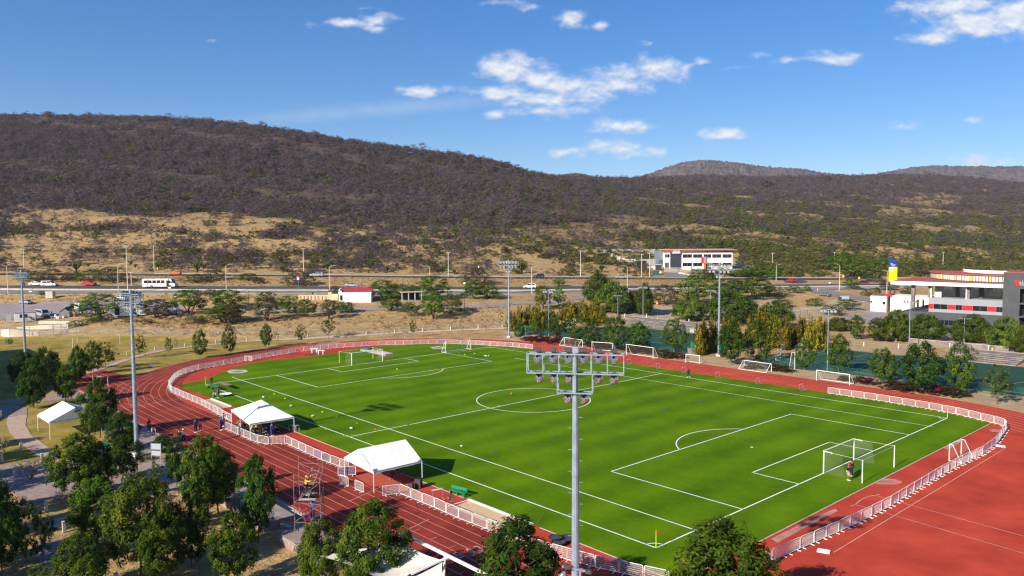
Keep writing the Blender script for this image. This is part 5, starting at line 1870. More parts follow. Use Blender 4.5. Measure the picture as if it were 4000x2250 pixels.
def barrier(label, group='white crowd barriers round the pitch', banner=None, stripes=False):
    t = thing('crowd_barrier', label, 'barrier', (0, 0, 0), 0, group)
    b = MB()
    x0, x1, z0, z1, c = -BL/2+.03, BL/2-.03, .12, BH, .12
    pts = [(x0, 0, z0), (x0, 0, z1-c), (x0+c*.3, 0, z1-c*.3), (x0+c, 0, z1), (x1-c, 0, z1), (x1-c*.3, 0, z1-c*.3), (x1, 0, z1-c), (x1, 0, z0), (x0, 0, z0)]
    b.path([Vector(p) for p in pts], .030, 6)
    b.build('frame', M['barrier'], t)
    b = MB()
    for i in range(1, 40):
        x = x0+(x1-x0)*i/40
        b.bar((x, 0, z0), (x, 0, z1), .005)
    for k in range(1, 6):
        z = z0+(z1-z0)*k/6
        b.bar((x0, .004, z), (x1, .004, z), .013)
    b.build('infill', M['barrier'], t)
    for s in (-1, 1):
        MB().bar((s*.62, -.32, .05), (s*.62, .32, .05), .07, .06).bar((s*.62, 0, .05), (s*.62, 0, .14), .06).build('foot', M['barrier'], t)
    if banner is not None:
        b = MB()
        b.bb(x0+.05, x1-.05, .012, .020, z0+.05, z1-.06)
        b.build('banner', banner, t)
    if stripes:
        b = MB()
        for i in range(3):
            xx = x0+.35+i*.5
            b.bb(xx, xx+.22, .014, .022, z0+.08, z1-.1)
        b.build('banner', M['oranget'], t)
        MB().bb(x0+.05, x1-.05, .026, .030, z0+.06, z1-.1).build('backing_net', net_mat('purple_net', (.25, .10, .28), .45), t)
    return t


b_plain = barrier('x')
b_purple = barrier('x', banner=M['purple'])
b_stripe = barrier('x', stripes=True)
used_b = {id(b_plain): False, id(b_purple): False, id(b_stripe): False}


def put_barrier(src, x, y, rz, label, sx=1.0):
    if not used_b[id(src)]:
        used_b[id(src)] = True
        src.location, src.rotation_euler, src.scale = (x, y, .012), (0, 0, rz), (sx, 1, 1)
        src['label'] = label
        return src
    return dup(src, (x, y, .012), rz, label, None, (sx, 1, 1))


RUNS = [
    ('the row in front of the near sand pit', [('F', 1015, 870), ('F', 1260, 970), ('F', 1440, 1050), ('F', 1740, 1165)]),
    ('the row beside the front mast', [('F', 1740, 1165), ('H', 155, 1300), ('H', 545, 1408), ('H', 990, 1505)]),
    ('the row across the red apron behind the goal', [('I', -60, 1405), ('I', 0, 1372), ('I', 370, 1210), ('I', 620, 1095), ('I', 780, 1010), ('I', 1080, 825), ('I', 1240, 740), ('I', 1350, 690)]),
    ('the curved corner behind the goal', [('I', 1350, 690), ('I', 1440, 622), ('I', 1472, 570), ('I', 1500, 535), ('I', 1500, 515), ('I', 1420, 490)]),
    ('the row on the far straight', [('I', 1420, 492), ('I', 1210, 440), ('I', 1000, 400), ('I', 700, 350), ('I', 375, 302)]),
    ('the row between the two tents', [('F', 205, 512), ('F', 455, 628), ('F', 660, 708)]),
    ('the row in front of the pyramid tent', [('E', 1590, 412), ('E', 1660, 440), ('E', 1811, 508), ('F', 90, 524)]),
    ('the row beside the far sand pit', [('E', 1635, 360), ('E', 1425, 240), ('E', 1300, 190), ('E', 1215, 150)]),
    ('the bend near the park', [('E', 1215, 150), ('E', 1192, 112), ('E', 1230, 57), ('E', 1290, 20), ('A', 1990, 1402), ('A', 2160, 1372), ('A', 2480, 1315), ('B', 50, 1287)]),
    ('the bend behind the far goal', [('B', 50, 1287), ('B', 400, 1225), ('B', 830, 1183), ('B', 1240, 1158), ('B', 1820, 1142)]),
    ('the bend under the far mast', [('B', 1905, 1142), ('B', 2200, 1152), ('B', 2576, 1174), ('C', 210, 1195)]),
]
for where, pl in RUNS:
    W_ = [at0(*p)[:2] for p in pl]
    segs = [np.linalg.norm(W_[i+1]-W_[i]) for i in range(len(W_)-1)]
    tot = sum(segs)
    n = max(1, round(tot/(BL+.03)))
    step = tot/n
    cum = np.concatenate([[0], np.cumsum(segs)])

    def pos(s):
        i = min(len(segs)-1, int(np.searchsorted(cum, s, 'right')-1))
        f = (s-cum[i])/segs[i]
        return W_[i]*(1-f)+W_[i+1]*f
    for i in range(n):
        a, c = pos(i*step), pos((i+1)*step)
        if where == 'the row across the red apron behind the goal' and abs(i/n-.86) < .5/n:
            src, d_ = b_purple, 'purple covered crowd barrier'
        elif where == 'the row between the two tents' and i == 4:
            src, d_ = b_purple, 'dark purple crowd barrier'
        elif where == 'the row beside the front mast' and i in (3, 4):
            src, d_ = b_stripe, 'orange striped crowd barrier'
        else:
            src, d_ = b_plain, 'white mesh crowd barrier'
        m_ = (a+c)/2
        ang = math.atan2(c[1]-a[1], c[0]-a[0])+R(random.uniform(-1.5, 1.5))
        put_barrier(src, m_[0], m_[1], ang, f'{d_}, {ordw(i)} along {where}', (np.linalg.norm(c-a)+.0)/(BL+.03))
for reg, a, c, src, lab in (('F', (90, 522), (205, 516), b_stripe, 'orange and purple striped barrier set at an angle by the pyramid tent'), ('F', (895, 888), (1015, 872), b_stripe, 'striped banner barrier at the entrance beside the gable tent'),
                            ('F', (580, 748), (708, 738), b_purple, 'loose crowd barrier with purple panel under the gable tent corner'), ('F', (590, 800), (655, 824), b_plain, 'loose white barrier standing on the lanes beside the gable tent'),
                            ('F', (700, 840), (763, 866), b_plain, 'loose white barrier standing alone in front of the gable tent'), ('B', (1825, 1142), (1905, 1142), b_purple, 'purple panel barrier in the far bend beside the spare goal'),
                            ('A', (2460, 1312), (2538, 1318), b_plain, 'white barrier set inside the bend near the water jump')):
    p, q = at0(reg, *a), at0(reg, *c)
    put_barrier(src, (p[0]+q[0])/2, (p[1]+q[1])/2, math.atan2(q[1]-p[1], q[0]-p[0]), lab, min(1.15, max(.8, np.linalg.norm(p-q)/BL)))


# ---------------------------------------------------------------- goals
def goal(p, q, hgt, dep_, label, depth_t=.35, r=.06, group='goals beside the far straight', name='soccer_goal', net=True):
    """Free standing goal with front posts at p and q; the back bar lies dep_ metres behind (sign = side)."""
    p, q = np.array(p[:2]), np.array(q[:2])
    W_ = np.linalg.norm(q-p)
    ang = math.atan2(q[1]-p[1], q[0]-p[0])
    c = (p+q)/2
    t = thing(name, label, 'goal', (c[0], c[1], .012), ang, group)
    x = W_/2
    s = 1 if dep_ > 0 else -1
    b = MB()
    b.tube((-x, 0, 0), (-x, 0, hgt), r, r, 8).tube((x, 0, 0), (x, 0, hgt), r, r, 8).tube((-x-r, 0, hgt), (x+r, 0, hgt), r, r, 8)
    for k in (-x, x):
        b.tube((k, 0, hgt), (k, s*depth_t, hgt), r*.7, r*.7, 6)
        b.tube((k, s*depth_t, hgt), (k, dep_, r), r*.7, r*.7, 6)
        b.tube((k, 0, r), (k, dep_, r), r*.7, r*.7, 6)
    b.tube((-x, dep_, r), (x, dep_, r), r*.7, r*.7, 6)
    b.build('frame', M['white'], t)
    if net:
        b = MB()
        b.poly([(-x, s*depth_t, hgt), (x, s*depth_t, hgt), (x, dep_, r), (-x, dep_, r)])
        b.poly([(-x, 0, hgt), (x, 0, hgt), (x, s*depth_t, hgt), (-x, s*depth_t, hgt)])
        for k in (-x, x):
            b.poly([(k, 0, 0), (k, 0, hgt), (k, s*depth_t, hgt), (k, dep_, r)])
        b.build('net', M['net'], t)
    return t


for reg, a, c, yt, dp, lab in (('C', (530, 1150), (710, 1180), 1077, -1.7, 'white goal in front of the crimson bougainvillea'), ('C', (805, 1210), (1010, 1225), 1122, 1.6, 'white goal in front of the clipped olive hedge'), ('C', (1150, 1255), (1420, 1295), 1146, 1.7, 'widest white goal on the track edge'),
                               ('C', (1750, 1330), (1885, 1345), 1246, 1.3, 'small white goal in front of the tall court mast'), ('C', (2335, 1385), (2610, 1425), 1307, -1.9, 'white goal turned towards the courts beside the dark reddish bush'), ('I', (305, 220), (512, 250), 155, 1.6, 'white goal beside the purple bougainvillea')):
    p, q = at0(reg, *a), at0(reg, *c)
    H_ = height_at(p, reg, a[0], yt)
    goal(p, q, H_, dp, lab)
p, q = at0('B', 1908, 1234), at0('B', 2162, 1198)
goal(p, q, height_at(p, 'B', 1908, 1128), 1.5, 'spare white goal standing near the far corner', .3, .06, 'goals on the pitch')
p, q = at0('I', 1147, 720), at0('I', 1205, 700)
goal((7.7, 11.3), (7.9, 14.6), 1.95, -1.3, 'small white goal on the red apron behind the barriers', .35, .05, 'goals on the pitch')
for x0, sx, lab in ((0, 1, 'main goal with box net and four posts, two people beside it'), (-PL, -1, 'far main goal with two yellowish support posts')):
    t = thing('soccer_goal', lab, 'goal', (x0, 0, .03), 0 if sx > 0 else pi, 'goals on the pitch')
    b = MB()
    for y in (-3.72, 3.72):
        b.tube((0, y, 0), (0, y, 2.5), .07, .07, 8)
        b.tube((0, y, 2.46), (.85, y, 2.46), .045, .045, 6).tube((.85, y, 2.46), (.92, y, 2.34), .045, .045, 6)
    b.tube((0, -3.79, 2.5), (0, 3.79, 2.5), .07, .07, 8)
    b.build('frame', M['white'], t)
    for y in (-4.1, 4.1):
        MB().tube((4.4, y, 0), (4.4, y, 2.5), .055, .055, 8).build('support_post', M['white'] if sx > 0 else M['neon'], t)
    b = MB()
    pts = [((0, -3.72, 2.46), (4.4, -4.1, 2.45)), ((0, 3.72, 2.46), (4.4, 4.1, 2.45)), ((4.4, -4.1, 2.45), (4.4, 4.1, 2.45))]
    for a, c in pts:
        b.tube(a, c, .012, .012, 4)
    b.build('net_rope', M['white'], t)
    b = MB()
    b.poly([(0, -3.72, 2.46), (0, 3.72, 2.46), (2.1, 3.8, 2.3), (2.1, -3.8, 2.3)])
    b.poly([(2.1, -3.8, 2.3), (2.1, 3.8, 2.3), (2.4, 3.8, 0), (2.4, -3.8, 0)])
    for y in (-1, 1):
        b.poly([(0, y*3.72, 0), (0, y*3.72, 2.46), (2.1, y*3.8, 2.3), (2.4, y*3.8, 0)])
    b.build('net', M['net'], t)
for reg, a, c, yt, lab in (('D', (268, 1395), (340, 1290), 1165, 'court goal with high backboard posts beside the bright green tree'), ('C', (595, 985), (640, 975), 900, 'white court frame behind the pale tree'), ('D', (125, 1310), (168, 1262), 1195, 'slim white court frame in the cypress shade')):
    p, q = at0(reg, *a), at0(reg, *c)
    H_ = min(3.2, height_at(p, reg, a[0], yt))
    goal(p, q, H_, 1.0, lab, .6, .05, 'goals on the courts', 'court_goal')

# ---------------------------------------------------------------- hurdles
hu = None
for k, (reg, x, y) in enumerate((('C', 825, 1295), ('H', 737, 117), ('H', 918, 144), ('H', 1080, 168), ('H', 1293, 200), ('H', 1545, 238), ('I', 210, 278), ('F', 1283, 905), ('C', 490, 1210))):
    P = at0(reg, x, y)
    lab = ('hurdle beside the front mast lamp head on the far straight', 'hurdle in line with the widest trackside goal', 'hurdle just past the small trackside goal', 'hurdle beside the lone walker', 'hurdle in line with the fifth trackside goal', 'hurdle before the sixth trackside goal', 'hurdle next to the end of the long barrier row', 'hurdle behind the barriers beside the starting blocks', 'hurdle far up the track beyond the second goal')[k]
    if hu is None:
        hu = thing('hurdle', lab, 'hurdle', P, R(90), 'hurdles on the far straight')
        MB().bb(-.6, .6, -.012, .012, .92, 1.05).build('crossbar', M['white'], hu)
        b = MB()
        for s in (-1, 1):
            b.bar((s*.55, 0, 0.03), (s*.55, 0, .98), .035)
            b.bar((s*.55, 0, .03), (s*.55, -.65, .03), .045)
        b.bar((-.55, -.62, .03), (.55, -.62, .03), .04)
        b.build('frame', M['steel'], hu)
        hu.location = (P[0], P[1], .012)
    else:
        dup(hu, (P[0], P[1], .012), R(90 if k != 7 else 78), lab)

# ---------------------------------------------------------------- corner flags, balls, markers
for x, y, lab, col in ((0, -h, 'corner flag with a red flag at the near corner', 'red'), (0, h, 'corner flag at the corner by the curved barriers', 'org'), (-PL, -h, 'plain yellow corner post beside the bench', None), (-PL, h, 'thin corner post at the corner below the far mast', 'org')):
    t = thing('corner_flag', lab, 'corner flag', (x, y, .03), 0, 'corner flags')
    MB().tube((0, 0, 0), (0, 0, 1.5), .035, .025, 6).build('post', M['neon'], t)
    if col:
        MB().bb(0, .12, -.02, .02, 1.18, 1.48).build('flag', M['redwall'] if col == 'red' else M['orange'], t)
ball_me = MB()
bm = bmesh.new()
bmesh.ops.create_icosphere(bm, subdivisions=2, radius=.115)
ballm = bpy.data.meshes.new('ball')
bm.to_mesh(ballm)
bm.free()
ballm.polygons.foreach_set('use_smooth', [True]*len(ballm.polygons))
ballm.materials.append(M['ball'])
k = 0
for reg, lst, wh in (('F', ((49, 187), (56, 188)), 'beyond the peak of the pyramid tent'), ('F', ((245, 251), (252, 250)), 'beside the eave of the pyramid tent'), ('F', ((399, 323), (409, 321)), 'near the start of the long mast shadow'), ('F', ((670, 409), (679, 409)), 'in front of the halfway line end'), ('B', ((2299, 1268), (2313, 1269), (2322, 1270), (2341, 1268)), 'before the spare goal')):
    for i, (x, y) in enumerate(lst):
        P = at0(reg, x, y)
        o = link('soccer_ball', ballm)
        o.location = (P[0], P[1], .15)
        o.scale = (1.25,)*3
        tag(o, f'{ordw(i)} white ball of the little heap {wh}', 'ball', 'soccer balls on the grass')
o = link('exercise_ball', ballm.copy())
o.data.materials[0] = M['pink']
P = at0('F', 1808, 167)
o.location, o.scale = (P[0], P[1], .2), (1.7, 1.7, 1.5)
tag(o, 'pink ball lying inside the centre circle', 'ball')
cone = MB().lathe([(.16, 0), (.13, .03), (.05, .09), (.03, .09)], n=10)
cm = {}
for c in ('neon', 'orange', 'blue', 'white'):
    cm[c] = cone.mesh('marker', M[c], True)
for c, reg, lst in (('neon', 'F', ((130, 163), (205, 193), (470, 290), (568, 322))), ('orange', 'F', ((495, 412), (625, 458), (715, 370), (845, 412), (1720, 247))), ('blue', 'F', ((1075, 380), (1472, 298), (1695, 577))), ('blue', 'H', ((260, 583), (963, 407), (1182, 355), (652, 343))), ('white', 'F', ((1453, 530),)), ('neon', 'B', ((2100, 1252), (2200, 1240), (1418, 1393))), ('orange', 'B', ((2040, 1236), (2155, 1221)))):
    for i, (x, y) in enumerate(lst):
        P = at0(reg, x, y)
        o = link('marker_cone', cm[c])
        o.location = (P[0], P[1], .031)
        o.scale = (1.1, 1.1, 1.1)
        near_ = {'F': 'on the grass beyond the tents', 'H': 'in the middle of the pitch half', 'B': 'near the spare goal'}[reg]
        tag(o, f'{ordw(i)} {c if c != "neon" else "yellow"} flat marker {near_}', 'training cone', 'flat training markers')


def bench(label, P, rz, ln, m, back=False, hgt=.45):
    t = thing('bench', label, 'bench', P, rz, 'benches round the pitch')
    MB().bb(-ln/2, ln/2, -.2, .2, hgt-.05, hgt).build('seat', m, t)
    for i in range(3):
        x = -ln/2+.1+i*(ln-.2)/2
        MB().bb(x-.04, x+.04, -.18, .18, 0, hgt-.05).build('leg', m, t)
    if back:
        MB().bb(-ln/2, ln/2, .18, .22, hgt+.1, hgt+.42).bb(-ln/2+.1, -ln/2+.16, .17, .21, hgt, hgt+.12).bb(ln/2-.16, ln/2-.1, .17, .21, hgt, hgt+.12).build('backrest', m, t)
    return t


p, q = at0('F', 1382, 868), at0('F', 1478, 893)
bench('green bench with backrest on the near touchline', (p+q)/2+np.array([0, 0, .03]), math.atan2(q[1]-p[1], q[0]-p[0]), 2.1, M['greenp'], True)
p, q = at0('E', 1480, 122), at0('E', 1535, 138)
bench('dark green bench beside the brown table near the corner', (p+q)/2+np.array([0, 0, .03]), math.atan2(q[1]-p[1], q[0]-p[0]), 3.6, M['greend'], True)
p, q = at0('E', 1525, 112), at0('E', 1595, 140)
t = thing('table', 'long brown topped table behind the dark green bench', 'table', (p+q)/2+np.array([0, .8, .03]), math.atan2(q[1]-p[1], q[0]-p[0]))
MB().bb(-2.2, 2.2, -.45, .45, .78, .84).build('top', M['bark_l'], t)
for x in (-1.9, 1.9):
    for y in (-.35, .35):
        MB().bb(x-.03, x+.03, y-.03, y+.03, 0, .78).build('leg', M['dark'], t)
P = at0('E', 1597, 175)
o = MB().lathe([(.02, .1), (.5, .14), (.95, .32), (1.0, .36), (.96, .36), (.5, .2), (.02, .16)], n=14).build('flipped_umbrella', M['fabric'], smooth=True)  # flipped umbrella, modelled as a shallow round dish
o.location = (P[0], P[1], .03)
tag(o, 'white flipped umbrella lying on the grass beside the kneeling person', 'flipped_umbrella')
for k, (x, y, r_, lab) in enumerate(((2100, 245, .55, 'black mini trampoline tilted on another'), (2145, 285, .62, 'black mini trampoline at the barrier'), (2262, 228, .72, 'black mini trampoline lying flat beside the grass edge'))):
    P = at0('Z', x, y)
    t = thing('mini_trampoline', lab, 'trampoline', (P[0], P[1], .012+(.18 if k == 0 else 0)), 0, 'mini trampolines')
    MB().lathe([(r_, .20), (r_+.05, .23), (r_+.05, .27), (r_, .28), (r_-.06, .26), (r_-.05, .22)], n=20).build('frame', M['black'], t, smooth=True)
    MB().poly([((r_-.05)*math.cos(a), (r_-.05)*math.sin(a), .245) for a in np.linspace(0, 2*pi, 21)[:-1]]).build('bed', M['dark'], t)
    for i in range(5):
        a = 2*pi*i/5
        MB().tube((r_*math.cos(a), r_*math.sin(a), 0), (r_*math.cos(a), r_*math.sin(a), .22), .02, .02, 5).build('leg', M['black'], t)
for k, (x, y, s, lab) in enumerate(((1150, 825, 1.0, 'tall black loudspeaker under the gable tent edge'), (1097, 840, .75, 'lower black loudspeaker beside the taller one'))):
    P = at0('F', x, y)
    t = thing('loudspeaker', lab, 'speaker', (P[0], P[1], .012), R(35), 'loudspeakers by the gable tent')
    MB().box((0, 0, .5*s), (.7*s, .6*s, 1.0*s)).build('cabinet', M['black'], t, bevel=.03)
    MB().box((0, -.305*s, .5*s), (.6*s, .02, .88*s)).build('grille', M['dark'], t)
P = at0('F', 1372, 908)
t = thing('starting_blocks', 'grey starting blocks lying behind the barriers', 'starting blocks', (P[0], P[1], .012), R(-20))
MB().bb(-.7, .7, -.06, .06, 0, .05).bb(-.7, .5, .2, .3, 0, .05).build('rail', M['steel_d'], t)
for x, y in ((-.3, .12), (.35, -.12)):
    MB().box((x, y, .14), (.08, .16, .22), rot=Matrix.Rotation(R(25), 3, 'Y')).build('pedal', M['greend'], t)
for reg, x, y, lab in (('I', 350, 1297, 'white mat lying on the red apron beside the mast shadow'), ('I', 1463, 635, 'white mat lying outside the curved barriers'), ('A', 1545, 1372, 'pale slab lying on the lawn inside the bend'), ('E', 708, 42, 'white board lying at the chute end')):
    P = at0(reg, x, y)
    o = MB().box((0, 0, .05), (1.0, .8, .08)).build('mat', M['white'], bevel=.02)
    o.location = (P[0], P[1], .012)
    o.rotation_euler = (0, 0, R(20))
    tag(o, lab, 'mat', 'white mats')
# pole vault cover and jump standards
p, q = at0('B', 1090, 1208), at0('B', 1345, 1258)
t = thing('pit_cover', 'grey tarpaulin cover stretched behind the far goal', 'cover', (p+q)/2, math.atan2(q[1]-p[1], q[0]-p[0]))
ln = np.linalg.norm(q-p)
MB().prism([(-ln/2, -1.1), (ln/2, -1.1), (ln/2, 1.2), (-ln/2, 1.2)], .04, .35).build('cover_sheet', M['tarp'], t, bevel=.06)
for i in range(5):
    MB().bar((-ln/2+.3, -.9+i*.45, .36), (ln/2-.3, -.9+i*.45, .38), .05).build('slat', M['card'], t)
MB().lathe([(.9, 0), (.8, .35), (.45, .6), (.02, .66)], (-ln/2+1.4, .2, .3), 12).build('green_bundle', M['greend'], t)
for k, (x, y) in enumerate(((585, 1228), (650, 1248))):
    P = at0('B', x, y)
    t = thing('water_jump_barrier', ['white barrier stand on the water jump, taller one', 'white low stand beside the water jump'][k], 'barrier', P, R(60), 'stands at the water jump')
    for s in (-.5, .5):
        MB().bb(s-.1, s+.1, -.1, .1, 0, .9).build('post', M['white'], t)
    MB().bb(-.9, .9, -.1, .1, .8, .98).build('beam', M['white'], t)


# ---------------------------------------------------------------- fences, bollards, lamps
def fence(name, label, pl, hgt, m_net, m_post, gap=3.0, group='wire fences', rails=1, pr=.03, low=0.0):
    W_ = [np.array(p) for p in pl]
    t = thing(name, label, 'fence', (W_[0][0], W_[0][1], W_[0][2]), 0, group)
    O = W_[0]
    nb_, pb_, rb = MB(), MB(), MB()
    posts = []
    for a, c in zip(W_[:-1], W_[1:]):
        n = max(1, int(round(np.linalg.norm((c-a)[:2])/gap)))
        P = [a+(c-a)*i/n for i in range(n+1)]
        P = [np.array([p[0], p[1], float(T(p[0], p[1]))]) for p in P]
        posts += P if not posts else P[1:]
        for p, q in zip(P[:-1], P[1:]):
            p, q = p-O, q-O
            if m_net is not None:
                nb_.poly([(p[0], p[1], p[2]+low), (q[0], q[1], q[2]+low), (q[0], q[1], q[2]+hgt), (p[0], p[1], p[2]+hgt)])
            for k in range(rails):
                zz = hgt*(1-k/max(1, rails))
                rb.bar((p[0], p[1], p[2]+zz), (q[0], q[1], q[2]+zz), pr*1.4)
    if m_net is not None:
        nb_.build('mesh_panel', m_net, t)
    if rails:
        rb.build('rail', m_post, t)
    for p in posts[:95]:
        p = p-O
        MB().tube((0, 0, 0), (0, 0, hgt+.03), pr*1.5, pr*1.5, 6).build('post', m_post, t).location = (p[0], p[1], p[2]-.02)
    return t


fence('wire_fence', 'wire fence between lawn and dry slope beyond the bend', [at('A', *p) for p in ((540, 1050), (1000, 1040), (1400, 1052), (1800, 1064), (2110, 1070))], 1.9, M['chain'], M['steel_d'], 3.2)
fence('wire_fence', 'wire fence on a low pale wall above the bend', [at('A', 2110, 1060), at('A', 2576, 1062), at('B', 560, 1062), at('B', 1100, 1048)], 1.9, M['chain'], M['steel_d'], 3.2)
fence('wire_fence', 'wire fence along the tan verge below the far mast', [at('B', *p) for p in ((1100, 1048), (1700, 1010), (2300, 965), (2576, 950))], 1.6, M['chain'], M['steel_d'], 3.4)
fence('rail_fence', 'rail fence along the lower pale channel wall', [at('J', *p) for p in ((-300, 770), (0, 790), (740, 790), (1260, 720), (1500, 690))], 1.6, M['chain'], M['steel_d'], 2.6, rails=2)
fence('rail_fence', 'rail fence along the upper pale channel wall', [at('J', *p) for p in ((-300, 640), (0, 650), (400, 660), (1000, 655), (1290, 650))], 1.3, M['chain'], M['steel_d'], 2.4, rails=2)
fence('wire_fence', 'roadside wire fence above the parking lot', [at('A', *p) for p in ((0, 625), (600, 632), (1200, 636), (1800, 640), (2576, 642))], 1.7, M['chain'], M['steel_d'], 3.4)
fence('wire_fence', 'roadside wire fence above the cream wall', [at('B', *p) for p in ((0, 640), (400, 641), (730, 643))], 1.9, M['chain'], M['steel_d'], 3.4)
fence('court_fence', 'low green fence of the first court facing the track', [at0('C', *p) for p in ((110, 1010), (350, 1065), (500, 1090), (980, 1165), (1500, 1205), (1830, 1250))], 1.7, M['chain_g'], M['greend'], 3.6)
fence('court_fence', 'back fence of the first court below the terrace', [at0('C', *p) for p in ((560, 905), (880, 932), (1300, 980), (1840, 1036))], 1.6, M['chain_g'], M['greend'], 3.6)
fence('court_fence', 'fence of the second court facing the track', [at0('D', *p) for p in ((-100, 1310), (120, 1360), (600, 1440), (900, 1490))]+[at0('I', *p) for p in ((560, 200), (900, 250), (1270, 290), (1535, 325), (1900, 365))], 1.7, M['chain_g'], M['greend'], 3.6)
fence('court_fence', 'grey wire fence behind the second court', [at0('D', *p) for p in ((780, 1180), (870, 1190), (1015, 1215), (1160, 1230), (1400, 1255))], 2.3, M['chain'], M['steel_d'], 4.5)
fence('court_fence', 'tall dark fence along the empty forecourt', [at('D', *p) for p in ((260, 905), (395, 890), (615, 872), (870, 830), (1030, 800))], 2.7, M['chain_g'], M['dark'], 3.8)
fence('court_fence', 'dark posts fence in front of the ground floor', [at('D', *p) for p in ((1650, 1040), (1880, 1072), (2200, 1100), (2560, 1140))], 2.6, M['chain'], M['dark'], 4.2)
bol = MB().prism([(-.11, -.11), (.11, -.11), (.11, .11), (-.11, .11)], 0, 1).prism([(-.13, -.13), (.13, -.13), (.13, .13), (-.13, .13)], 1, 1.05).mesh('bollard', M['pole_c'])
k = 0
for reg, lst, wh in (('A', ((980, 1370, 1322), (1130, 1317, 1288), (1283, 1257, 1220), (1562, 1212, 1174), (1862, 1170, 1134), (2172, 1136, 1100), (2484, 1115, 1075)), 'along the pinkish path beyond the bend, counted from the dark trees'),
                     ('B', ((153, 1072, 1040), (215, 1098, 1062), (525, 1072, 1040), (1112, 1048, 1015), (1397, 1030, 998), (1678, 1018, 984), (1960, 1004, 968), (2238, 990, 956), (2480, 975, 940)), 'along the tan verge, counted from the rounded green young tree'),
                     ('X', ((300, 775, 660), (30, 932, 805), (218, 1132, 1008), (600, 922, 806), (12, 300, 205)), 'on the shaded park lawn by the curved path'), ('S', ((181, 1997, 1957), (251, 2079, 2038), (335, 2148, 2128), (453, 2268, 2240)), 'on the lower dry lawn under the ash trees'),
                     ('D', ((965, 1165, 1124), (1315, 1187, 1140), (1830, 1172, 1134), (1855, 1190, 1150), (2220, 1205, 1160), (2257, 1226, 1184), (398, 922, 898)), 'on the verge in front of the grey building'), ('C', ((1137, 870, 838), (1355, 892, 842), (1470, 915, 880), (1697, 930, 900), (1782, 930, 893)), 'along the terrace edge behind the first court')):
    for i, (x, y, yt) in enumerate(lst):
        P = at(reg, x, y)
        H_ = height_at(P, reg, x, yt)
        o = link('bollard', bol)
        o.location, o.scale = P, (1.2, 1.2, H_)
        tag(o, f'{ordw(i)} pale square bollard {wh}', 'bollard', 'pale bollards along the paths')
for i, (reg, x, y, yt) in enumerate((('A', 735, 1187, 1080), ('A', 1210, 1141, 1040), ('A', 780, 1130, 1060))):
    P = at(reg, x, y)
    H_ = height_at(P, reg, x, yt)
    o = MB().tube((0, 0, 0), (0, 0, H_), .10, .08, 7).build('wooden_post', M['pole_c'])
    o.location = P
    tag(o, ['pale wooden post on the lawn beside the yellowish tree', 'pale wooden post on the lawn nearer the mast by the bend', 'thin grey post at the dry lawn edge'][i], 'post', 'posts on the lawn')


def street_lamp(label, reg, x, y, yt, side=1, double=False, name='street_lamp'):
    P = at(reg, x, y)
    H_ = height_at(P, reg, x, yt)
    t = thing(name, label, 'street lamp', P, math.atan2(rh[1], rh[0]), 'street lamps along the road')
    MB().tube((0, 0, 0), (0, 0, H_*.93), .15, .08, 8).build('pole', M['pole_c'], t)
    for s in ((-1, 1) if double else (side,)):
        b = MB()
        b.path([Vector((0, 0, H_*.925)), Vector((s*.5, 0, H_*.965)), Vector((s*1.9, 0, H_))], .06, 6)
        a = b.build('arm', M['pole_c'], t)
        MB().box((s*2.2, 0, H_), (.8, .3, .14)).build('luminaire', M['steel'], a, bevel=.03)
    return t


for lab, reg, x, y, yt, sd, db in (('street lamp at the picture edge above the white cars', 'A', 82, 641, 335, 1, False), ('street lamp between the twin utility pole and the thicket', 'A', 1193, 628, 330, 1, False), ('street lamp beyond the bus front', 'A', 2279, 630, 338, 1, False),
                                   ('street lamp by the cream wall', 'B', 742, 612, 352, 1, False), ('short street lamp across the upper road', 'B', 1749, 465, 358, -1, False), ('street lamp beside the white SUV', 'C', 199, 640, 360, 1, False), ('curved street lamp below the workshop driveway', 'C', 1160, 598, 350, -1, False),
                                   ('street lamp beside the yellow road signs', 'D', 718, 604, 335, -1, False), ('two armed street lamp in front of the totem', 'D', 1195, 640, 400, 1, True), ('thin street lamp near the road kerb', 'D', 82, 510, 340, 1, False)):
    street_lamp(lab, reg, x, y, yt, sd, db)
tops = {}
for lab, reg, x, y, yt, key in (('tall twin utility pole with insulators near the parking lot', 'A', 1288, 640, 150, 'a'), ('utility pole on the dry slope above the bus', 'A', 1552, 398, 150, 'b'), ('painted utility pole with a yellow band above the silver wagon', 'B', 480, 415, 178, 'c'), ('tall concrete utility pole on the far road edge', 'B', 1937, 465, 218, 'd'),
                                ('slim utility pole beside the far road', 'C', 691, 470, 203, 'e'), ('pale thick utility pole below the stepped wall', 'C', 1304, 476, 235, 'f'), ('second utility pole beside the workshop gate', 'C', 1385, 470, 230, 'g'), ('utility pole above the red car on the bend', 'D', 44, 352, 225, 'h'),
                                ('white utility pole above the thicket', 'D', 667, 370, 218, 'i'), ('leaning white utility pole above the red roof', 'D', 1760, 368, 218, 'j'), ('thin grey wire pole on the slope near the picture edge', 'A', 244, 375, 185, 'k'), ('short post behind the mast beside the bus', 'A', 1324, 560, 415, 'l')):
    P = at(reg, x, y)
    H_ = height_at(P, reg, x, yt)
    t = thing('utility_pole', lab, 'utility pole', P, math.atan2(rh[1], rh[0]), 'utility poles along the road')
    MB().tube((0, 0, 0), (0, 0, H_), .19, .11, 8).build('pole', M['pole_c'], t)
    MB().bar((-.9, 0, H_-.25), (.9, 0, H_-.25), .11).build('crossarm', M['pole_c'], t)
    for s in (-.8, 0, .8):
        MB().tube((s, 0, H_-.2), (s, 0, H_+.1), .05, .04, 6).build('insulator', M['white'], t)
    if key == 'c':
        MB().tube((0, 0, H_*.40), (0, 0, H_*.62), .205, .19, 8).build('painted_band', M['yellow'], t)
    tops[key] = np.array([P[0], P[1], P[2]+H_+.05])
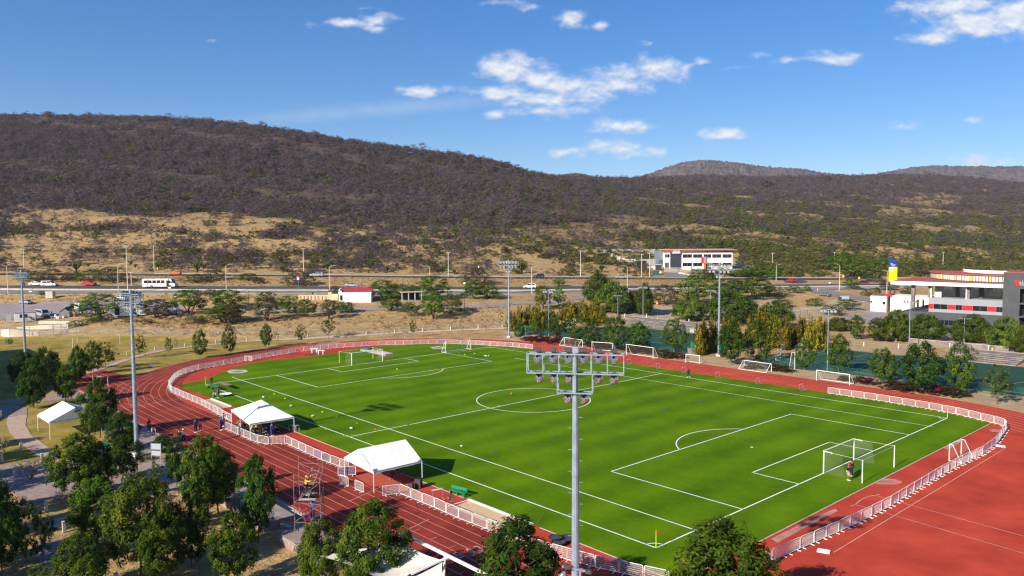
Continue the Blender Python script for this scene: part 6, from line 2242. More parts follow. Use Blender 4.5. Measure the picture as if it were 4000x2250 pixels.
for a, c, lab in (('a', 'b', 'cable from the twin utility pole to the pole above the bus'), ('b', 'c', 'cable strung across the dry slope to the painted pole'), ('c', 'd', 'cable from the painted pole to the tall concrete pole'), ('d', 'e', 'cable from the tall concrete pole to the slim pole'), ('e', 'f', 'cable from the slim pole to the pale thick pole'), ('edge', 'a', 'thick cable crossing from the picture edge to the twin pole')):
    A_ = tops[a] if a != 'edge' else dep_pt('A', -300, 90, depth_of(tops['a'])-25)
    B_ = tops[c]
    b = MB()
    pr_ = None
    for i in range(13):
        f = i/12
        p = A_*(1-f)+B_*f-np.array([0, 0, 4*f*(1-f)*np.linalg.norm(B_-A_)*.018])
        if pr_ is not None:
            b.tube(pr_, p, .045 if a == 'edge' else .02, None, 4, caps=False)
        pr_ = p
    tag(b.build('power_cable', M['pole_c'] if a == 'edge' else M['dark']), lab, 'cable', 'power cables over the slope')
for lab, reg, x, y, yt in (('park lamp post beside the white notice at the dirt track', 'A', 1778, 865, 668), ('park lamp post behind the bright mesquite', 'A', 2502, 775, 608), ('park lamp post beside the tall dense green tree', 'B', 1929, 672, 570), ('park lamp post on the dirt track by the round mesquite', 'B', 2098, 796, 612)):
    P = at(reg, x, y)
    H_ = height_at(P, reg, x, yt)
    t = thing('park_lamp', lab, 'lamp post', P, 0, 'park lamp posts')
    MB().tube((0, 0, 0), (0, 0, H_), .09, .06, 8).build('pole', M['dark'], t)
    MB().lathe([(.5, H_), (.42, H_+.14), (.05, H_+.22), (.02, H_+.22)], n=10).build('lamp_head', M['concrete'], t)
# signs
for lab, reg, x, y, yt, wdt, hg, m, nm in (('white sign board on a tall post below the bus', 'A', 1711, 690, 570, .95, .45, 'white', 'road_sign'), ('white double sign above the parking lot', 'A', 310, 700, 608, .95, .4, 'white', 'road_sign'), ('white notice fixed to the park lamp post', 'A', 1780, 842, 760, 1.2, .55, 'white', 'notice'),
                                           ('yellow diamond road sign, nearer the lamp', 'D', 756, 522, 452, .8, .8, 'yellow', 'road_sign'), ('yellow diamond road sign, nearer the totem', 'D', 914, 540, 470, .8, .8, 'yellow', 'road_sign'), ('small white road sign by the branch road', 'D', 620, 548, 522, 1.0, .45, 'white', 'road_sign'), ('tiny black sign between van and shed', 'A', 520, 850, 815, .35, .4, 'black', 'notice'),
                                           ('white hanging sign behind the far mast', 'B', 2240, 410, 358, .5, .8, 'white', 'road_sign'), ('tilted white sign on a thin pole by the round shrub', 'B', 2097, 570, 522, .7, .6, 'white', 'road_sign'), ('yellow gas marker post near the upper road', 'A', 1588, 415, 372, .25, .8, 'yellow', 'marker_post'), ('yellow marker post at the branch road corner', 'D', 498, 628, 585, .2, 1.0, 'yellow', 'marker_post')):
    P = at(reg, x, y)
    H_ = height_at(P, reg, x, yt)
    t = thing(nm, lab, 'sign', P, math.atan2(rh[1], rh[0]), 'signs along the road')
    MB().tube((0, 0, 0), (0, 0, H_), .05, .05, 6).build('post', M['steel_d'], t)
    if m == 'yellow' and 'diamond' in lab:
        s = .62
        b = MB()
        b.box((0, -.08, H_-.4), (.85, .03, .85), rot=Matrix.Rotation(pi/4, 3, 'Y'))
        b.build('panel', M['yellow'], t)
        MB().bb(-.06, .06, -.105, -.096, H_-.62, H_-.3).box((.07, -.1, H_-.25), (.3, .012, .1), rot=Matrix.Rotation(R(-40), 3, 'Y')).build('symbol', M['black'], t)
    else:
        MB().bb(-wdt/2, wdt/2, -.10, -.06, H_-hg, H_).build('panel', M[m], t)
# banner on a pole
P = at('B', 427, 640)
H_ = height_at(P, 'B', 427, 448)
t = thing('banner_pole', 'pole banner in red white and blue before the dark shrub', 'banner', P, math.atan2(rh[1], rh[0]))
MB().tube((0, 0, 0), (0, 0, H_), .07, .05, 6).build('pole', M['steel'], t)
for i, c in enumerate(('redwall', 'white', 'blue')):
    MB().bb(-.38, .38, -.08, -.06, H_-.1-(i+1)*.75, H_-.1-i*.75-.01).build('banner_panel', M[c], t)
# orange barrels and traffic cones
br = None
for i, (reg, x, y) in enumerate((('A', 753, 868), ('A', 820, 848), ('A', 953, 848), ('A', 1062, 840), ('A', 1692, 838), ('A', 1831, 838), ('A', 1888, 806), ('A', 1986, 835), ('C', 1462, 748))):
    P = at(reg, x, y)
    lab = ('orange white barrel beside the grey shed', 'orange barrel in front of the white van', 'faded barrel under the flat mesquite', 'barrel between the mesquite stems', 'orange barrel beside the lamp post with notice', 'orange white barrel between lamp post and forked mesquite', 'orange barrel behind the forked mesquite stem', 'dull barrel past the forked mesquite', 'orange barrel in the shade of the dark spreading tree')[i]
    if br is None:
        br = thing('traffic_barrel', lab, 'barrel', P, 0, 'orange traffic barrels')
        MB().lathe([(.34, 0), (.34, .08), (.30, .1), (.29, .5), (.26, .5), (.25, .9), (.22, 1.0), (.02, 1.02)], n=12).build('drum', M['orange'], br)
        MB().lathe([(.296, .30), (.294, .42)], n=12).lathe([(.262, .62), (.258, .74)], n=12).build('reflective_band', M['white'], br)
        br.scale = (1.25, 1.25, 1.25)
    else:
        dup(br, P, 0, lab)
cn = None
for i, (reg, x, y) in enumerate((('J', 35, 545), ('J', 508, 440), ('J', 520, 440), ('J', 545, 442), ('J', 560, 444), ('J', 592, 446))):
    P = at(reg, x, y)
    lab = 'orange traffic cone beside the site cabin step' if i == 0 else f'{ordw(i-1)} orange cone of the cluster between cabin and silver van'
    if cn is None:
        cn = thing('traffic_cone', lab, 'cone', P, 0, 'orange traffic cones')
        MB().bb(-.22, .22, -.22, .22, 0, .04).build('base', M['orange'], cn)
        MB().lathe([(.17, .04), (.05, .95), (.01, .97)], n=10).build('body', M['orange'], cn)
        MB().lathe([(.125, .45), (.098, .62)], n=10).build('reflective_band', M['white'], cn)
    else:
        dup(cn, P, 0, lab)
# ---------------------------------------------------------------- vehicles
PAINT = {}


def paint(nm, c, metal=.1):
    if nm not in PAINT:
        PAINT[nm] = mat('car_paint_'+nm, c, .28, metal, var=.03, spec=.6)
    return PAINT[nm]


M['headl'] = mat('headlight_glass', (.75, .77, .80), .15, spec=.8, var=.02)
M['taill'] = mat('taillight', (.45, .01, .01), .3, var=.05)


def hull(name, prof, W_, m, parent, taper=.0, bevel=.06):
    """Side profile (x, z) swept across the width, pulled in above the belt by taper."""
    b = MB()
    n = len(prof)
    zs = [z for _, z in prof]
    zb = .55*max(zs)
    for s in (-1, 1):
        for x, z in prof:
            b.v.append((x, s*(W_/2-taper*max(0, z-zb)), z))
    b.f.append(tuple(range(n)))
    b.f.append(tuple(range(2*n-1, n-1, -1)))
    for i in range(n):
        j = (i+1) % n
        b.f.append((i, n+i, n+j, j))
    b.m = [0]*len(b.f)
    me = b.mesh(name, m, bevel=bevel)
    bm_ = bmesh.new()
    bm_.from_mesh(me)
    bmesh.ops.recalc_face_normals(bm_, faces=bm_.faces)
    bm_.to_mesh(me)
    bm_.free()
    return link(name, me, parent)


def wheels(t, xs, W_, r_, rim=True):
    for x in xs:
        for s in (-1, 1):
            rot = Matrix.Rotation(pi/2, 3, 'X')
            y = s*(W_/2-.09)
            wh = MB().lathe([(r_*.55, -.11), (r_*.95, -.11), (r_, -.06), (r_, .06), (r_*.95, .11), (r_*.55, .11)], (x, y, r_), 14, rot=rot).build('wheel', M['tyre'], t, True)
            MB().lathe([(.01, -.095), (r_*.55, -.10), (r_*.6, -.06), (r_*.6, .06), (r_*.55, .10), (.01, .095)], (x, y, r_), 12, rot=rot).build('rim', M['rim'], wh)


def car(style, pm_, label, P, rz, group=None, scale=1.0):
    t = thing({'suv': 'parked_car', 'wagon': 'car', 'sedan': 'car', 'hatch': 'car', 'coupe': 'sports_car'}.get(style, 'car'), label, 'car', P, rz, group, (scale,)*3)
    if style in ('suv', 'wagon', 'hatch'):
        Ln = {'suv': 4.75, 'wagon': 4.8, 'hatch': 4.3}[style]
        Hh = {'suv': 1.72, 'wagon': 1.62, 'hatch': 1.52}[style]
        W_ = 1.86
        a = Ln/2
        body = [(-a, .35), (-a, .95), (-a+.05, 1.02), (a*.42, 1.04), (a*.92, .88), (a, .70), (a, .35), (a-.2, .26), (-a+.2, .26)]
        cab = [(-a+.06, 1.0), (-a+.30, Hh-.04), (-a+.7, Hh), (a*.05, Hh), (a*.22, Hh-.08), (a*.52, 1.0)]
    elif style == 'sedan':
        Ln, Hh, W_ = 4.6, 1.42, 1.80
        a = Ln/2
        body = [(-a, .38), (-a, .90), (-a+.1, .97), (a*.4, .96), (a*.92, .82), (a, .65), (a, .35), (a-.2, .25), (-a+.2, .25)]
        cab = [(-a*.72, .94), (-a*.42, Hh-.05), (-a*.25, Hh), (a*.0, Hh), (a*.12, Hh-.06), (a*.46, .94)]
    else:
        Ln, Hh, W_ = 4.5, 1.22, 1.90
        a = Ln/2
        body = [(-a, .36), (-a, .88), (-a+.2, .93), (a*.3, .82), (a*.9, .66), (a, .52), (a, .28), (a-.2, .2), (-a+.2, .2)]
        cab = [(-a*.80, .88), (-a*.3, Hh-.03), (-a*.1, Hh), (a*.02, Hh-.03), (a*.40, .80)]
    hull('body', body, W_, pm_, t, .02)
    hull('roof', cab, W_-.16, pm_, t, .20, .05)
    # glazing a little proud of the cabin
    gc = [(x*.985+.01, max(z, body[2][1]+.05)-.09 if z > 1.15*Hh*.8 else z+.05) for x, z in cab]
    zb = max(z for _, z in body)+.03
    zt = Hh-.10
    xl, xr = cab[0][0]+.32, cab[-1][0]-.30
    for s in (-1, 1):
        yb = (W_-.16)/2-.20*max(0, zb-.55*Hh)+.012
        yt_ = (W_-.16)/2-.20*max(0, zt-.55*Hh)+.012
        for x0, x1 in ((xl, (xl+xr)/2-.04), ((xl+xr)/2+.04, xr)):
            k0 = .22 if x0 == xl else .0
            k1 = .34 if x1 == xr else .0
            MB().poly([(x0, s*yb, zb), (x1, s*yb, zb), (x1-k1, s*yt_, zt), (x0+k0, s*yt_, zt)]).build('side_window', M['glass'], t)
    f0, f1 = cab[-1], cab[-2]
    b0, b1 = cab[0], cab[1]
    for nm, p, q, s in (('windshield', f0, f1, 1), ('rear_window', b0, b1, -1)):
        hw = W_/2-.22
        d = Vector((q[0]-p[0], 0, q[1]-p[1]))
        nn = Vector((d.z, 0, -d.x)).normalized()*.02*s
        A_, B_ = Vector((p[0], 0, p[1]))+d*.10+nn, Vector((p[0], 0, p[1]))+d*.95+nn
        MB().poly([(A_.x, -hw, A_.z), (A_.x, hw, A_.z), (B_.x, hw-.10, B_.z), (B_.x, -hw+.10, B_.z)]).build(nm, M['glass'], t)
    for s in (-1, 1):
        MB().box((a-.06, s*(W_/2-.28), .68 if style != 'coupe' else .52), (.16, .40, .15)).build('headlight', M['headl'], t, bevel=.03)
        MB().box((-a+.04, s*(W_/2-.22), .86 if style != 'coupe' else .74), (.12, .32, .16)).build('taillight', M['taill'], t, bevel=.02)
        MB().box((cab[-1][0]-.25, s*(W_/2+.06), zb+.06), (.14, .16, .11)).build('mirror', pm_, t, bevel=.02)
    MB().box((a+.005, 0, .45), (.03, W_*.6, .16)).build('grille', M['black'], t)
    wheels(t, (-a*.60, a*.62), W_, .34 if style in ('suv', 'wagon') else .32)
    return t


rzr = math.atan2(rh[1], rh[0])
W1, W2_ = paint('white', (.80, .80, .80), .0), paint('silver', (.50, .53, .58), .5)
BK, RD, OR, GY, DB = paint('black', (.012, .013, .016)), paint('red', (.52, .012, .02)), paint('orange', (.85, .13, .008)), paint('grey', (.14, .15, .17), .3), paint('dark_blue', (.03, .04, .07), .2)
CG = 'cars on the upper carriageway'
for st, pm_, reg, x, y, rz, lab, gp, sc in (
    ('sedan', W1, 'A', 372, 558, rzr, 'white saloon car just behind the white off-roader', CG, 1.05), ('suv', W1, 'A', 500, 565, rzr, 'white off-roader with black windows following close to another white car', CG, 1.12),
    ('hatch', RD, 'A', 897, 558, rzr, 'red hatchback between the white cars and the bus', CG, 1.08), ('coupe', OR, 'A', 1760, 450, rzr+pi, 'low orange sports car on the far road above the bus', 'cars on the far road', 1.03),
    ('wagon', W2_, 'B', 612, 466, rzr+pi, 'silver station wagon on the far road by the dark shrub', 'cars on the far road', 1.08), ('suv', DB, 'B', 535, 456, rzr+pi, 'dark off-roader just ahead of the silver station wagon', 'cars on the far road', 1.0),
    ('sedan', W2_, 'B', 965, 572, rzr, 'silver car half hidden behind the red house roof', CG, 1.05), ('suv', DB, 'C', 270, 478, rzr+pi, 'dark blue off-roader on the far road near the kerb', 'cars on the far road', 1.0),
    ('sedan', W2_, 'C', 1095, 485, rzr+pi, 'silver grey saloon on the far road before the utility poles', 'cars on the far road', 1.0), ('suv', W1, 'C', 178, 584, rzr+pi, 'white off-roader alone on the near carriageway', CG, 1.0),
    ('hatch', RD, 'D', 237, 522, rzr+R(100), 'red car seen from behind on the road bend', 'cars at the road bend', 1.1), ('sedan', paint('maroon', (.10, .012, .025)), 'D', 962, 538, rzr, 'dark red car behind the yellow road sign', 'cars at the road bend', 1.0),
    ('sedan', GY, 'D', 570, 662, rzr+R(140), 'dark grey car parked by the branch road fence', 'cars at the road bend', .95), ('sedan', W2_, 'A', 262, 742, rzr+R(155), 'silver saloon parked askew at the lot edge', 'parked cars in the lot', 1.0),
    ('suv', BK, 'A', 745, 800, rzr+R(205), 'black car parked beside the white minibus', 'parked cars in the lot', 1.0), ('hatch', W2_, 'A', 1215, 708, rzr+R(170), 'white car parked behind the mast head', 'parked cars in the lot', 1.05),
    ('hatch', GY, 'C', 1150, 800, rzr+R(10), 'grey car parked in the shade of the weeping pepper tree', 'parked cars in the lot', 1.0), ('suv', BK, 'C', 2395, 555, rzr, 'dark car glimpsed between the green trees', 'cars at the road bend', .9)):
    P = at(reg, x, y)
    P[2] += .14
    car(st, pm_, lab, P, rz, gp, sc)


def van(pm_, label, P, rz, name='van'):
    t = thing(name, label, 'van', P, rz, 'vans in the parking lot')
    a, W_ = 2.7, 1.9
    hull('body', [(-a, .35), (-a, 2.05), (-a+.12, 2.2), (a*.42, 2.24), (a*.62, 2.10), (a*.88, 1.15), (a, .95), (a, .35), (a-.2, .28), (-a+.2, .28)], W_, pm_, t, .08, .07)
    b = MB()
    for s in (-1, 1):
        for x0, x1 in ((-a+.2, -a+1.3), (-a+1.38, -a+2.6), (-a+2.68, a*.52)):
            yb, yt_ = W_/2-.08*max(0, 1.25-1.23)+.012, W_/2-.08*(1.85-1.23)+.012
            MB().poly([(x0, s*yb, 1.25), (x1+(.28 if x1 > 1 else 0), s*yb, 1.25), (x1, s*yt_, 1.85), (x0, s*yt_, 1.85)]).build('side_window', M['glass'], t)
    MB().poly([(a*.87+.02, -.78, 1.20), (a*.87+.02, .78, 1.20), (a*.635+.03, .70, 2.02), (a*.635+.03, -.70, 2.02)]).build('windshield', M['glass'], t)
    MB().poly([(-a-.012, -.75, 1.25), (-a-.012, .75, 1.25), (-a-.012, .70, 1.9), (-a-.012, -.70, 1.9)]).build('rear_window', M['glass'], t)
    for s in (-1, 1):
        MB().box((a-.03, s*.68, .85), (.12, .32, .20)).build('headlight', M['headl'], t, bevel=.03)
        MB().box((-a, s*.82, 1.0), (.06, .14, .5)).build('taillight', M['taill'], t)
        MB().box((a*.75, s*1.08, 1.35), (.1, .22, .26)).build('mirror', M['black'], t, bevel=.02)
    MB().box((a+.0, 0, .55), (.04, 1.2, .2)).build('grille', M['black'], t)
    wheels(t, (-a*.62, a*.62), W_, .34)
    return t


toc = math.atan2(CAM[1]-0, CAM[0]-0)
P = at('A', 428, 868)
van(W2_, 'silver blue high roof van facing the channel walls', P+np.array([0, 0, .1]), rzr-R(38))
P = at('A', 838, 802)
van(W1, 'white minibus seen from behind beside the black car', P+np.array([0, 0, .1]), rzr+R(78))
# bus
P = at('A', 1612, 578)
t = thing('bus', 'white passenger bus with its front door open on the upper carriageway', 'bus', P+np.array([0, 0, .14]), rzr, None, (1.03,)*3)
a, W_ = 5.6, 2.45
hull('body', [(-a, .45), (-a, 2.85), (-a+.15, 3.02), (a-1.7, 3.02), (a-1.35, 2.85), (a-.65, 1.55), (a, 1.20), (a, .45), (a-.2, .35), (-a+.2, .35)], W_, W1, t, .03, .08)
for i in range(5):
    x0 = -a+.62+i*1.46
    f_ = MB()
    for s in (-1, 1):
        f_.bb(x0, x0+1.22, s*(W_/2-.05), s*(W_/2+.012), 1.55, 2.52)
    wn = f_.build('window', M['glass'], t)
MB().bb(a-2.92, a-2.22, -W_/2-.012, -W_/2+.03, .45, 2.45).build('door', M['black'], t)  # black panel paints in the dark interior of the open doorway
MB().bb(a-2.2, a-1.45, -W_/2-.013, -W_/2+.03, 1.55, 2.4).bb(a-2.6, a-1.45, W_/2-.03, W_/2+.013, 1.55, 2.4).build('driver_window', M['glass'], t)
MB().poly([(a-.66, -1.1, 1.62), (a-.66, 1.1, 1.62), (a-1.31, 1.05, 2.83), (a-1.31, -1.05, 2.83)]).build('windshield', M['glass'], t).location = (.03, 0, .02)
MB().poly([(-a-.012, -.9, 1.6), (-a-.012, .9, 1.6), (-a-.012, .9, 2.5), (-a-.012, -.9, 2.5)]).build('rear_window', M['glass'], t)
for s in (-1, 1):
    MB().box((a-.02, s*.85, .95), (.1, .36, .22)).build('headlight', M['headl'], t, bevel=.03)
    MB().box((a-1.1, s*1.42, 1.9), (.12, .3, .5)).build('mirror', M['black'], t)
MB().box((a-.15, 0, .6), (.4, 2.3, .3)).build('bumper', paint('blue_grey', (.28, .42, .58), .2), t, bevel=.05)
wheels(t, (-a*.43, a*.70), W_, .50)
# white box trailer by the mesquite
P, Q_ = at('A', 1160, 890), at('A', 1440, 862)
t = thing('box_trailer', 'white box trailer with an open dark doorway beside the mast by the straight', 'trailer', P+(Q_-P)*.5, math.atan2((Q_-P)[1], (Q_-P)[0]))
ln = np.linalg.norm((Q_-P)[:2])+1.5
MB().bb(-ln/2, ln/2, 0, 2.5, .55, 3.2).build('body', M['stucco'], t, bevel=.04)
MB().bb(-ln/2+.75, -ln/2+1.9, -.02, .05, .9, 2.9).build('doorway', M['black'], t)
MB().bb(-ln/2+.62, -ln/2+.74, -.05, .06, .8, 3.0).bb(-ln/2+1.91, -ln/2+2.0, -.05, .06, .8, 3.0).bb(-ln/2+.74, -ln/2+1.91, -.05, .06, 2.9, 3.0).build('door_frame', M['grey'], t)
MB().bb(ln*.08, ln*.2, -.02, .05, .9, 2.6).build('vent_panel', M['char_b'], t)
MB().bb(-ln/2+.5, -ln/2+2.3, .4, 1.6, 3.2, 3.5).build('air_unit', M['white'], t, bevel=.03)
MB().bb(-ln/2-.1, -ln/2+1.4, -.3, 0, .15, .5).build('step', M['concrete'], t)
wheels(t, (ln*.10, ln*.36), 4.9, .42)
# ---------------------------------------------------------------- buildings
class Fac:
    """A wall plane through O along e; pixels map to (s along the wall, height z above O)."""

    def __init__(f, O, e):
        f.O = np.array(O, float)
        f.e = np.array([e[0], e[1], 0.0])/math.hypot(e[0], e[1])
        f.n = np.array([-f.e[1], f.e[0], 0.0])
        f.rz = math.atan2(f.e[1], f.e[0])

    def __call__(f, reg, x, y, back=0.0):
        d = ray(reg, x, y)
        t_ = ((f.O+f.n*back-CAM)@f.n)/(d@f.n)
        p = CAM+d*t_-f.O
        return p@f.e, p[2]


def fbox(b, f, reg, x0, y0, x1, y1, back=0.0, thick=.3, mat=0):
    """Box on the wall plane between two pixel corners, its face at 'back' metres behind the wall."""
    s0, z0 = f(reg, x0, y0, back)
    s1, z1 = f(reg, x1, y1, back)
    return b.bb(min(s0, s1), max(s0, s1), back, back+thick, min(z0, z1), max(z0, z1), mat)


M['terr'] = mat('dull_terrace_stone', (.17, .14, .13), .95, var=.25, scale=.6, col2=(.22, .19, .17))
# --- red roofed house
O = at('B', 835, 722)
O2 = at('B', 1157, 724)
f = Fac(O, (O2-O)[:2])
Wd, z1 = f('B', 1157, 622)
z1 = f('B', 990, 624)[1]
t = thing('house', 'white house with a bright red metal roof beyond the slope', 'house', O, f.rz)
MB().bb(0, Wd, .0, 8, -1.5, z1).build('wall', M['stucco'], t)
MB().bb(-.15, Wd+.1, -.12, .0, z1-.35, z1+.05).bb(-.1, Wd, -.06, 0, .25, .4).build('cornice', M['white'], t)
rf = MB()
zr = z1+1.35
rf.poly([(.9, .1, z1+.06), (Wd+.25, .1, z1+.06), (Wd+.25, 6.4, zr), (.9, 6.4, zr)])
rf.poly([(.9, 6.4, zr), (Wd+.25, 6.4, zr), (Wd+.25, 8.3, z1+.9), (.9, 8.3, z1+.9)])
rf.poly([(.9, .1, z1-.04), (.9, 6.4, zr-.1), (.9, 8.3, z1+.8)])
ro = rf.build('roof', M['redroof'], t)
rb = MB()
for i in range(26):
    x = 3.2+i*(Wd-3.2)/26
    rb.bar((x, 6.2, zr+.03), (x-.25, 8.3, z1+1.0), .12, .16)
rb.build('tile_ridge', mat('dusty_roof_tile', (.45, .26, .24), .9, var=.2), ro)
for k, fx in enumerate((.30, .55, .8)):
    MB().lathe([(.12, 0), (.12, .35), (.02, .4)], (Wd*fx, 3.3, z1+.8), 8).build('roof_vent', M['redroof_d'], ro)
MB().bb(.0, .9, -.02, .3, z1-.4, z1+.55).bb(.0, .35, .3, 6, z1-.4, z1+1.15).build('parapet', M['stucco'], t)
wn = MB().bb(.45, 1.1, -.03, .05, .6, z1-.9).build('window', M['glass'], t)
MB().bb(.36, .45, -.06, .05, .5, z1-.8).bb(1.1, 1.19, -.06, .05, .5, z1-.8).bb(.45, 1.1, -.06, .05, .5, .6).build('frame', M['steel'], wn)
# --- picnic shelter
O = at('B', 1465, 720)
O2 = at('B', 1672, 712)
f = Fac(O, (O2-O)[:2])
Wd = np.linalg.norm((O2-O)[:2])
t = thing('picnic_shelter', 'low shaded shelter with pale columns under the olive mesquites', 'shelter', O, f.rz)
MB().bb(-.2, Wd+.3, -.3, 5, 3.0, 3.3).build('roof', M['concrete'], t)
for i in range(4):
    x = .2+i*(Wd-.4)/3
    MB().bb(x-.15, x+.15, -.05, .25, -.8, 3.0).build('column', M['concrete'], t)
MB().bb(0, Wd, 4.6, 4.8, -.8, 3.0).build('rear_wall', M['char_b'], t)
MB().bb(.4, Wd, -.3, -.2, -.8, .45).build('parapet', M['grey'], t)
# --- cream wall by the road
t = thing('boundary_wall', 'low cream boundary wall with slanted shadows beside the house', 'wall', at('B', 430, 697), 0)
O = at('B', 430, 697)
b = MB()
for (xa, xb, yt, ybm) in ((428, 725, 650, 697), (728, 760, 622, 697), (760, 822, 640, 698)):
    P, Q_ = at('B', xa, ybm), at('B', xb, ybm)
    H_ = height_at(P, 'B', xa, yt)
    P, Q_ = P-O, Q_-O
    b.bar((P[0], P[1], P[2]+H_/2-.3), (Q_[0], Q_[1], Q_[2]+H_/2-.3), .3, H_+.6)
b.build('wall_panel', M['cream'], t)
b = MB()
for i in range(8):
    P = at('B', 445+i*36, 699)-O
    b.bar((P[0], P[1]-.25, P[2]), (P[0], P[1]-.25, P[2]+1.5), .18)
b.build('pilaster', M['cream'], t)
for i, (x, y, yt, wp_) in enumerate(((572, 690, 608, 90), (505, 672, 640, 60), (610, 672, 640, 50))):
    P = at('B', x, y)
    H_ = height_at(P, 'B', x, yt)
    t = thing('yucca', ['tall yucca in front of the cream wall', 'low agave in front of the cream wall', 'small spiky plant at the cream wall'][i], 'plant', P, 0, 'spiky plants by the cream wall')
    b = MB()
    for k in range(46):
        a, e_ = random.uniform(0, 6.28), random.uniform(-.1, 1.4)
        ln = random.uniform(.6, 1.1)*(1.0 if i else .9)
        c = Vector((0, 0, H_*.62 if i == 0 else .2))
        d = Vector((math.cos(a)*math.cos(e_), math.sin(a)*math.cos(e_), math.sin(e_)))
        s_ = Vector((-math.sin(a), math.cos(a), 0))*.05
        b.poly([c-s_, c+s_, c+d*ln])
    me = b.mesh('leaves', L['cactus'])
    fattr(me, 'tint', [random.uniform(.1, .8) for _ in b.v])
    link('leaves', me, t)
    MB().tube((0, 0, 0), (0, 0, H_*.62 if i == 0 else .25), .10, .08, 6).build('stem', M['bark_l'], t)

# --- workshop building on the slope
O = at('W', 1070, 440)
f = Fac(O, rh*math.cos(R(2))+hd*math.sin(R(2))*0)
t = thing('workshop_building', 'two storey white and charcoal building with a red edged roof on the slope', 'building', O, f.rz)
s_r, _ = f('W', 2068, 300)
zt = f('W', 1500, 205)[1]
s_d0, s_d1 = f('W', 1170, 300)[0], f('W', 1322, 300)[0]
s_en = f('W', 1650, 300)[0]
b = MB()
b.bb(0, s_d0, 0, 12, -2.5, zt)
b.bb(s_d1, s_r, 0.25, 12, -2.5, zt)
b.build('wall', M['stucco'], t)
MB().bb(s_d0, s_d1, -.25, 3, -2.5, zt+.1).build('dark_wall', M['char_b'], t)
s_l = f('W', 957, 250, 9)[0]
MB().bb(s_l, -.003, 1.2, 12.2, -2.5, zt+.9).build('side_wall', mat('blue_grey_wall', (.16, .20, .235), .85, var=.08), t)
zr0, zr1 = f('W', 1060, 168)[1], f('W', 1060, 193)[1]
s_a, s_b = f('W', 1062, 180)[0], f('W', 2125, 180)[0]
MB().bb(s_a, s_b, -.9, 12.6, zr1, zr0-.32).build('roof', M['char'], t)
MB().bb(s_a, s_b, -.98, 12.6, zr0-.318, zr0).build('roof_trim', M['orange'], t)
MB().bb(s_a+.5, s_b-1, 1.5, 12.3, zr0, zr0+.12).build('roof_surface', M['gravel'], t)
for i, x in enumerate((1350, 1500, 1650, 1775, 1922)):
    x1 = (1482, 1630, 1760, 1903, 2052)[i]
    for y0, y1 in ((233, 282), (355, 405)):
        if y0 == 355 and 1640 < x < 1700:
            continue
        w_ = fbox(MB(), f, 'W', x, y0, x1, y1, .19, .1).build('window', M['glass'], t)
        s0, z0 = f('W', x, y0, .19)
        s1, z1 = f('W', x1, y1, .19)
        MB().bb((s0+s1)/2-.05, (s0+s1)/2+.05, .15, .19, z1, z0).build('mullion', M['grey'], w_)
for y0, y1, x1 in ((232, 280, 1162), (352, 436, 1150)):
    w_ = fbox(MB(), f, 'W', 1097, y0, x1, y1, -.03, .05).build('window', M['glass'], t)
    s0, z0 = f('W', 1125, y0)
    z1 = f('W', 1125, y1)[1]
    MB().bb(s0-.06, s0+.06, -.07, -.03, z1, z0).build('mullion', M['white'], w_)
e = MB()
fbox(e, f, 'W', 1660, 352, 1758, 366, -.6, 1.0)
fbox(e, f, 'W', 1660, 366, 1682, 440, -.6, 1.0)
e.build('entrance_portal', M['orange'], t)
fbox(MB(), f, 'W', 1684, 368, 1756, 440, -.0, .2).build('door', M['glass'], t)
sg = fbox(MB(), f, 'W', 1198, 176, 1318, 222, -.9, .2).build('sign_board', M['redwall'], t)
tx = MB()
for k, x in enumerate((1210, 1231, 1252, 1273, 1293)):
    fbox(tx, f, 'W', x, 181, x+15, 196, -.93, .02)
fbox(tx, f, 'W', 1201, 203, 1315, 220, -.93, .02)
tx.build('lettering', M['white'], sg)
fbox(MB(), f, 'W', 1620, 272, 1640, 355, -.4, .5).build('chimney_pipe', M['redwall'], t)
fbox(MB(), f, 'W', 1660, 268, 1690, 352, -.5, .5).build('downpipe_box', M['grey'], t)
st = MB()
for k in range(9):
    st.bb(-1.4-k*.30, -1.4-(k-1)*.30, -.3, .9, 4.0-k*.45, 4.06-k*.45)
st.bar((-1.2, -.3, 5.0), (-4.0, -.3, 1.0), .07).bar((-1.2, .9, 5.0), (-4.0, .9, 1.0), .07).bar((-1.2, -.3, 4.0), (-4.0, -.3, 0), .12)
st.bb(-1.4, -.1, -.3, .95, 4.0, 4.1).bb(-1.3, -1.2, -.3, -.2, -1, 4)
st.build('fire_stair', M['dark'], t)
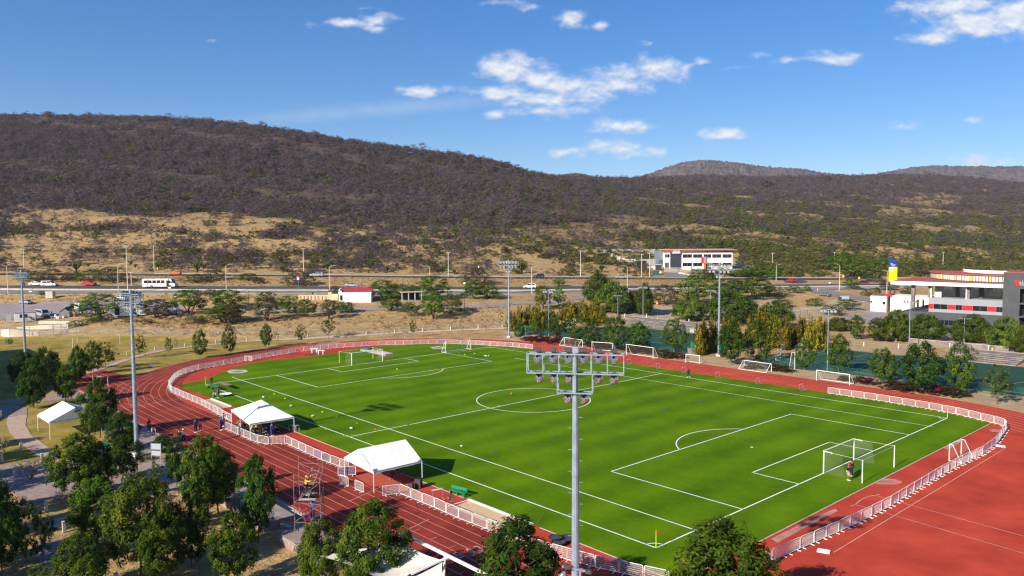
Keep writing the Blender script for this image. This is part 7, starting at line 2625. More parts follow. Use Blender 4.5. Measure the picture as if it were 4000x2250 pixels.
# gate, dumpsters, walls round the workshop
O = at('W', 1072, 492)
f2 = Fac(O, rh)
t = thing('slatted_fence', 'dark slatted fence and gate in front of the workshop', 'fence', O, f2.rz)
b = MB()
sE = f2('W', 1480, 480)[0]
i = 0
x = 0.0
while x < sE:
    b.bb(x, x+.10, 0, .08, -.3, 2.35)
    x += .24
b.build('slat_panel', M['concrete'], t)
MB().bb(0, sE, .09, .15, .2, .3).bb(0, sE, .09, .15, 2.1, 2.2).build('rail', M['dark'], t)
for s_ in (0, f2('W', 1295, 480)[0], sE):
    MB().bb(s_-.15, s_+.15, -.05, .25, -.3, 2.7).build('post', M['dark'], t)
for k, (pl, lab, m) in enumerate((
    ([(1290, 490, 515), (1370, 500, 525), (1500, 535, 555), (1640, 560, 572)], 'low pale kerb wall curving down the workshop driveway', 'concrete'),
    ([(1480, 440, 502), (1780, 442, 500), (2100, 440, 498), (2345, 438, 490)], 'grey front wall below the workshop windows', 'concrete'),
    ([(2125, 352, 436), (2250, 352, 436)], 'tall grey side wall beside the workshop', 'concrete'), ([(2250, 388, 438), (2400, 400, 440)], 'lower grey side wall stepping down to the trees', 'concrete'),
    ([(520, 300, 345), (680, 300, 395), (960, 302, 400)], 'grey terrace wall below the grey shrubs', 'concrete'), ([(180, 156, 215), (500, 156, 215), (955, 158, 225)], 'long grey retaining wall behind the workshop terrace', 'concrete'),
    ([(840, 404, 450), (955, 406, 455)], 'pale wall stub beside the workshop gate', 'cream_w'))):
    P0 = at('W', pl[0][0], pl[0][2])
    b = MB()
    for (xa, ya, za), (xb, yb, zb) in zip(pl[:-1], pl[1:]):
        A_, B_ = at('W', xa, za), at('W', xb, zb)
        ha, hb = height_at(A_, 'W', xa, ya), height_at(B_, 'W', xb, yb)
        d = (B_-A_)[:2]/np.linalg.norm((B_-A_)[:2])
        nn = np.array([-d[1], d[0]])*.15
        v = [(A_-P0)[:2]-nn, (B_-P0)[:2]-nn, (B_-P0)[:2]+nn, (A_-P0)[:2]+nn]
        n0 = len(b.v)
        za_, zb_ = A_[2]-P0[2], B_[2]-P0[2]
        b.v += [(v[0][0], v[0][1], za_-1), (v[1][0], v[1][1], zb_-1), (v[2][0], v[2][1], zb_-1), (v[3][0], v[3][1], za_-1), (v[0][0], v[0][1], za_+ha), (v[1][0], v[1][1], zb_+hb), (v[2][0], v[2][1], zb_+hb), (v[3][0], v[3][1], za_+ha)]
        b.f += [tuple(n0+i for i in q) for q in ((0, 1, 5, 4), (1, 2, 6, 5), (2, 3, 7, 6), (3, 0, 4, 7), (4, 5, 6, 7))]
        b.m += [0]*5
    o = b.build('retaining_wall', M[m])
    o.location = P0
    tag(o, lab, 'wall', 'walls round the workshop')
# stepped wall
P0 = at('W', 130, 220)
b = MB()
n = 10
for i in range(n):
    xa, xb = 130+i*56, 130+(i+1)*56
    yb_ = 215+i*21.5
    A_, B_ = at('W', xa, yb_), at('W', xb, yb_+21.5)
    H_ = height_at(A_, 'W', xa, 157+i*21.0)
    A_, B_ = A_-P0, B_-P0
    zz = A_[2]+H_
    b.bar((A_[0], A_[1], zz/2+A_[2]/2-1), (B_[0], B_[1], zz/2+A_[2]/2-1), .3, H_+2)
o = b.build('stepped_wall', M['concrete'])
o.location = P0
tag(o, 'pale wall descending the slope in steps towards the workshop gate', 'wall', 'walls round the workshop')
for k, (x, y, m, sz, lab) in enumerate(((965, 525, 'greend', (3.0, 1.6, 1.7), 'dark green waste container at the workshop gate'), (1020, 515, 'white', (1.3, 1.2, 1.3), 'white waste bin beside the dark green container'), (1000, 460, 'char_b', (2.6, 1.6, 2.6), 'dark gatehouse box behind the waste bins'))):
    P = at('W', x, y)
    t = thing('waste_container' if k < 2 else 'gatehouse', lab, 'container' if k < 2 else 'hut', P, rzr, None if k == 2 else 'bins at the workshop gate')
    MB().box((0, 0, sz[2]/2), sz).build('body', M[m], t, bevel=.05)
    MB().box((0, 0, sz[2]+.05), (sz[0]+.15, sz[1]+.15, .12)).build('lid' if k < 2 else 'roof', M['dark'] if k < 2 else M['white'], t)

# --- right-hand building with red roof
A_, B_ = dep_pt('M', 905, 905, 201), dep_pt('M', 1838, 930, 190)
A_[2] = B_[2] = 0
f = Fac(A_, (B_-A_)[:2])
t = thing('office_building', 'large grey and charcoal building with red roofs and red window panels', 'building', A_, f.rz)
sL, sR = f('M', 895, 600)[0], f('M', 1840, 600)[0]
sl0 = f('M', 600, 740)[0]
z_bt, z_bb = f('M', 895, 522)[1], f('M', 895, 700)[1]
zw0, zw1 = f('M', 905, 600)[1], f('M', 905, 660)[1]
MB().bb(sL, sR, 0, 22, z_bb, z_bt).build('wall', M['grey'], t)
MB().bb(sl0, sR, -.6, 22, -1, z_bb-.003).build('lower_wall', M['char'], t)
for x0, x1, k in ((895, 957, 'r'), (959, 1128, 'w'), (1130, 1235, 'r'), (1237, 1313, 'w'), (1316, 1448, 'r'), (1450, 1630, 'w'), (1632, 1743, 'r'), (1746, 1836, 'w')):
    s0, s1 = f('M', x0, 640)[0], f('M', x1, 640)[0]
    o = MB().bb(s0, s1, -.05 if k == 'r' else -.03, .1, zw1, zw0).build('red_panel' if k == 'r' else 'window', M['redwall'] if k == 'r' else M['glass'], t)
    if k == 'w':
        MB().bb((s0+s1)/2-.06, (s0+s1)/2+.06, -.07, -.03, zw1, zw0).build('mullion', M['dark'], o)
for i in range(5):
    s0, s1 = f('M', 985+i*55, 830, -.6)[0], f('M', 1033+i*55, 830, -.6)[0]
    MB().bb(s0, s1, -.65, -.5, f('M', 985, 860, -.6)[1], f('M', 985, 800, -.6)[1]).build('window', M['glass'], t)
zr0, zr1 = f('M', 905, 328, -1.5)[1], f('M', 905, 372, -1.5)[1]
s_a = f('M', 415, 330, -1.5)[0]
MB().bb(s_a, sR, -1.5, 20, zr1, zr0).build('roof_edge', M['white'], t)
MB().bb(s_a+.3, sR, -1.2, 20, zr0, zr0+.06).build('roof', M['redroof_d'], t)
MB().bb(sL, sR, 6.0, 6.3, z_bt, zr1).build('rear_wall', M['concrete'], t)
for x in (692, 907, 1385, 1510):
    s_ = f('M', x, 450)[0]
    bk = 0.2 if x != 1510 else 4.0
    MB().bb(s_-.42, s_+.42, bk, bk+.8, z_bt-3 if x == 692 else z_bt, zr1).build('column', M['terr'] if x != 1510 else M['dark'], t)
for x in (925, 1368):
    s_ = f('M', x, 450)[0]
    MB().bb(s_-.12, s_+.12, 0, .2, z_bt, zr1).build('downpipe', M['white'], t)
for i in range(15):
    s_ = sL+2.2+i*(sR-sL-2.2)/15
    MB().bb(s_, s_+1.35, 5.85, 5.98, z_bt+1.9, zr1-.15).build('window', M['white'] if i % 4 != 2 else M['card'], t)  # white panels paint in the bright outdoors seen through the rear openings
for i in range(5):
    s_ = sL+5+i*5.4
    MB().bb(s_, s_+.8, 5.5, 5.84, z_bt, zr1).build('pillar', M['dark'], t)
for x in (985,):
    s_ = f('M', x, 500)[0]
    MB().bb(s_-.8, s_+.8, 2, 3, z_bt, z_bt+1.7).build('plant_unit', M['white'], t, bevel=.1)
MB().bb(s_a+1.5, sL, .0, 20, z_bt-4.5, z_bt-4.2).build('ramp', M['asphalt'], t)
# curved upper storey
cx_, cy_, rr = f('M', 1700, 260)[0]+2, 24.0, 21.0
seg_ = 46
zd0, zd1 = zr0+.06, zr0+1.75
dr = MB()
wp2 = [MB(), MB(), MB()]
for i in range(seg_):
    a0, a1 = R(180)+R(95)*i/seg_, R(180)+R(95)*(i+1)/seg_
    p, q = (cx_+rr*math.cos(a0), cy_+rr*math.sin(a0)), (cx_+rr*math.cos(a1), cy_+rr*math.sin(a1))
    dr.poly([(*p, zd0), (*q, zd0), (*q, zd1), (*p, zd1)])
    if i > 7:
        e0, e1 = .12, .84
        ra = rr+.06
        pp = (cx_+ra*math.cos(a0+(a1-a0)*e0), cy_+ra*math.sin(a0+(a1-a0)*e0))
        qq = (cx_+ra*math.cos(a0+(a1-a0)*e1), cy_+ra*math.sin(a0+(a1-a0)*e1))
        wp2[(0 if i % 6 == 3 else 1 if i % 3 else 2)].poly([(*pp, zd0+.25), (*qq, zd0+.25), (*qq, zd1-.15), (*pp, zd1-.15)])
dr.build('curved_wall', M['char'], t)
for b_, m in zip(wp2, (M['yellow'], M['cream_w'], mat('pale_yellow_panel', (.75, .62, .30), .6, var=.1))):
    b_.build('facade_panel', m, t)
top_ = MB()
ring = [(cx_+(rr+.4)*math.cos(R(180)+R(180)*i/60), cy_+(rr+.4)*math.sin(R(180)+R(180)*i/60)) for i in range(61)]
top_.prism(ring, zd1, zd1+.22)
top_.build('upper_roof', M['redroof_d'], t)
rb = MB()
for i in range(40):
    a0, a1 = R(195)+R(90)*i/40, R(195)+R(90)*(i+1)/40
    r_2 = rr*.62
    rb.bar((cx_+r_2*math.cos(a0), cy_+r_2*math.sin(a0), zd1+.6), (cx_+r_2*math.cos(a1), cy_+r_2*math.sin(a1), zd1+.6), .3, .8)
rb.build('roof_parapet', M['white'], t)
# dark tower
sT0, sT1 = sR+.003, f('M', 2042, 500, -1.8)[0]
zT = f('M', 1850, 208, -1.8)[1]
MB().bb(sT0, sT1, -1.8, 8, -1, zT).build('tower', M['char'], t)
MB().bb(sT0, sT1+16, -1.81, 8.2, zT, zT+.12).build('tower_roof', M['redroof_d'], t)
MB().bb(sT1+.003, sT1+16, -1.8, 8, f('M', 2050, 415, -1.8)[1], zT-.003).build('tower_upper_wall', M['char'], t)
for i in range(4):
    zf = f('M', 2050, 415, -1.8)[1]-i*(f('M', 2050, 415, -1.8)[1]/4.0)
    MB().bb(sT1+.003, sT1+16, .6, .9, zf-3.4, zf).build('dark_glazing', M['glass'], t)
    MB().bb(sT1+.003, sT1+16, -1.75, .6, zf-3.75, zf-3.4).build('floor_slab', M['dark'], t)
s0, z0 = f('M', 1982, 302, -1.8)
s1, z1 = f('M', 2027, 355, -1.8)
s2, z2 = f('M', 2036, 378, -1.8)
lg = MB().bb(s0, s1, -1.98, -1.83, z1, z0).bb(s1-.45, s2, -1.98, -1.83, z2, z1+.1).build('logo_square', M['redwall'], t)
for k, (bd, xx, yy, sz) in enumerate((('simex', 2034, 332, 1.45), ('ccc', 2040, 360, .8))):
    s_, z_ = f('M', xx, yy, -1.8)
    me = text_mesh('lettering', bd, sz, M['card'], .03)
    o = link('lettering', me, lg)
    wl = max(v.co.x for v in me.vertices)-min(v.co.x for v in me.vertices)
    o.location = (s_+wl/2, -1.86, z_)
    o.rotation_euler = (pi/2, 0, 0)
# annex
O = at('M', 408, 702)
f3 = Fac(O, (B_-A_)[:2])
t = thing('annex_building', 'white annex with two slit windows and a small white cube beside it', 'building', O, f3.rz)
s1, z1 = f3('M', 893, 520)
z1 = f3('M', 410, 498)[1]
MB().bb(0, s1, 0, 9, -2, z1).build('wall', M['cream_w'], t)
for x0, x1 in ((746, 768), (815, 836)):
    fbox(MB(), f3, 'M', x0, 546, x1, 690, -.02, .1).build('window', M['glass'], t)
O4 = at('M', 158, 690)
f4 = Fac(O4, (B_-A_)[:2])
sE = f4('M', 360, 600)[0]
zc = f4('M', 160, 497)[1]
d4 = (O4-O)
lx, ly = d4[:2]@f3.e[:2], d4[:2]@f3.n[:2]
cb = MB().bb(lx, lx+sE, ly, ly+8, d4[2]-1, d4[2]+zc).build('cube_wall', M['stucco'], t)
for x0, y0, x1, y1 in ((163, 563, 187, 588), (313, 572, 347, 612)):
    s0, z0 = f4('M', x0, y0)
    s1_, z1_ = f4('M', x1, y1)
    MB().bb(lx+s0, lx+s1_, ly-.03, ly+.05, d4[2]+z1_, d4[2]+z0).build('window', M['glass'], cb)
s0, z0 = f4('M', 343, 478)
MB().bb(lx+s0, lx+sE+1.2, ly+1.0, ly+4, d4[2]+zc-.1, d4[2]+z0).build('red_parapet', M['redwall'], t)
MB().bb(lx-.1, lx+s0, ly-.1, ly+8, d4[2]+zc, d4[2]+zc+.1).build('roof', M['redroof_d'], t)
# --- totem
P = dep_pt('D', 1258, 640, 262)
P[2] = float(T(P[0], P[1]))
H1, H2, H3 = (height_at(P, 'D', 1258, y) for y in (278, 330, 368))
Wt = wid(P, 74*.3882)
t = thing('sign_totem', 'tall yellow and blue sign totem with a slanted top behind the red roof', 'sign', P, rzr)
H0 = height_at(P, 'D', 1258, 516)
MB().bb(-Wt/2, Wt/2, 0, .9, H0, H3).build('lower_panel', M['yellow'], t)
for s in (-.3, .3):
    MB().bb(s*Wt-.15, s*Wt+.15, .3, .6, -.5, H0).build('leg', M['dark'], t)
b = MB()
pr = [(-Wt/2, H3+.003), (Wt/2, H3+.003), (Wt/2, H2), (-Wt/2+.15, H1), (-Wt/2, H1)]
for s in (0, 1):
    b.v += [(x, .9*s, z) for x, z in pr]
b.f = [(0, 1, 2, 3, 4), (9, 8, 7, 6, 5)]+[((i+1) % 5, i, 5+i, 5+(i+1) % 5) for i in range(5)]
b.m = [0]*7
b.build('upper_panel', M['blue'], t)
b = MB()
for k, (x0, wl) in enumerate(((.1, .9), (.25, 1.7), (.7, .9))):
    z = H3+1.0-k*.38
    for j in range(int(wl/.2)):
        b.bb(-Wt/2+x0+j*.2, -Wt/2+x0+j*.2+.14, -.02, -.003, z, z+.2)
b.build('lettering', M['white'], t)
em = MB().bb(-Wt/2+.15, -Wt/2+1.05, -.02, -.003, H3-1.5, H3-.1).build('emblem', M['white'], t)
MB().lathe([(.18, 0), (.33, 0), (.33, .01), (.18, .01)], (-Wt/2+.6, -.032, H3-.8), 16, rot=Matrix.Rotation(pi/2, 3, 'X')).build('emblem_ring', M['dark'], em)
# --- site cabin, shed and small huts
O = at('J', 275, 535)
f = Fac(O, rh*math.cos(R(25))+hd*math.sin(R(25)))
t = thing('site_cabin', 'white corrugated site cabin with a flat roof behind the far edge mast', 'cabin', O, f.rz)
zc = f('J', 275, 352)[1]
MB().bb(0, 5.2, 0, 2.6, .2, zc).build('wall', M['stucco'], t)
b = MB()
for i in range(25):
    b.bb(.1+i*.2, .16+i*.2, -.03, 0, .2, zc)
b.build('corrugation', M['white'], t)
MB().bb(-.25, 5.5, -.2, 2.9, zc, zc+.14).build('roof', M['grey'], t)
wn = MB().bb(1.3, 3.3, -.05, .05, zc*.48, zc*.84).build('window', M['glass'], t)
MB().bb(1.2, 1.3, -.07, .05, zc*.46, zc*.86).bb(3.3, 3.4, -.07, .05, zc*.46, zc*.86).build('frame', M['white'], wn)
MB().bb(-.06, 0, .8, 1.7, .2, zc*.9).build('door', M['dark'], t)
MB().bb(-2.2, -.9, .7, .78, .2, zc*.85).build('open_door', M['card'], t)
O = at('J', 1125, 445)
f = Fac(O, rh*math.cos(R(18))+hd*math.sin(R(18)))
t = thing('shed', 'grey garden shed with a pitched roof in the parking lot', 'shed', O, f.rz)
wS, zs = 2.6, f('J', 1125, 330)[1]
b = MB().bb(0, wS, 0, 3.4, 0, zs)
b.poly([(0, 0, zs), (wS, 0, zs), (wS/2, 0, zs+1.0)]).poly([(0, 3.4, zs), (wS/2, 3.4, zs+1.0), (wS, 3.4, zs)])
b.build('wall', mat('grey_boards', (.24, .25, .26), .85, var=.12), t)
MB().poly([(-.15, -.15, zs-.08), (-.15, 3.6, zs-.08), (wS/2, 3.6, zs+1.06), (wS/2, -.15, zs+1.06)][::-1]).poly([(wS+.15, -.15, zs-.08), (wS+.15, 3.6, zs-.08), (wS/2, 3.6, zs+1.06), (wS/2, -.15, zs+1.06)]).build('roof', M['char_b'], t)
MB().bb(wS*.3, wS*.7, -.03, 0, 0, zs*.85).build('door', M['concrete_d'], t)
for i, (x, y) in enumerate(((975, 452), (1050, 415), (1045, 440), (1075, 455), (1110, 455), (1200, 445))):
    P = at('J', x, y)
    o = MB().lathe([(.20, 0), (.24, .5), (.20, .52), (.02, .55)], n=10).build('paint_bucket', M['white'] if i else M['card'])
    o.location = P
    o.scale = (1.2, 1.2, 1.2)
    tag(o, f'{ordw(i)} white bucket in the row at the grey shed, counted from the van', 'bucket', 'buckets by the shed')
# pale channel walls at the left
for k, (pl, lab) in enumerate((([(-300, 690, 770), (0, 668, 780), (200, 655, 800), (720, 700, 770), (1500, 668, 690)], 'curved pale concrete channel wall, lowest of three'), ([(330, 615, 640), (640, 590, 655), (1000, 570, 650), (1300, 555, 640)], 'pale concrete channel wall, middle of three'),
                               ([(740, 510, 548), (1000, 500, 545), (1500, 510, 545), (1640, 515, 545)], 'pale concrete channel wall, uppermost of three'))):
    P0 = at('J', *(pl[0][0], pl[0][2]))
    b = MB()
    for (xa, ya, za), (xb, yb, zb) in zip(pl[:-1], pl[1:]):
        A2, B2 = at('J', xa, za)-P0, at('J', xb, zb)-P0
        ha, hb = height_at(A2+P0, 'J', xa, ya), height_at(B2+P0, 'J', xb, yb)
        hh = [max(.2, min(2.6, v)) for v in (ha, hb)]
        n0 = len(b.v)
        d = (B2-A2)[:2]/np.linalg.norm((B2-A2)[:2])
        nn = np.array([-d[1], d[0]])*.3
        for (pp, zz) in ((A2, hh[0]), (B2, hh[1])):
            for sg_ in (-1, 1):
                q_ = pp[:2]+nn*sg_
                b.v += [(q_[0], q_[1], pp[2]-1), (q_[0], q_[1], pp[2]+zz)]
        b.f += [tuple(n0+i for i in q) for q in ((0, 4, 5, 1), (2, 3, 7, 6), (1, 5, 7, 3), (0, 1, 3, 2), (4, 6, 7, 5))]
        b.m += [0]*5
    o = b.build('channel_wall', mat('pale_concrete', (.58, .52, .44), .9, var=.12, scale=.3))
    o.location = P0
    tag(o, lab, 'wall', 'pale channel walls by the lot')
for lab, reg, x, y, s, m, nm in (('white utility box on the pale dirt by the branch road', 'D', 770, 702, (2.6, 1.8, 1.5), 'card', 'utility_box'), ('small dark unit beside the white utility box', 'D', 720, 704, (.9, .9, 1.1), 'dark', 'utility_box'), ('pale concrete block on the roadside bank', 'A', 508, 682, (2.4, 1.6, 2.2), 'concrete', 'concrete_block'),
                                 ('green court cabinet behind the pink bougainvillea end', 'C', 108, 1055, (1.6, 1.0, 2.2), 'greenp', 'court_cabinet'), ('green cabinet beside the small trackside goal', 'C', 1842, 1240, (1.8, 1.0, 2.6), 'greenp', 'court_cabinet'), ('grey air unit in front of the green cabinet', 'C', 1805, 1243, (1.5, .9, 1.2), 'concrete_d', 'utility_box'), ('green cabinet at the tall court mast foot', 'C', 2117, 1255, (.7, .7, 2.4), 'greenp', 'court_cabinet')):
    P = at(reg, x, y)
    t = thing(nm, lab, 'cabinet', P, rzr, 'cabinets and boxes on the ground')
    MB().box((0, 0, s[2]/2), s).build('body', M[m], t, bevel=.04)
    MB().box((0, 0, s[2]+.05), (s[0]+.12, s[1]+.12, .1)).build('lid', M[m], t)
# terraces behind the courts
for reg, a, c, dpt, lab in (('C', (900, 925), (1850, 1030), 11, 'grey brown stepped terrace behind the first court'), ('D', (1690, 1290), (2480, 1370), 12, 'stepped terrace behind the second court')):
    A2, B2 = at0(reg, *a), at0(reg, *c)
    rz = math.atan2((B2-A2)[1], (B2-A2)[0])
    ln = np.linalg.norm(B2-A2)
    t = thing('stepped_terrace', lab, 'terrace', A2, rz, 'stepped terraces')
    b = MB()
    for i in range(6):
        b.bb(0, ln, .8+i*1.6, .8+(i+1)*1.6, -.5, .16*(i+1))
    b.bb(0, ln, 10.4, 12.4, -.5, .98)
    b.build('steps', M['terr'], t)
    MB().bb(0, ln, 12.4, 12.7, -.5, 1.15).build('rear_kerb', M['concrete_d'], t)
    if reg == 'D':
        b = MB()
        for i in range(4):
            x = 2+i*(ln-4)/3
            b.bar((x, .8, .16), (x, .8, 1.2), .05)
        b.bar((2, .8, 1.2), (ln-2, .8, 1.2), .05)
        b.build('handrail', M['steel_d'], t)
    else:
        MB().bb(ln-2, ln+1.2, 0, 10, -.4, 1.0).build('side_stair', M['concrete'], t)
P, Q_ = at('M', 640, 1085), at('M', 1900, 1200)
t = thing('boundary_wall', 'pale boundary wall dappled by tree shade in front of the grey building', 'wall', P, math.atan2((Q_-P)[1], (Q_-P)[0]))
MB().bb(0, np.linalg.norm((Q_-P)[:2]), 0, .3, -.5, .95).build('wall_panel', M['terr'], t)
MB().bb(0, np.linalg.norm((Q_-P)[:2]), -.05, .35, .95, 1.02).build('coping', M['concrete'], t)
# school block beside the park (throws the big shade over the lawn)
t = thing('school_building', 'plain concrete school block beside the shaded park lawn', 'building', (0, 0, 0))
fp = [(-176, -70.5), (-127.5, -70.5), (-90, -90.5), (-84, -96), (-84, -125), (-176, -125)]
MB().prism(fp, -.5, 12.0).build('wall', M['concrete'], t)
MB().prism([(x*1.0+(.3 if x > -100 else -.3), y-.2) for x, y in fp], 12.0, 12.25).build('roof', M['concrete_d'], t)
for i in range(3):
    MB().bb(-170, -130, -70.5, -70.4, 1.2+i*3.7, 2.9+i*3.7).build('window', M['glass'], t)
# ---------------------------------------------------------------- people
def skin_mesh(name, pts, edges, rad, m, sub=1):
    me = bpy.data.meshes.new(name)
    me.from_pydata([tuple(p) for p in pts], edges, [])
    o = bpy.data.objects.new(name, me)
    COL.objects.link(o)
    sm = o.modifiers.new('skin', 'SKIN')
    sm.use_smooth_shade = True
    for i, r_ in enumerate(rad):
        sv_ = me.skin_vertices[0].data[i]
        rr_ = r_ if isinstance(r_, tuple) else (r_, r_)
        sv_.radius = rr_
        sv_.use_root = (i == 0)
    if sub:
        o.modifiers.new('sub', 'SUBSURF').levels = sub
    SKINQ.append((o, m))
    return o


SKINQ = []


def unit(v):
    v = Vector(v)
    return v.normalized()


POSES = {
    'stand': dict(arms=((.05, .12, -1, .15, .05, -1), (.05, -.12, -1, .15, -.05, -1)), legs=((.02, .03, -1, -.03, 0, -1), (.0, -.05, -1, -.02, 0, -1))),
    'walk': dict(arms=((.35, .12, -1, .45, 0, -.9), (-.35, -.12, -1, -.1, -.05, -1)), legs=((.35, .02, -1, -.12, 0, -1), (-.22, -.02, -1, -.45, 0, -1))),
    'fold': dict(arms=((.15, .25, -1, .7, -.75, .15), (.15, -.25, -1, .7, .75, .1)), legs=((.02, .04, -1, -.03, 0, -1), (.0, -.06, -1, -.02, 0, -1))),
    'bend': dict(lean=48, arms=((.5, .08, -1, .6, .0, -.8), (.5, -.08, -1, .6, 0, -.8)), legs=((.18, .06, -1, -.22, 0, -1), (.18, -.06, -1, -.22, 0, -1))),
    'point': dict(arms=((.9, .45, .15, 1, .3, .35), (.05, -.14, -1, .2, 0, -1)), legs=((.05, .05, -1, -.03, 0, -1), (-.04, -.06, -1, -.04, 0, -1))),
    'reach': dict(lean=6, arms=((.25, .95, .12, .2, 1, .15), (.3, -.95, -.2, .3, -1, -.1)), legs=((.15, .12, -1, -.1, 0, -1), (-.08, -.05, -1, -.15, 0, -1))),
    'up': dict(arms=((.6, .15, .2, .6, .05, .9), (.5, -.2, -.3, .8, -.05, .4)), legs=((.02, .05, -1, -.03, 0, -1), (.05, -.06, -1, -.03, 0, -1))),
    'sit': dict(drop=.47, lean=12, arms=((.4, .15, -.9, .9, -.1, -.2), (.4, -.15, -.9, .9, .1, -.2)), legs=((1, .1, -.02, .1, 0, -1), (1, -.12, -.02, .05, 0, -1))),
    'kneel': dict(drop=.50, lean=25, arms=((.6, .1, -.7, .9, 0, -.5), (.6, -.1, -.7, .9, 0, -.5)), legs=((.95, .15, -.1, -.1, 0, -1), (.15, -.1, -1, -1, 0, -.08))),
}
PARTS = {}
for nm, ps in POSES.items():
    pz = .93-ps.get('drop', 0)
    lean = Matrix.Rotation(R(ps.get('lean', 0)), 3, 'Y')
    hip = Vector((0, 0, pz))

    def up_(x, y, z):
        return hip+lean @ Vector((x, y, z-.93))
    pts = [hip, up_(0, 0, 1.08), up_(.01, 0, 1.26), up_(0, 0, 1.40), up_(.01, 0, 1.485), up_(.03, 0, 1.56), up_(.035, 0, 1.64), up_(.02, 0, 1.70), up_(.12, 0, 1.60)]
    rad = [(.14, .11), (.125, .10), (.15, .11), (.13, .09), .055, .075, .088, .055, .018]
    edges = [(0, 1), (1, 2), (2, 3), (3, 4), (4, 5), (5, 6), (6, 7), (5, 8)]
    J = {}
    for k, s in ((0, 1), (1, -1)):
        a = ps['arms'][k]
        sh_ = up_(0, s*.19, 1.40)
        el = sh_+unit(a[:3])*.29
        wr = el+unit(a[3:])*.25
        pm_d = unit(a[3:])
        pal = wr+pm_d*.07
        b0 = len(pts)
        pts += [sh_, el, wr, pal]
        rad += [.062, .043, .030, .036]
        edges += [(3, b0), (b0, b0+1), (b0+1, b0+2), (b0+2, b0+3)]
        side = pm_d.cross(Vector((0, 0, 1))) if abs(pm_d.z) < .9 else Vector((1, 0, 0))
        side.normalize()
        nrm = pm_d.cross(side)
        for fi in range(4):
            off = side*(fi-1.5)*.021
            ln = (.070, .082, .078, .060)[fi]
            q0, q1 = pal+off+pm_d*.035, pal+off+pm_d*(.035+ln*.6)+nrm*.012
            q2 = q1+pm_d*ln*.4+nrm*.02
            n0 = len(pts)
            pts += [q0, q1, q2]
            rad += [.0095, .009, .008]
            edges += [(b0+3, n0), (n0, n0+1), (n0+1, n0+2)]
        n0 = len(pts)
        th = side*-1
        pts += [wr+pm_d*.035+th*.035, wr+pm_d*.075+th*.05]
        rad += [.012, .010]
        edges += [(b0+2, n0), (n0, n0+1)]
        J['arm%d' % k] = (sh_, el, wr)
    for k, s in ((0, 1), (1, -1)):
        g_ = ps['legs'][k]
        hp = hip+Vector((0, s*.095, -.03))
        kn = hp+unit(g_[:3])*.43
        an = kn+unit(g_[3:])*.40
        b0 = len(pts)
        toe = an+Vector((.15, 0, -.05))
        pts += [hp, kn, an, toe]
        rad += [.088, .058, .040, .032]
        edges += [(0, b0), (b0, b0+1), (b0+1, b0+2), (b0+2, b0+3)]
        J['leg%d' % k] = (hp, kn, an)
    P_ = {'body': (pts, edges, rad)}
    sp, se, sr = [up_(0, 0, .97), up_(0, 0, 1.10), up_(.01, 0, 1.27), up_(0, 0, 1.41)], [(0, 1), (1, 2), (2, 3)], [(.165, .135), (.15, .125), (.172, .132), (.135, .10)]
    lp, le, lr = [hip+Vector((0, 0, .05))], [], [(.160, .130)]
    hp_, he, hr = list(lp), [], [(.162, .132)]
    for k in (0, 1):
        a = J['arm%d' % k]
        n0 = len(sp)
        sp += [a[0], a[1], a[1].lerp(a[2], .9)]
        sr += [.082, .062, .048]
        se += [(3, n0), (n0, n0+1), (n0+1, n0+2)]
        g_ = J['leg%d' % k]
        n0 = len(lp)
        lp += [g_[0], g_[1], g_[2]]
        lr += [.105, .076, .062]
        le += [(0, n0), (n0, n0+1), (n0+1, n0+2)]
        n0 = len(hp_)
        hp_ += [g_[0], g_[0].lerp(g_[1], .95)]
        hr += [.108, .090]
        he += [(0, n0), (n0, n0+1)]
    P_['shirt'], P_['trousers'], P_['shorts'] = (sp, se, sr), (lp, le, lr), (hp_, he, hr)
    PARTS[nm] = (P_, up_(.03, 0, 1.655), lean.copy(), (J['leg0'][2], J['leg1'][2]))
MESH = {}
for nm, (P_, hd_, ln_, an_) in PARTS.items():
    for part, (p_, e_, r_x) in P_.items():
        MESH[(nm, part)] = skin_mesh(part, p_, e_, r_x, None)
dg = bpy.context.evaluated_depsgraph_get()
for k_, o in MESH.items():
    me = bpy.data.meshes.new_from_object(o.evaluated_get(dg))
    me.polygons.foreach_set('use_smooth', [True]*len(me.polygons))
    MESH[k_] = me
for o, _ in SKINQ:
    bpy.data.objects.remove(o)
shoe_me = MB().prism([(-.07, -.042), (.10, -.048), (.19, -.03), (.19, .03), (.10, .048), (-.07, .042)], 0, .085)
hair_me = {}


def with_mat(me, m):
    c = me.copy()
    c.materials.clear()
    c.materials.append(m)
    return c


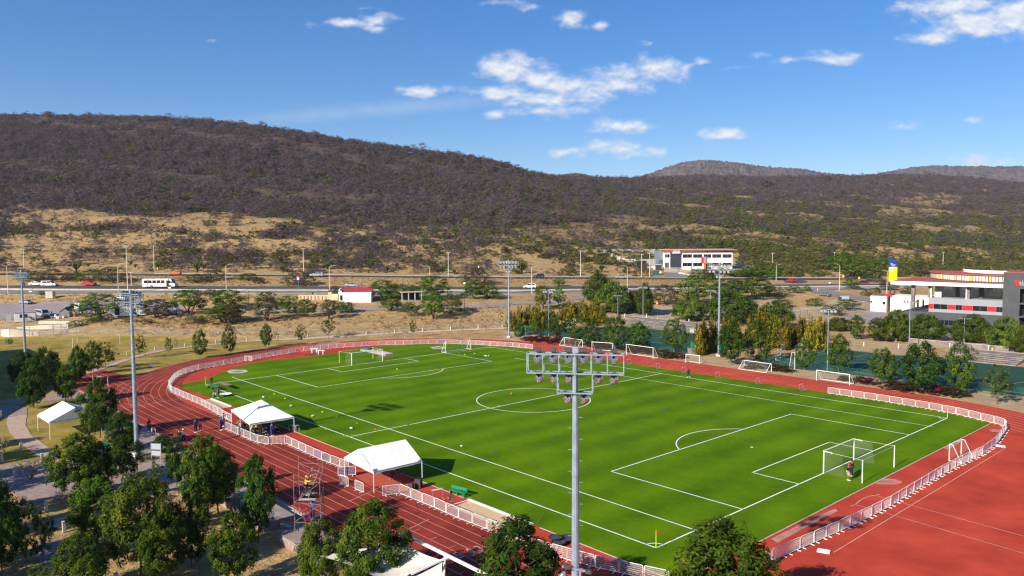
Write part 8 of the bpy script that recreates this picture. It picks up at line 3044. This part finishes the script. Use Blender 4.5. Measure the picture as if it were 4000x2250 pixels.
def person(label, P, face, pose, shirt, legs, skin=1, shorts=False, hair='short', sc=1.0, cap=None, shoe=(.6, .6, .6), group=None, bare=False):
    """face: heading in degrees."""
    t = thing('person', label, 'person', P, R(face), group, (sc,)*3)
    link('body', with_mat(MESH[(pose, 'body')], SKIN[skin]), t)
    if not bare:
        link('shirt', with_mat(MESH[(pose, 'shirt')], cloth(shirt)), t)
    link('shorts' if shorts else 'trousers', with_mat(MESH[(pose, 'shorts' if shorts else 'trousers')], cloth(legs)), t)
    _, hp2, ln_, an_ = PARTS[pose]
    b = MB()
    for i in range(7):
        pass
    b.lathe([(.102, -.02), (.108, .03), (.095, .075), (.055, .105), (.01, .115)], (0, 0, 0), 10)
    if hair == 'long':
        b.lathe([(.10, .0), (.105, -.12), (.09, -.26), (.03, -.30)], (-.035, 0, 0), 10)
    o = b.build('cap' if cap else 'hair', cloth(cap) if cap else HAIR, t, True)
    if cap:
        MB().bb(.07, .19, -.07, .07, -.005, .012).build('visor', cloth(cap), o)
    o.location = hp2
    o.rotation_euler = ln_.to_euler()
    for a in an_:
        s = link('shoe', shoe_me.mesh('shoe', cloth(shoe)), t)
        s.location = (a.x, a.y, max(0, a.z-.09))
    return t


def g0(reg, x, y, z=.012):
    p = at0(reg, x, y)
    return (p[0], p[1], z)


NV, BLK, WHT, LBL, JEAN, KH = (.012, .018, .07), (.012, .012, .014), (.75, .75, .75), (.22, .42, .60), (.06, .10, .19), (.42, .36, .26)
LBLU, ROY, GRN = (.16, .34, .62), (.03, .07, .42), (.05, .12, .06)
GP = 'people standing on the near lanes'
person('person in dark top and olive trousers standing alone at the lane edge', g0('Y', 400, 652), 20, 'fold', BLK, (.10, .09, .05), 1, hair='long', group=GP)
person('person in a pale grey top leaning forward on the walk beside the lanes', g0('Y', 478, 755), -10, 'bend', (.42, .46, .50), BLK, 1, group=GP)
person('person in black bending down at the lane edge', g0('Y', 852, 888), 200, 'bend', BLK, (.20, .21, .22), 1, group=GP)
person('person in black standing behind the one in white', g0('Y', 975, 880), -60, 'stand', BLK, BLK, 1, group=GP, sc=1.08)
person('person in a white shirt and white cap with dark trousers', g0('Y', 1052, 868), 190, 'point', WHT, BLK, 1, cap=WHT, group=GP, sc=1.04)
person('person in a blue top and black trousers facing a long haired companion', g0('Y', 1278, 673), 10, 'stand', (.02, .03, .22), BLK, 1, group=GP, sc=1.1)
person('person with long dark hair in a pale top and jeans', g0('Y', 1367, 653), 190, 'fold', (.45, .36, .34), JEAN, 0, hair='long', group=GP, sc=.98)
person('person in blue vest with raised arm beside the pyramid tent', g0('Y', 1757, 630), 30, 'stand', ROY, NV, 1, group=GP, sc=1.08)
person('person in a light blue jacket pointing towards the pitch', g0('Y', 1800, 560), 45, 'point', LBL, NV, 0, group=GP, sc=1.08)
person('dark clothed person in the tree shade on the walk', g0('X', 1535, 328), 40, 'stand', (.04, .04, .045), (.05, .05, .06), 1, group=GP)
person('person in tan shorts, black top and red cap behind the main goal', g0('I', 505, 850, .03), 60, 'stand', BLK, KH, 1, True, cap=(.55, .05, .03), sc=1.05, shoe=(.75, .75, .72), group='people at the main goal')
person('person in black standing close behind the one in tan shorts', g0('I', 524, 822, .03), 70, 'stand', BLK, NV, 1, sc=1.05, group='people at the main goal')
person('lone person in black with a backpack walking along the far touchline', g0('H', 1110, 200, .03), 200, 'walk', BLK, BLK, 1, group=None)
person('person in a red plaid shirt standing beside the green bench row', g0('E', 1545, 190, .03), 220, 'stand', (.42, .12, .13), JEAN, 1, sc=1.05, group='people at the far bench')
person('person in a lavender shirt kneeling over a bag on the grass', g0('E', 1524, 188, .03), 320, 'kneel', (.50, .50, .68), BLK, 1, group='people at the far bench')
person('person in dark clothes sitting at the end of the brown table', g0('E', 1497, 100, .03), 320, 'stand', BLK, BLK, 1, group='people at the far bench')
person('person in a navy football shirt half hidden by the big bright ash tree', g0('F', 676, 1198), 100, 'stand', (.02, .02, .12), (.35, .40, .45), 1, group=None)
GT = 'players resting under the pyramid tent'
NE = (.55, .75, .03)
for k, (x, y, po, c, l_, lab, kw) in enumerate(((820, 800, 'sit', (.55, .22, .08), BLK, 'person in an orange top seated at the open side of the pyramid tent', {}), (868, 850, 'sit', LBLU, NV, 'person in a light blue shirt seated behind the barriers at the tent', {}), (950, 830, 'sit', BLK, BLK, 'person in black seated deeper under the pyramid tent', {}),
                                          (1085, 940, 'sit', (.55, .32, .22), ROY, 'shirtless person in blue shorts at the tent front corner', dict(bare=True, shorts=True)), (1180, 880, 'stand', NE, BLK, 'person in a neon yellow shirt standing under the tent', {}), (1255, 890, 'sit', NE, BLK, 'person in a neon yellow shirt seated under the tent', {}),
                                          (1195, 960, 'bend', NE, BLK, 'person in a neon yellow shirt bending at the tent front', {}), (1395, 900, 'stand', (.10, .08, .45), (.10, .12, .14), 'person in a violet shirt standing in the tent shade', {}), (1590, 985, 'stand', ROY, ROY, 'person in royal blue kit at the middle tent pole', {}),
                                          (1640, 900, 'sit', NE, BLK, 'person in a neon yellow shirt behind the middle tent pole', {}), (1450, 970, 'sit', (.03, .03, .035), BLK, 'person in dark kit with white shoes seated on the tent floor', dict(shoe=WHT)), (1330, 960, 'sit', (.04, .04, .05), NV, 'person in dark kit sitting between the neon shirts', {}))):
    P = g0('N', x, y)
    person(lab, P, (k*67+200) % 360, po, c, l_, k % 2, group=GT, **kw)

# ---------------------------------------------------------------- tents
def tent(name, label, C, eave, ridge, apex, legs, group='white tents', sag=.06, walls=()):
    """Canopy over corner points C (x, y); ridge = two points or one apex."""
    O = np.array([*np.mean(np.array(C), 0), .012])
    t = thing(name, label, 'tent', O, 0, group)
    c = [Vector((x-O[0], y-O[1], eave)) for x, y in C]
    r_ = [Vector((x-O[0], y-O[1], ridge)) for x, y in apex]
    b = MB()

    def patch(a0, a1, b1, b0, n=8):
        base = len(b.v)
        for i in range(n+1):
            for j in range(n+1):
                u_, v_ = i/n, j/n
                p = (a0*(1-u_)+a1*u_)*(1-v_)+(b0*(1-u_)+b1*u_)*v_
                p = p-Vector((0, 0, sag*4*v_*(1-v_)+.03*math.sin(u_*9)*v_*(1-v_)*4*.5))
                b.v.append(tuple(p))
        for i in range(n):
            for j in range(n):
                q = base+i*(n+1)+j
                b.f.append((q, q+n+1, q+n+2, q+1))
                b.m.append(0)
    if len(r_) == 1:
        n = len(c)
        for i in range(n):
            patch(c[i], c[(i+1) % n], r_[0], r_[0])
    else:
        patch(c[0], c[1], r_[1], r_[0])
        patch(c[2], c[3], r_[0], r_[1])
        b.poly([c[1], c[2], r_[1]])
        b.poly([c[3], c[0], r_[0]])
    me = b.mesh('canopy', M['fabric'], True)
    bm_ = bmesh.new()
    bm_.from_mesh(me)
    bmesh.ops.remove_doubles(bm_, verts=bm_.verts, dist=1e-4)
    bmesh.ops.recalc_face_normals(bm_, faces=bm_.faces)
    bm_.to_mesh(me)
    bm_.free()
    me.set_sharp_from_angle(angle=R(25))
    link('canopy', me, t)
    b = MB()
    n = len(c)
    for i in range(n):
        p, q = c[i], c[(i+1) % n]
        prev = None
        for k in range(11):
            f_ = k/10
            lo = p*(1-f_)+q*f_-Vector((0, 0, .24+.03*math.sin(k*1.9)))
            hi = p*(1-f_)+q*f_
            out = Vector((lo.x, lo.y, 0)).normalized()*.012
            if prev:
                b.poly([prev[0]+out, lo+out, hi+out, prev[1]+out])
            prev = (lo, hi)
    b.build('valance', M['fabric'], t)
    for x, y in legs:
        MB().tube((x-O[0], y-O[1], 0), (x-O[0], y-O[1], eave), .035, .035, 6).build('leg', M['white'], t)
    b = MB()
    for i in range(n):
        b.tube(c[i]-Vector((0, 0, .05)), c[(i+1) % n]-Vector((0, 0, .05)), .03, None, 6)
    b.build('rail', M['steel'], t)
    return t


C1 = [(-67.8, -42.2), (-57.83, -43.8), (-57.5, -37.8), (-67.0, -36.6)]
tent('pyramid_tent', 'white pyramid tent full of people on the inner lanes', C1, 2.12, 4.05, [(-62.5, -40.1)], C1+[(-57.95, -40.85), (-62.9, -43.0)])
C2 = [(-28.61, -43.36), (-28.41, -37.42), (-35.2, -36.9), (-35.4, -42.86)]
t = tent('gable_tent', 'white gable tent with open sides casting shade on the pitch', C2, 2.2, 3.85, [(-32.0, -43.1), (-31.8, -37.2)], C2)
C3 = [(-82.48, -63.24), (-76.38, -63.02), (-76.55, -56.77), (-82.6, -57.0)]
tent('gable_tent', 'white gable tent standing on the park lawn behind the ash trees', C3, 2.35, 3.75, [(-82.5, -60.1), (-76.45, -59.9)], C3)
MB().prism([(-35.2, -42.9), (-28.6, -43.3), (-28.4, -38), (-35, -37.6)], .012, .02)
flat('tent_floor', [(-34.9, -41.9), (-30.2, -42.6), (-29.6, -39.2), (-34.2, -38.6)], M['brick'], .017)
flat('tent_floor', [(-67, -42.3), (-57.6, -43), (-57.4, -37.9), (-66.5, -37.7)], mat('dark_red_sheet', (.06, .018, .016), .9), .016)  # dark red sheet below the pyramid tent canopy
P = g0('N', 2110, 880)
t = thing('folding_table', 'small folding table frame beside the pyramid tent corner', 'table', P, R(20))
MB().bb(-.7, .7, -.35, .35, .86, .9).build('top', M['concrete_d'], t)
for x in (-.62, .62):
    for y in (-.3, .3):
        MB().bb(x-.03, x+.03, y-.03, y+.03, 0, .86).build('leg', M['wood'], t)
for i, (x, y) in enumerate(((960, 770), (1010, 745))):
    P = at0('F', x, y)
    t = thing('folding_chair', ['black folding chair under the gable tent', 'second black folding chair deeper under the gable tent'][i], 'chair', (P[0], P[1], .018), R(40+i*60), 'folding chairs under the gable tent')
    MB().bb(-.22, .22, -.22, .22, .42, .45).build('seat', M['black'], t)
    MB().bb(-.22, .22, .2, .23, .55, .85).build('backrest', M['black'], t)
    for s in (-.2, .2):
        MB().bar((s, -.22, 0), (s, .22, .62), .03).build('leg', M['steel_d'], t)
        MB().bar((s, .25, 0), (s, -.2, .45), .03).build('leg', M['steel_d'], t)

# ---------------------------------------------------------------- scaffold tower
A_, B_, C_ = at0('O', 220, 1340), at0('O', 425, 1375), at0('O', 690, 1000)
ex = np.array([.76, .65])
cx2 = (A_[:2]+C_[:2])/2
t = thing('scaffold_tower', 'rusty scaffold tower with red ladders and planks at the track edge', 'scaffold', (cx2[0], cx2[1], .012), 0)
K = [np.array(p)-cx2 for p in (A_[:2], A_[:2]+np.array([2.0, 1.4]), C_[:2], C_[:2]-np.array([2.0, 1.4]))]
HT = [6.2, 6.0, 5.7, 6.0]
for k, hh in zip(K, HT):
    MB().tube((k[0], k[1], 0), (k[0], k[1], hh), .027, .027, 6).tube((k[0], k[1], 0), (k[0], k[1], .04), .12, .12, 8).build('upright', M['rust'], t)
b = MB()
for z in (1.0, 1.9, 3.6, 5.5):
    for i in range(4):
        p, q = K[i], K[(i+1) % 4]
        b.tube((p[0], p[1], z), (q[0], q[1], z), .019, None, 5)
for z0, z1 in ((.4, 1.9), (1.9, 3.6), (3.6, 5.5)):
    for i in (0, 2):
        p, q = K[i], K[(i+1) % 4]
        b.tube((p[0], p[1], z0), (q[0], q[1], z1), .02, None, 5)
    p, q = K[1], K[2]
    b.tube((p[0], p[1], z1), (q[0], q[1], z0), .02, None, 5)
b.build('brace', M['rust'], t)


def ladder(p, q, wd_, m, n):
    p, q = Vector(p), Vector(q)
    d = (q-p)
    s = Vector((-d.y, d.x, 0)).normalized()*wd_/2
    b = MB().bar(p-s, q-s, .06).bar(p+s, q+s, .06)
    for i in range(1, n):
        c = p.lerp(q, i/n)
        b.bar(c-s, c+s, .10, .04)
    return b


def kp(u_, v_, z):
    p = K[0]*(1-u_)*(1-v_)+K[1]*u_*(1-v_)+K[2]*u_*v_+K[3]*(1-u_)*v_
    return (p[0], p[1], z)


ladder(kp(.35, .25, 3.6), kp(.75, .85, 5.4), .7, M['wood'], 9).build('stair', M['rust'], t)
ladder(kp(.65, .12, 1.0), kp(.10, .3, 3.7), .55, M['red_pipe'], 9).build('ladder', M['red_pipe'], t)
b = MB()
for v_ in (.15, .45):
    b.bar(kp(.2, v_, 3.66), kp(.8, v_+.05, 3.66), .36, .06)
b.bar(kp(.35, .75, 1.06), kp(.95, .8, 1.06), .4, .06).bar(kp(.5, .4, 1.02), kp(.95, .5, 1.02), .3, .05)
b.build('plank', M['wood'], t)
b = MB().bar(kp(.35, .1, 1.0), kp(.85, .15, 1.0), .07).bar(kp(.35, .1, 1.0), kp(.35, .8, 1.0), .07).bar(kp(.15, .1, 3.6), kp(.15, .9, 3.6), .07)
b.build('red_rail', M['red_pipe'], t)
person('worker in a yellow shirt on the upper level of the scaffold', (cx2[0]+kp(.42, .35, 0)[0], cx2[1]+kp(.42, .35, 0)[1], 3.71), 55, 'up', (.75, .60, .02), (.025, .025, .03), 1, cap=(.5, .45, .25), group='workers on the scaffold')
person('worker in a blue jacket and jeans reaching out on the lower scaffold level', (cx2[0]+kp(.6, .62, 0)[0], cx2[1]+kp(.6, .62, 0)[1], 1.07), 135, 'reach', (.14, .36, .66), JEAN, 1, sc=1.05, group='workers on the scaffold')

# raised terrace, slabs, sail, board, kiosk
for k, (x0, x1, y0, y1, lab) in enumerate(((-46.5, -34.5, -56.4, -53.4, 'raised concrete terrace block hidden among the ash trunks'), (-33.8, -26.1, -56.4, -53.4, 'raised concrete terrace block before the scaffold'), (-23.6, -14.5, -56.5, -53.4, 'raised concrete terrace block under the scaffold foot'))):
    t = thing('concrete_terrace', lab, 'terrace', ((x0+x1)/2, (y0+y1)/2, 0), 0, 'raised concrete terrace blocks')
    w2, d2 = (x1-x0)/2, (y1-y0)/2
    MB().bb(-w2, w2, -d2, d2, -.1, .78).build('wall', mat('rough_rubble', (.30, .22, .20), .95, var=.3, scale=2.5, bump=.03), t)
    MB().bb(-w2-.02, w2+.02, -d2-.02, d2+.02, .78, .86).build('slab', M['concrete_d'], t)
for x, y, lab in ((-25.0, -54.6, 'pale concrete bench between the terrace blocks, outer one'), (-24.4, -53.8, 'pale concrete bench between the terrace blocks, inner one'), (-27.6, -52.4, 'pale concrete bench on the walk beside the scaffold'), (-50.8, -60.9, 'grey slab bench on the lawn beside the plaza')):
    t = thing('concrete_bench', lab, 'bench', (x, y, .012), R(8), 'concrete slab benches')
    MB().bb(-1.0, 1.0, -.22, .22, .36, .46).build('seat', M['concrete'], t, bevel=.02)
    for s in (-.7, .7):
        MB().bb(s-.12, s+.12, -.18, .18, 0, .36).build('leg', M['concrete'], t)
t = thing('shade_sail', 'pale shade sails on a white steel beam at the bottom edge', 'shade sail', (-4, -54, 0))


def sail(c, n=12):
    b = MB()
    for i in range(n+1):
        for j in range(n+1):
            u_, v_ = i/n, j/n
            ue = .5+(u_-.5)*(1-.20*(1-(2*v_-1)**2))
            ve = .5+(v_-.5)*(1-.20*(1-(2*u_-1)**2))
            p = [c[0][k]*(1-ue)*(1-ve)+c[1][k]*ue*(1-ve)+c[2][k]*ue*ve+c[3][k]*(1-ue)*ve for k in range(3)]
            b.v.append((p[0]+4, p[1]+54, p[2]-.5*(1-(2*u_-1)**2)*(1-(2*v_-1)**2)))
    for i in range(n):
        for j in range(n):
            q = i*(n+1)+j
            b.f.append((q, q+n+1, q+n+2, q+1))
            b.m.append(0)
    return b


sail([(-8.9, -53.3, 3.9), (-3.4, -53.5, 3.7), (-3.2, -57.6, 2.9), (-10.5, -59.5, 3.6)]).build('sail', M['sail'], t, True)
sail([(-3.1, -53.75, 3.75), (1.8, -55.4, 3.5), (1.5, -61.5, 3.4), (-4.2, -60.0, 3.0)]).build('sail', M['sail'], t, True)
MB().bar((-4.7, .8, 4.02), (6.5, .77, 4.02), .14, .2).bar((.9, .75, 3.95), (.2, -1.9, 3.3), .12).build('beam', M['white'], t)
for x in (-4.6, .5, 6.3):
    MB().tube((x, .5, 0), (x, .78, 4.0), .09, .08, 8).build('post', M['white'], t)
P = (at0('Y', 485, 1200)+at0('Y', 590, 1205))/2
t = thing('notice_board', 'framed information board on two grey posts at the plaza edge', 'sign', P, R(38), None)
for s in (-.62, .62):
    MB().bb(s-.04, s+.04, -.04, .04, 0, 2.15).build('post', M['steel'], t)
MB().bb(-.58, .58, -.03, .03, 1.35, 2.05).build('panel', M['card'], t)
MB().bb(-.58, .58, -.03, .03, .62, 1.18).build('panel', M['card'], t)
MB().bb(-.58, .58, -.025, .025, 1.18, 1.35).bb(-.62, .62, -.02, .02, .5, .54).build('crossbar', M['dark'], t)
P = at0('X', 1480, 885)
t = thing('kiosk', 'green kiosk with a sloping green roof and white side panel', 'kiosk', P, R(15))
MB().bb(-.55, .55, -.45, .45, 0, 1.75).build('body', M['greend'], t)
MB().prism([(-.8, -.65), (.8, -.65), (.8, .65), (-.8, .65)], 1.78, 1.88).build('roof', M['greenp'], t, bevel=.02)
MB().bb(.56, .60, -.35, .35, .8, 1.6).bb(-.1, .45, -.5, -.46, .85, 1.65).build('panel', M['white'], t)
for reg, x, y, lab in (('E', 1080, 870, 'dark green round bin in the tree shade by the plaza'), ('E', 715, 395, 'white post with an orange foot under the ash tree')):
    P = at0(reg, x, y)
    o = MB().lathe([(.32, 0), (.36, .1), (.38, 1.2), (.3, 1.3), (.02, 1.35)] if 'bin' in lab else [(.12, 0), (.12, .35), (.06, .4), (.06, 1.5), (.01, 1.52)], n=12).build('litter_bin' if 'bin' in lab else 'post', M['greend'] if 'bin' in lab else M['white'], smooth=True)
    o.location = (P[0], P[1], .012)
    tag(o, lab, 'bin' if 'bin' in lab else 'post')
for k, (x0, y0, y1) in enumerate(((660, 30, 110), (690, 45, 130), (770, 40, 230))):
    P = at0('E', x0, y1)
    H_ = min(4.5, height_at(P, 'E', x0, y0))
    o = MB().tube((0, 0, 0), (0, 0, H_), .05, .04, 6).build('slim_post', M['pole_c'])
    o.location = P
    tag(o, ['slim pale post at the chute end, outer one', 'slim pale post at the chute end, middle one', 'slim post at the chute side beside the shaded ash'][k], 'post', 'slim posts at the chute')
# every wall, fence and tent that stands on the ground is a thing
for o in bpy.data.objects:
    if o.parent is None and 'label' in o and 'kind' not in o and o.type in ('MESH', 'EMPTY'):
        o['kind'] = 'thing'
# ash trees just outside the picture whose shade falls across the lawn
for k in range(40):
    x, y = -78+(k % 10)*7.6+random.uniform(-2, 2), -77-(k//10)*6.5+random.uniform(-2, 2)
    u0, v0 = topx((x, y, 8.5))
    if (v0 > 2300 or u0 < -120) and math.hypot(x-CAM[0], y-CAM[1]) > 34:
        tree('near', 'ash_tree', f'ash tree of the park grove outside the picture, {ordw(k)}', 'tree', (x, y, 0), random.uniform(6.5, 8.5), random.uniform(4.5, 6), 'ash trees of the grove behind the camera')
# the air of the valley
hz = bpy.data.materials.new('valley_haze')
hz.use_nodes = True
n_ = hz.node_tree
n_.nodes.remove(n_.nodes['Principled BSDF'])
pv = n_.nodes.new('ShaderNodeVolumePrincipled')
pv.inputs['Color'].default_value = (.80, .87, 1.0, 1)
pv.inputs['Density'].default_value = .00006
pv.inputs['Anisotropy'].default_value = .2
n_.links.new(pv.outputs[0], n_.nodes['Material Output'].inputs['Volume'])
ho = MB().bb(-5200, 3000, -3000, 5200, -30, 330).build('haze', hz)
ho['kind'] = 'stuff'
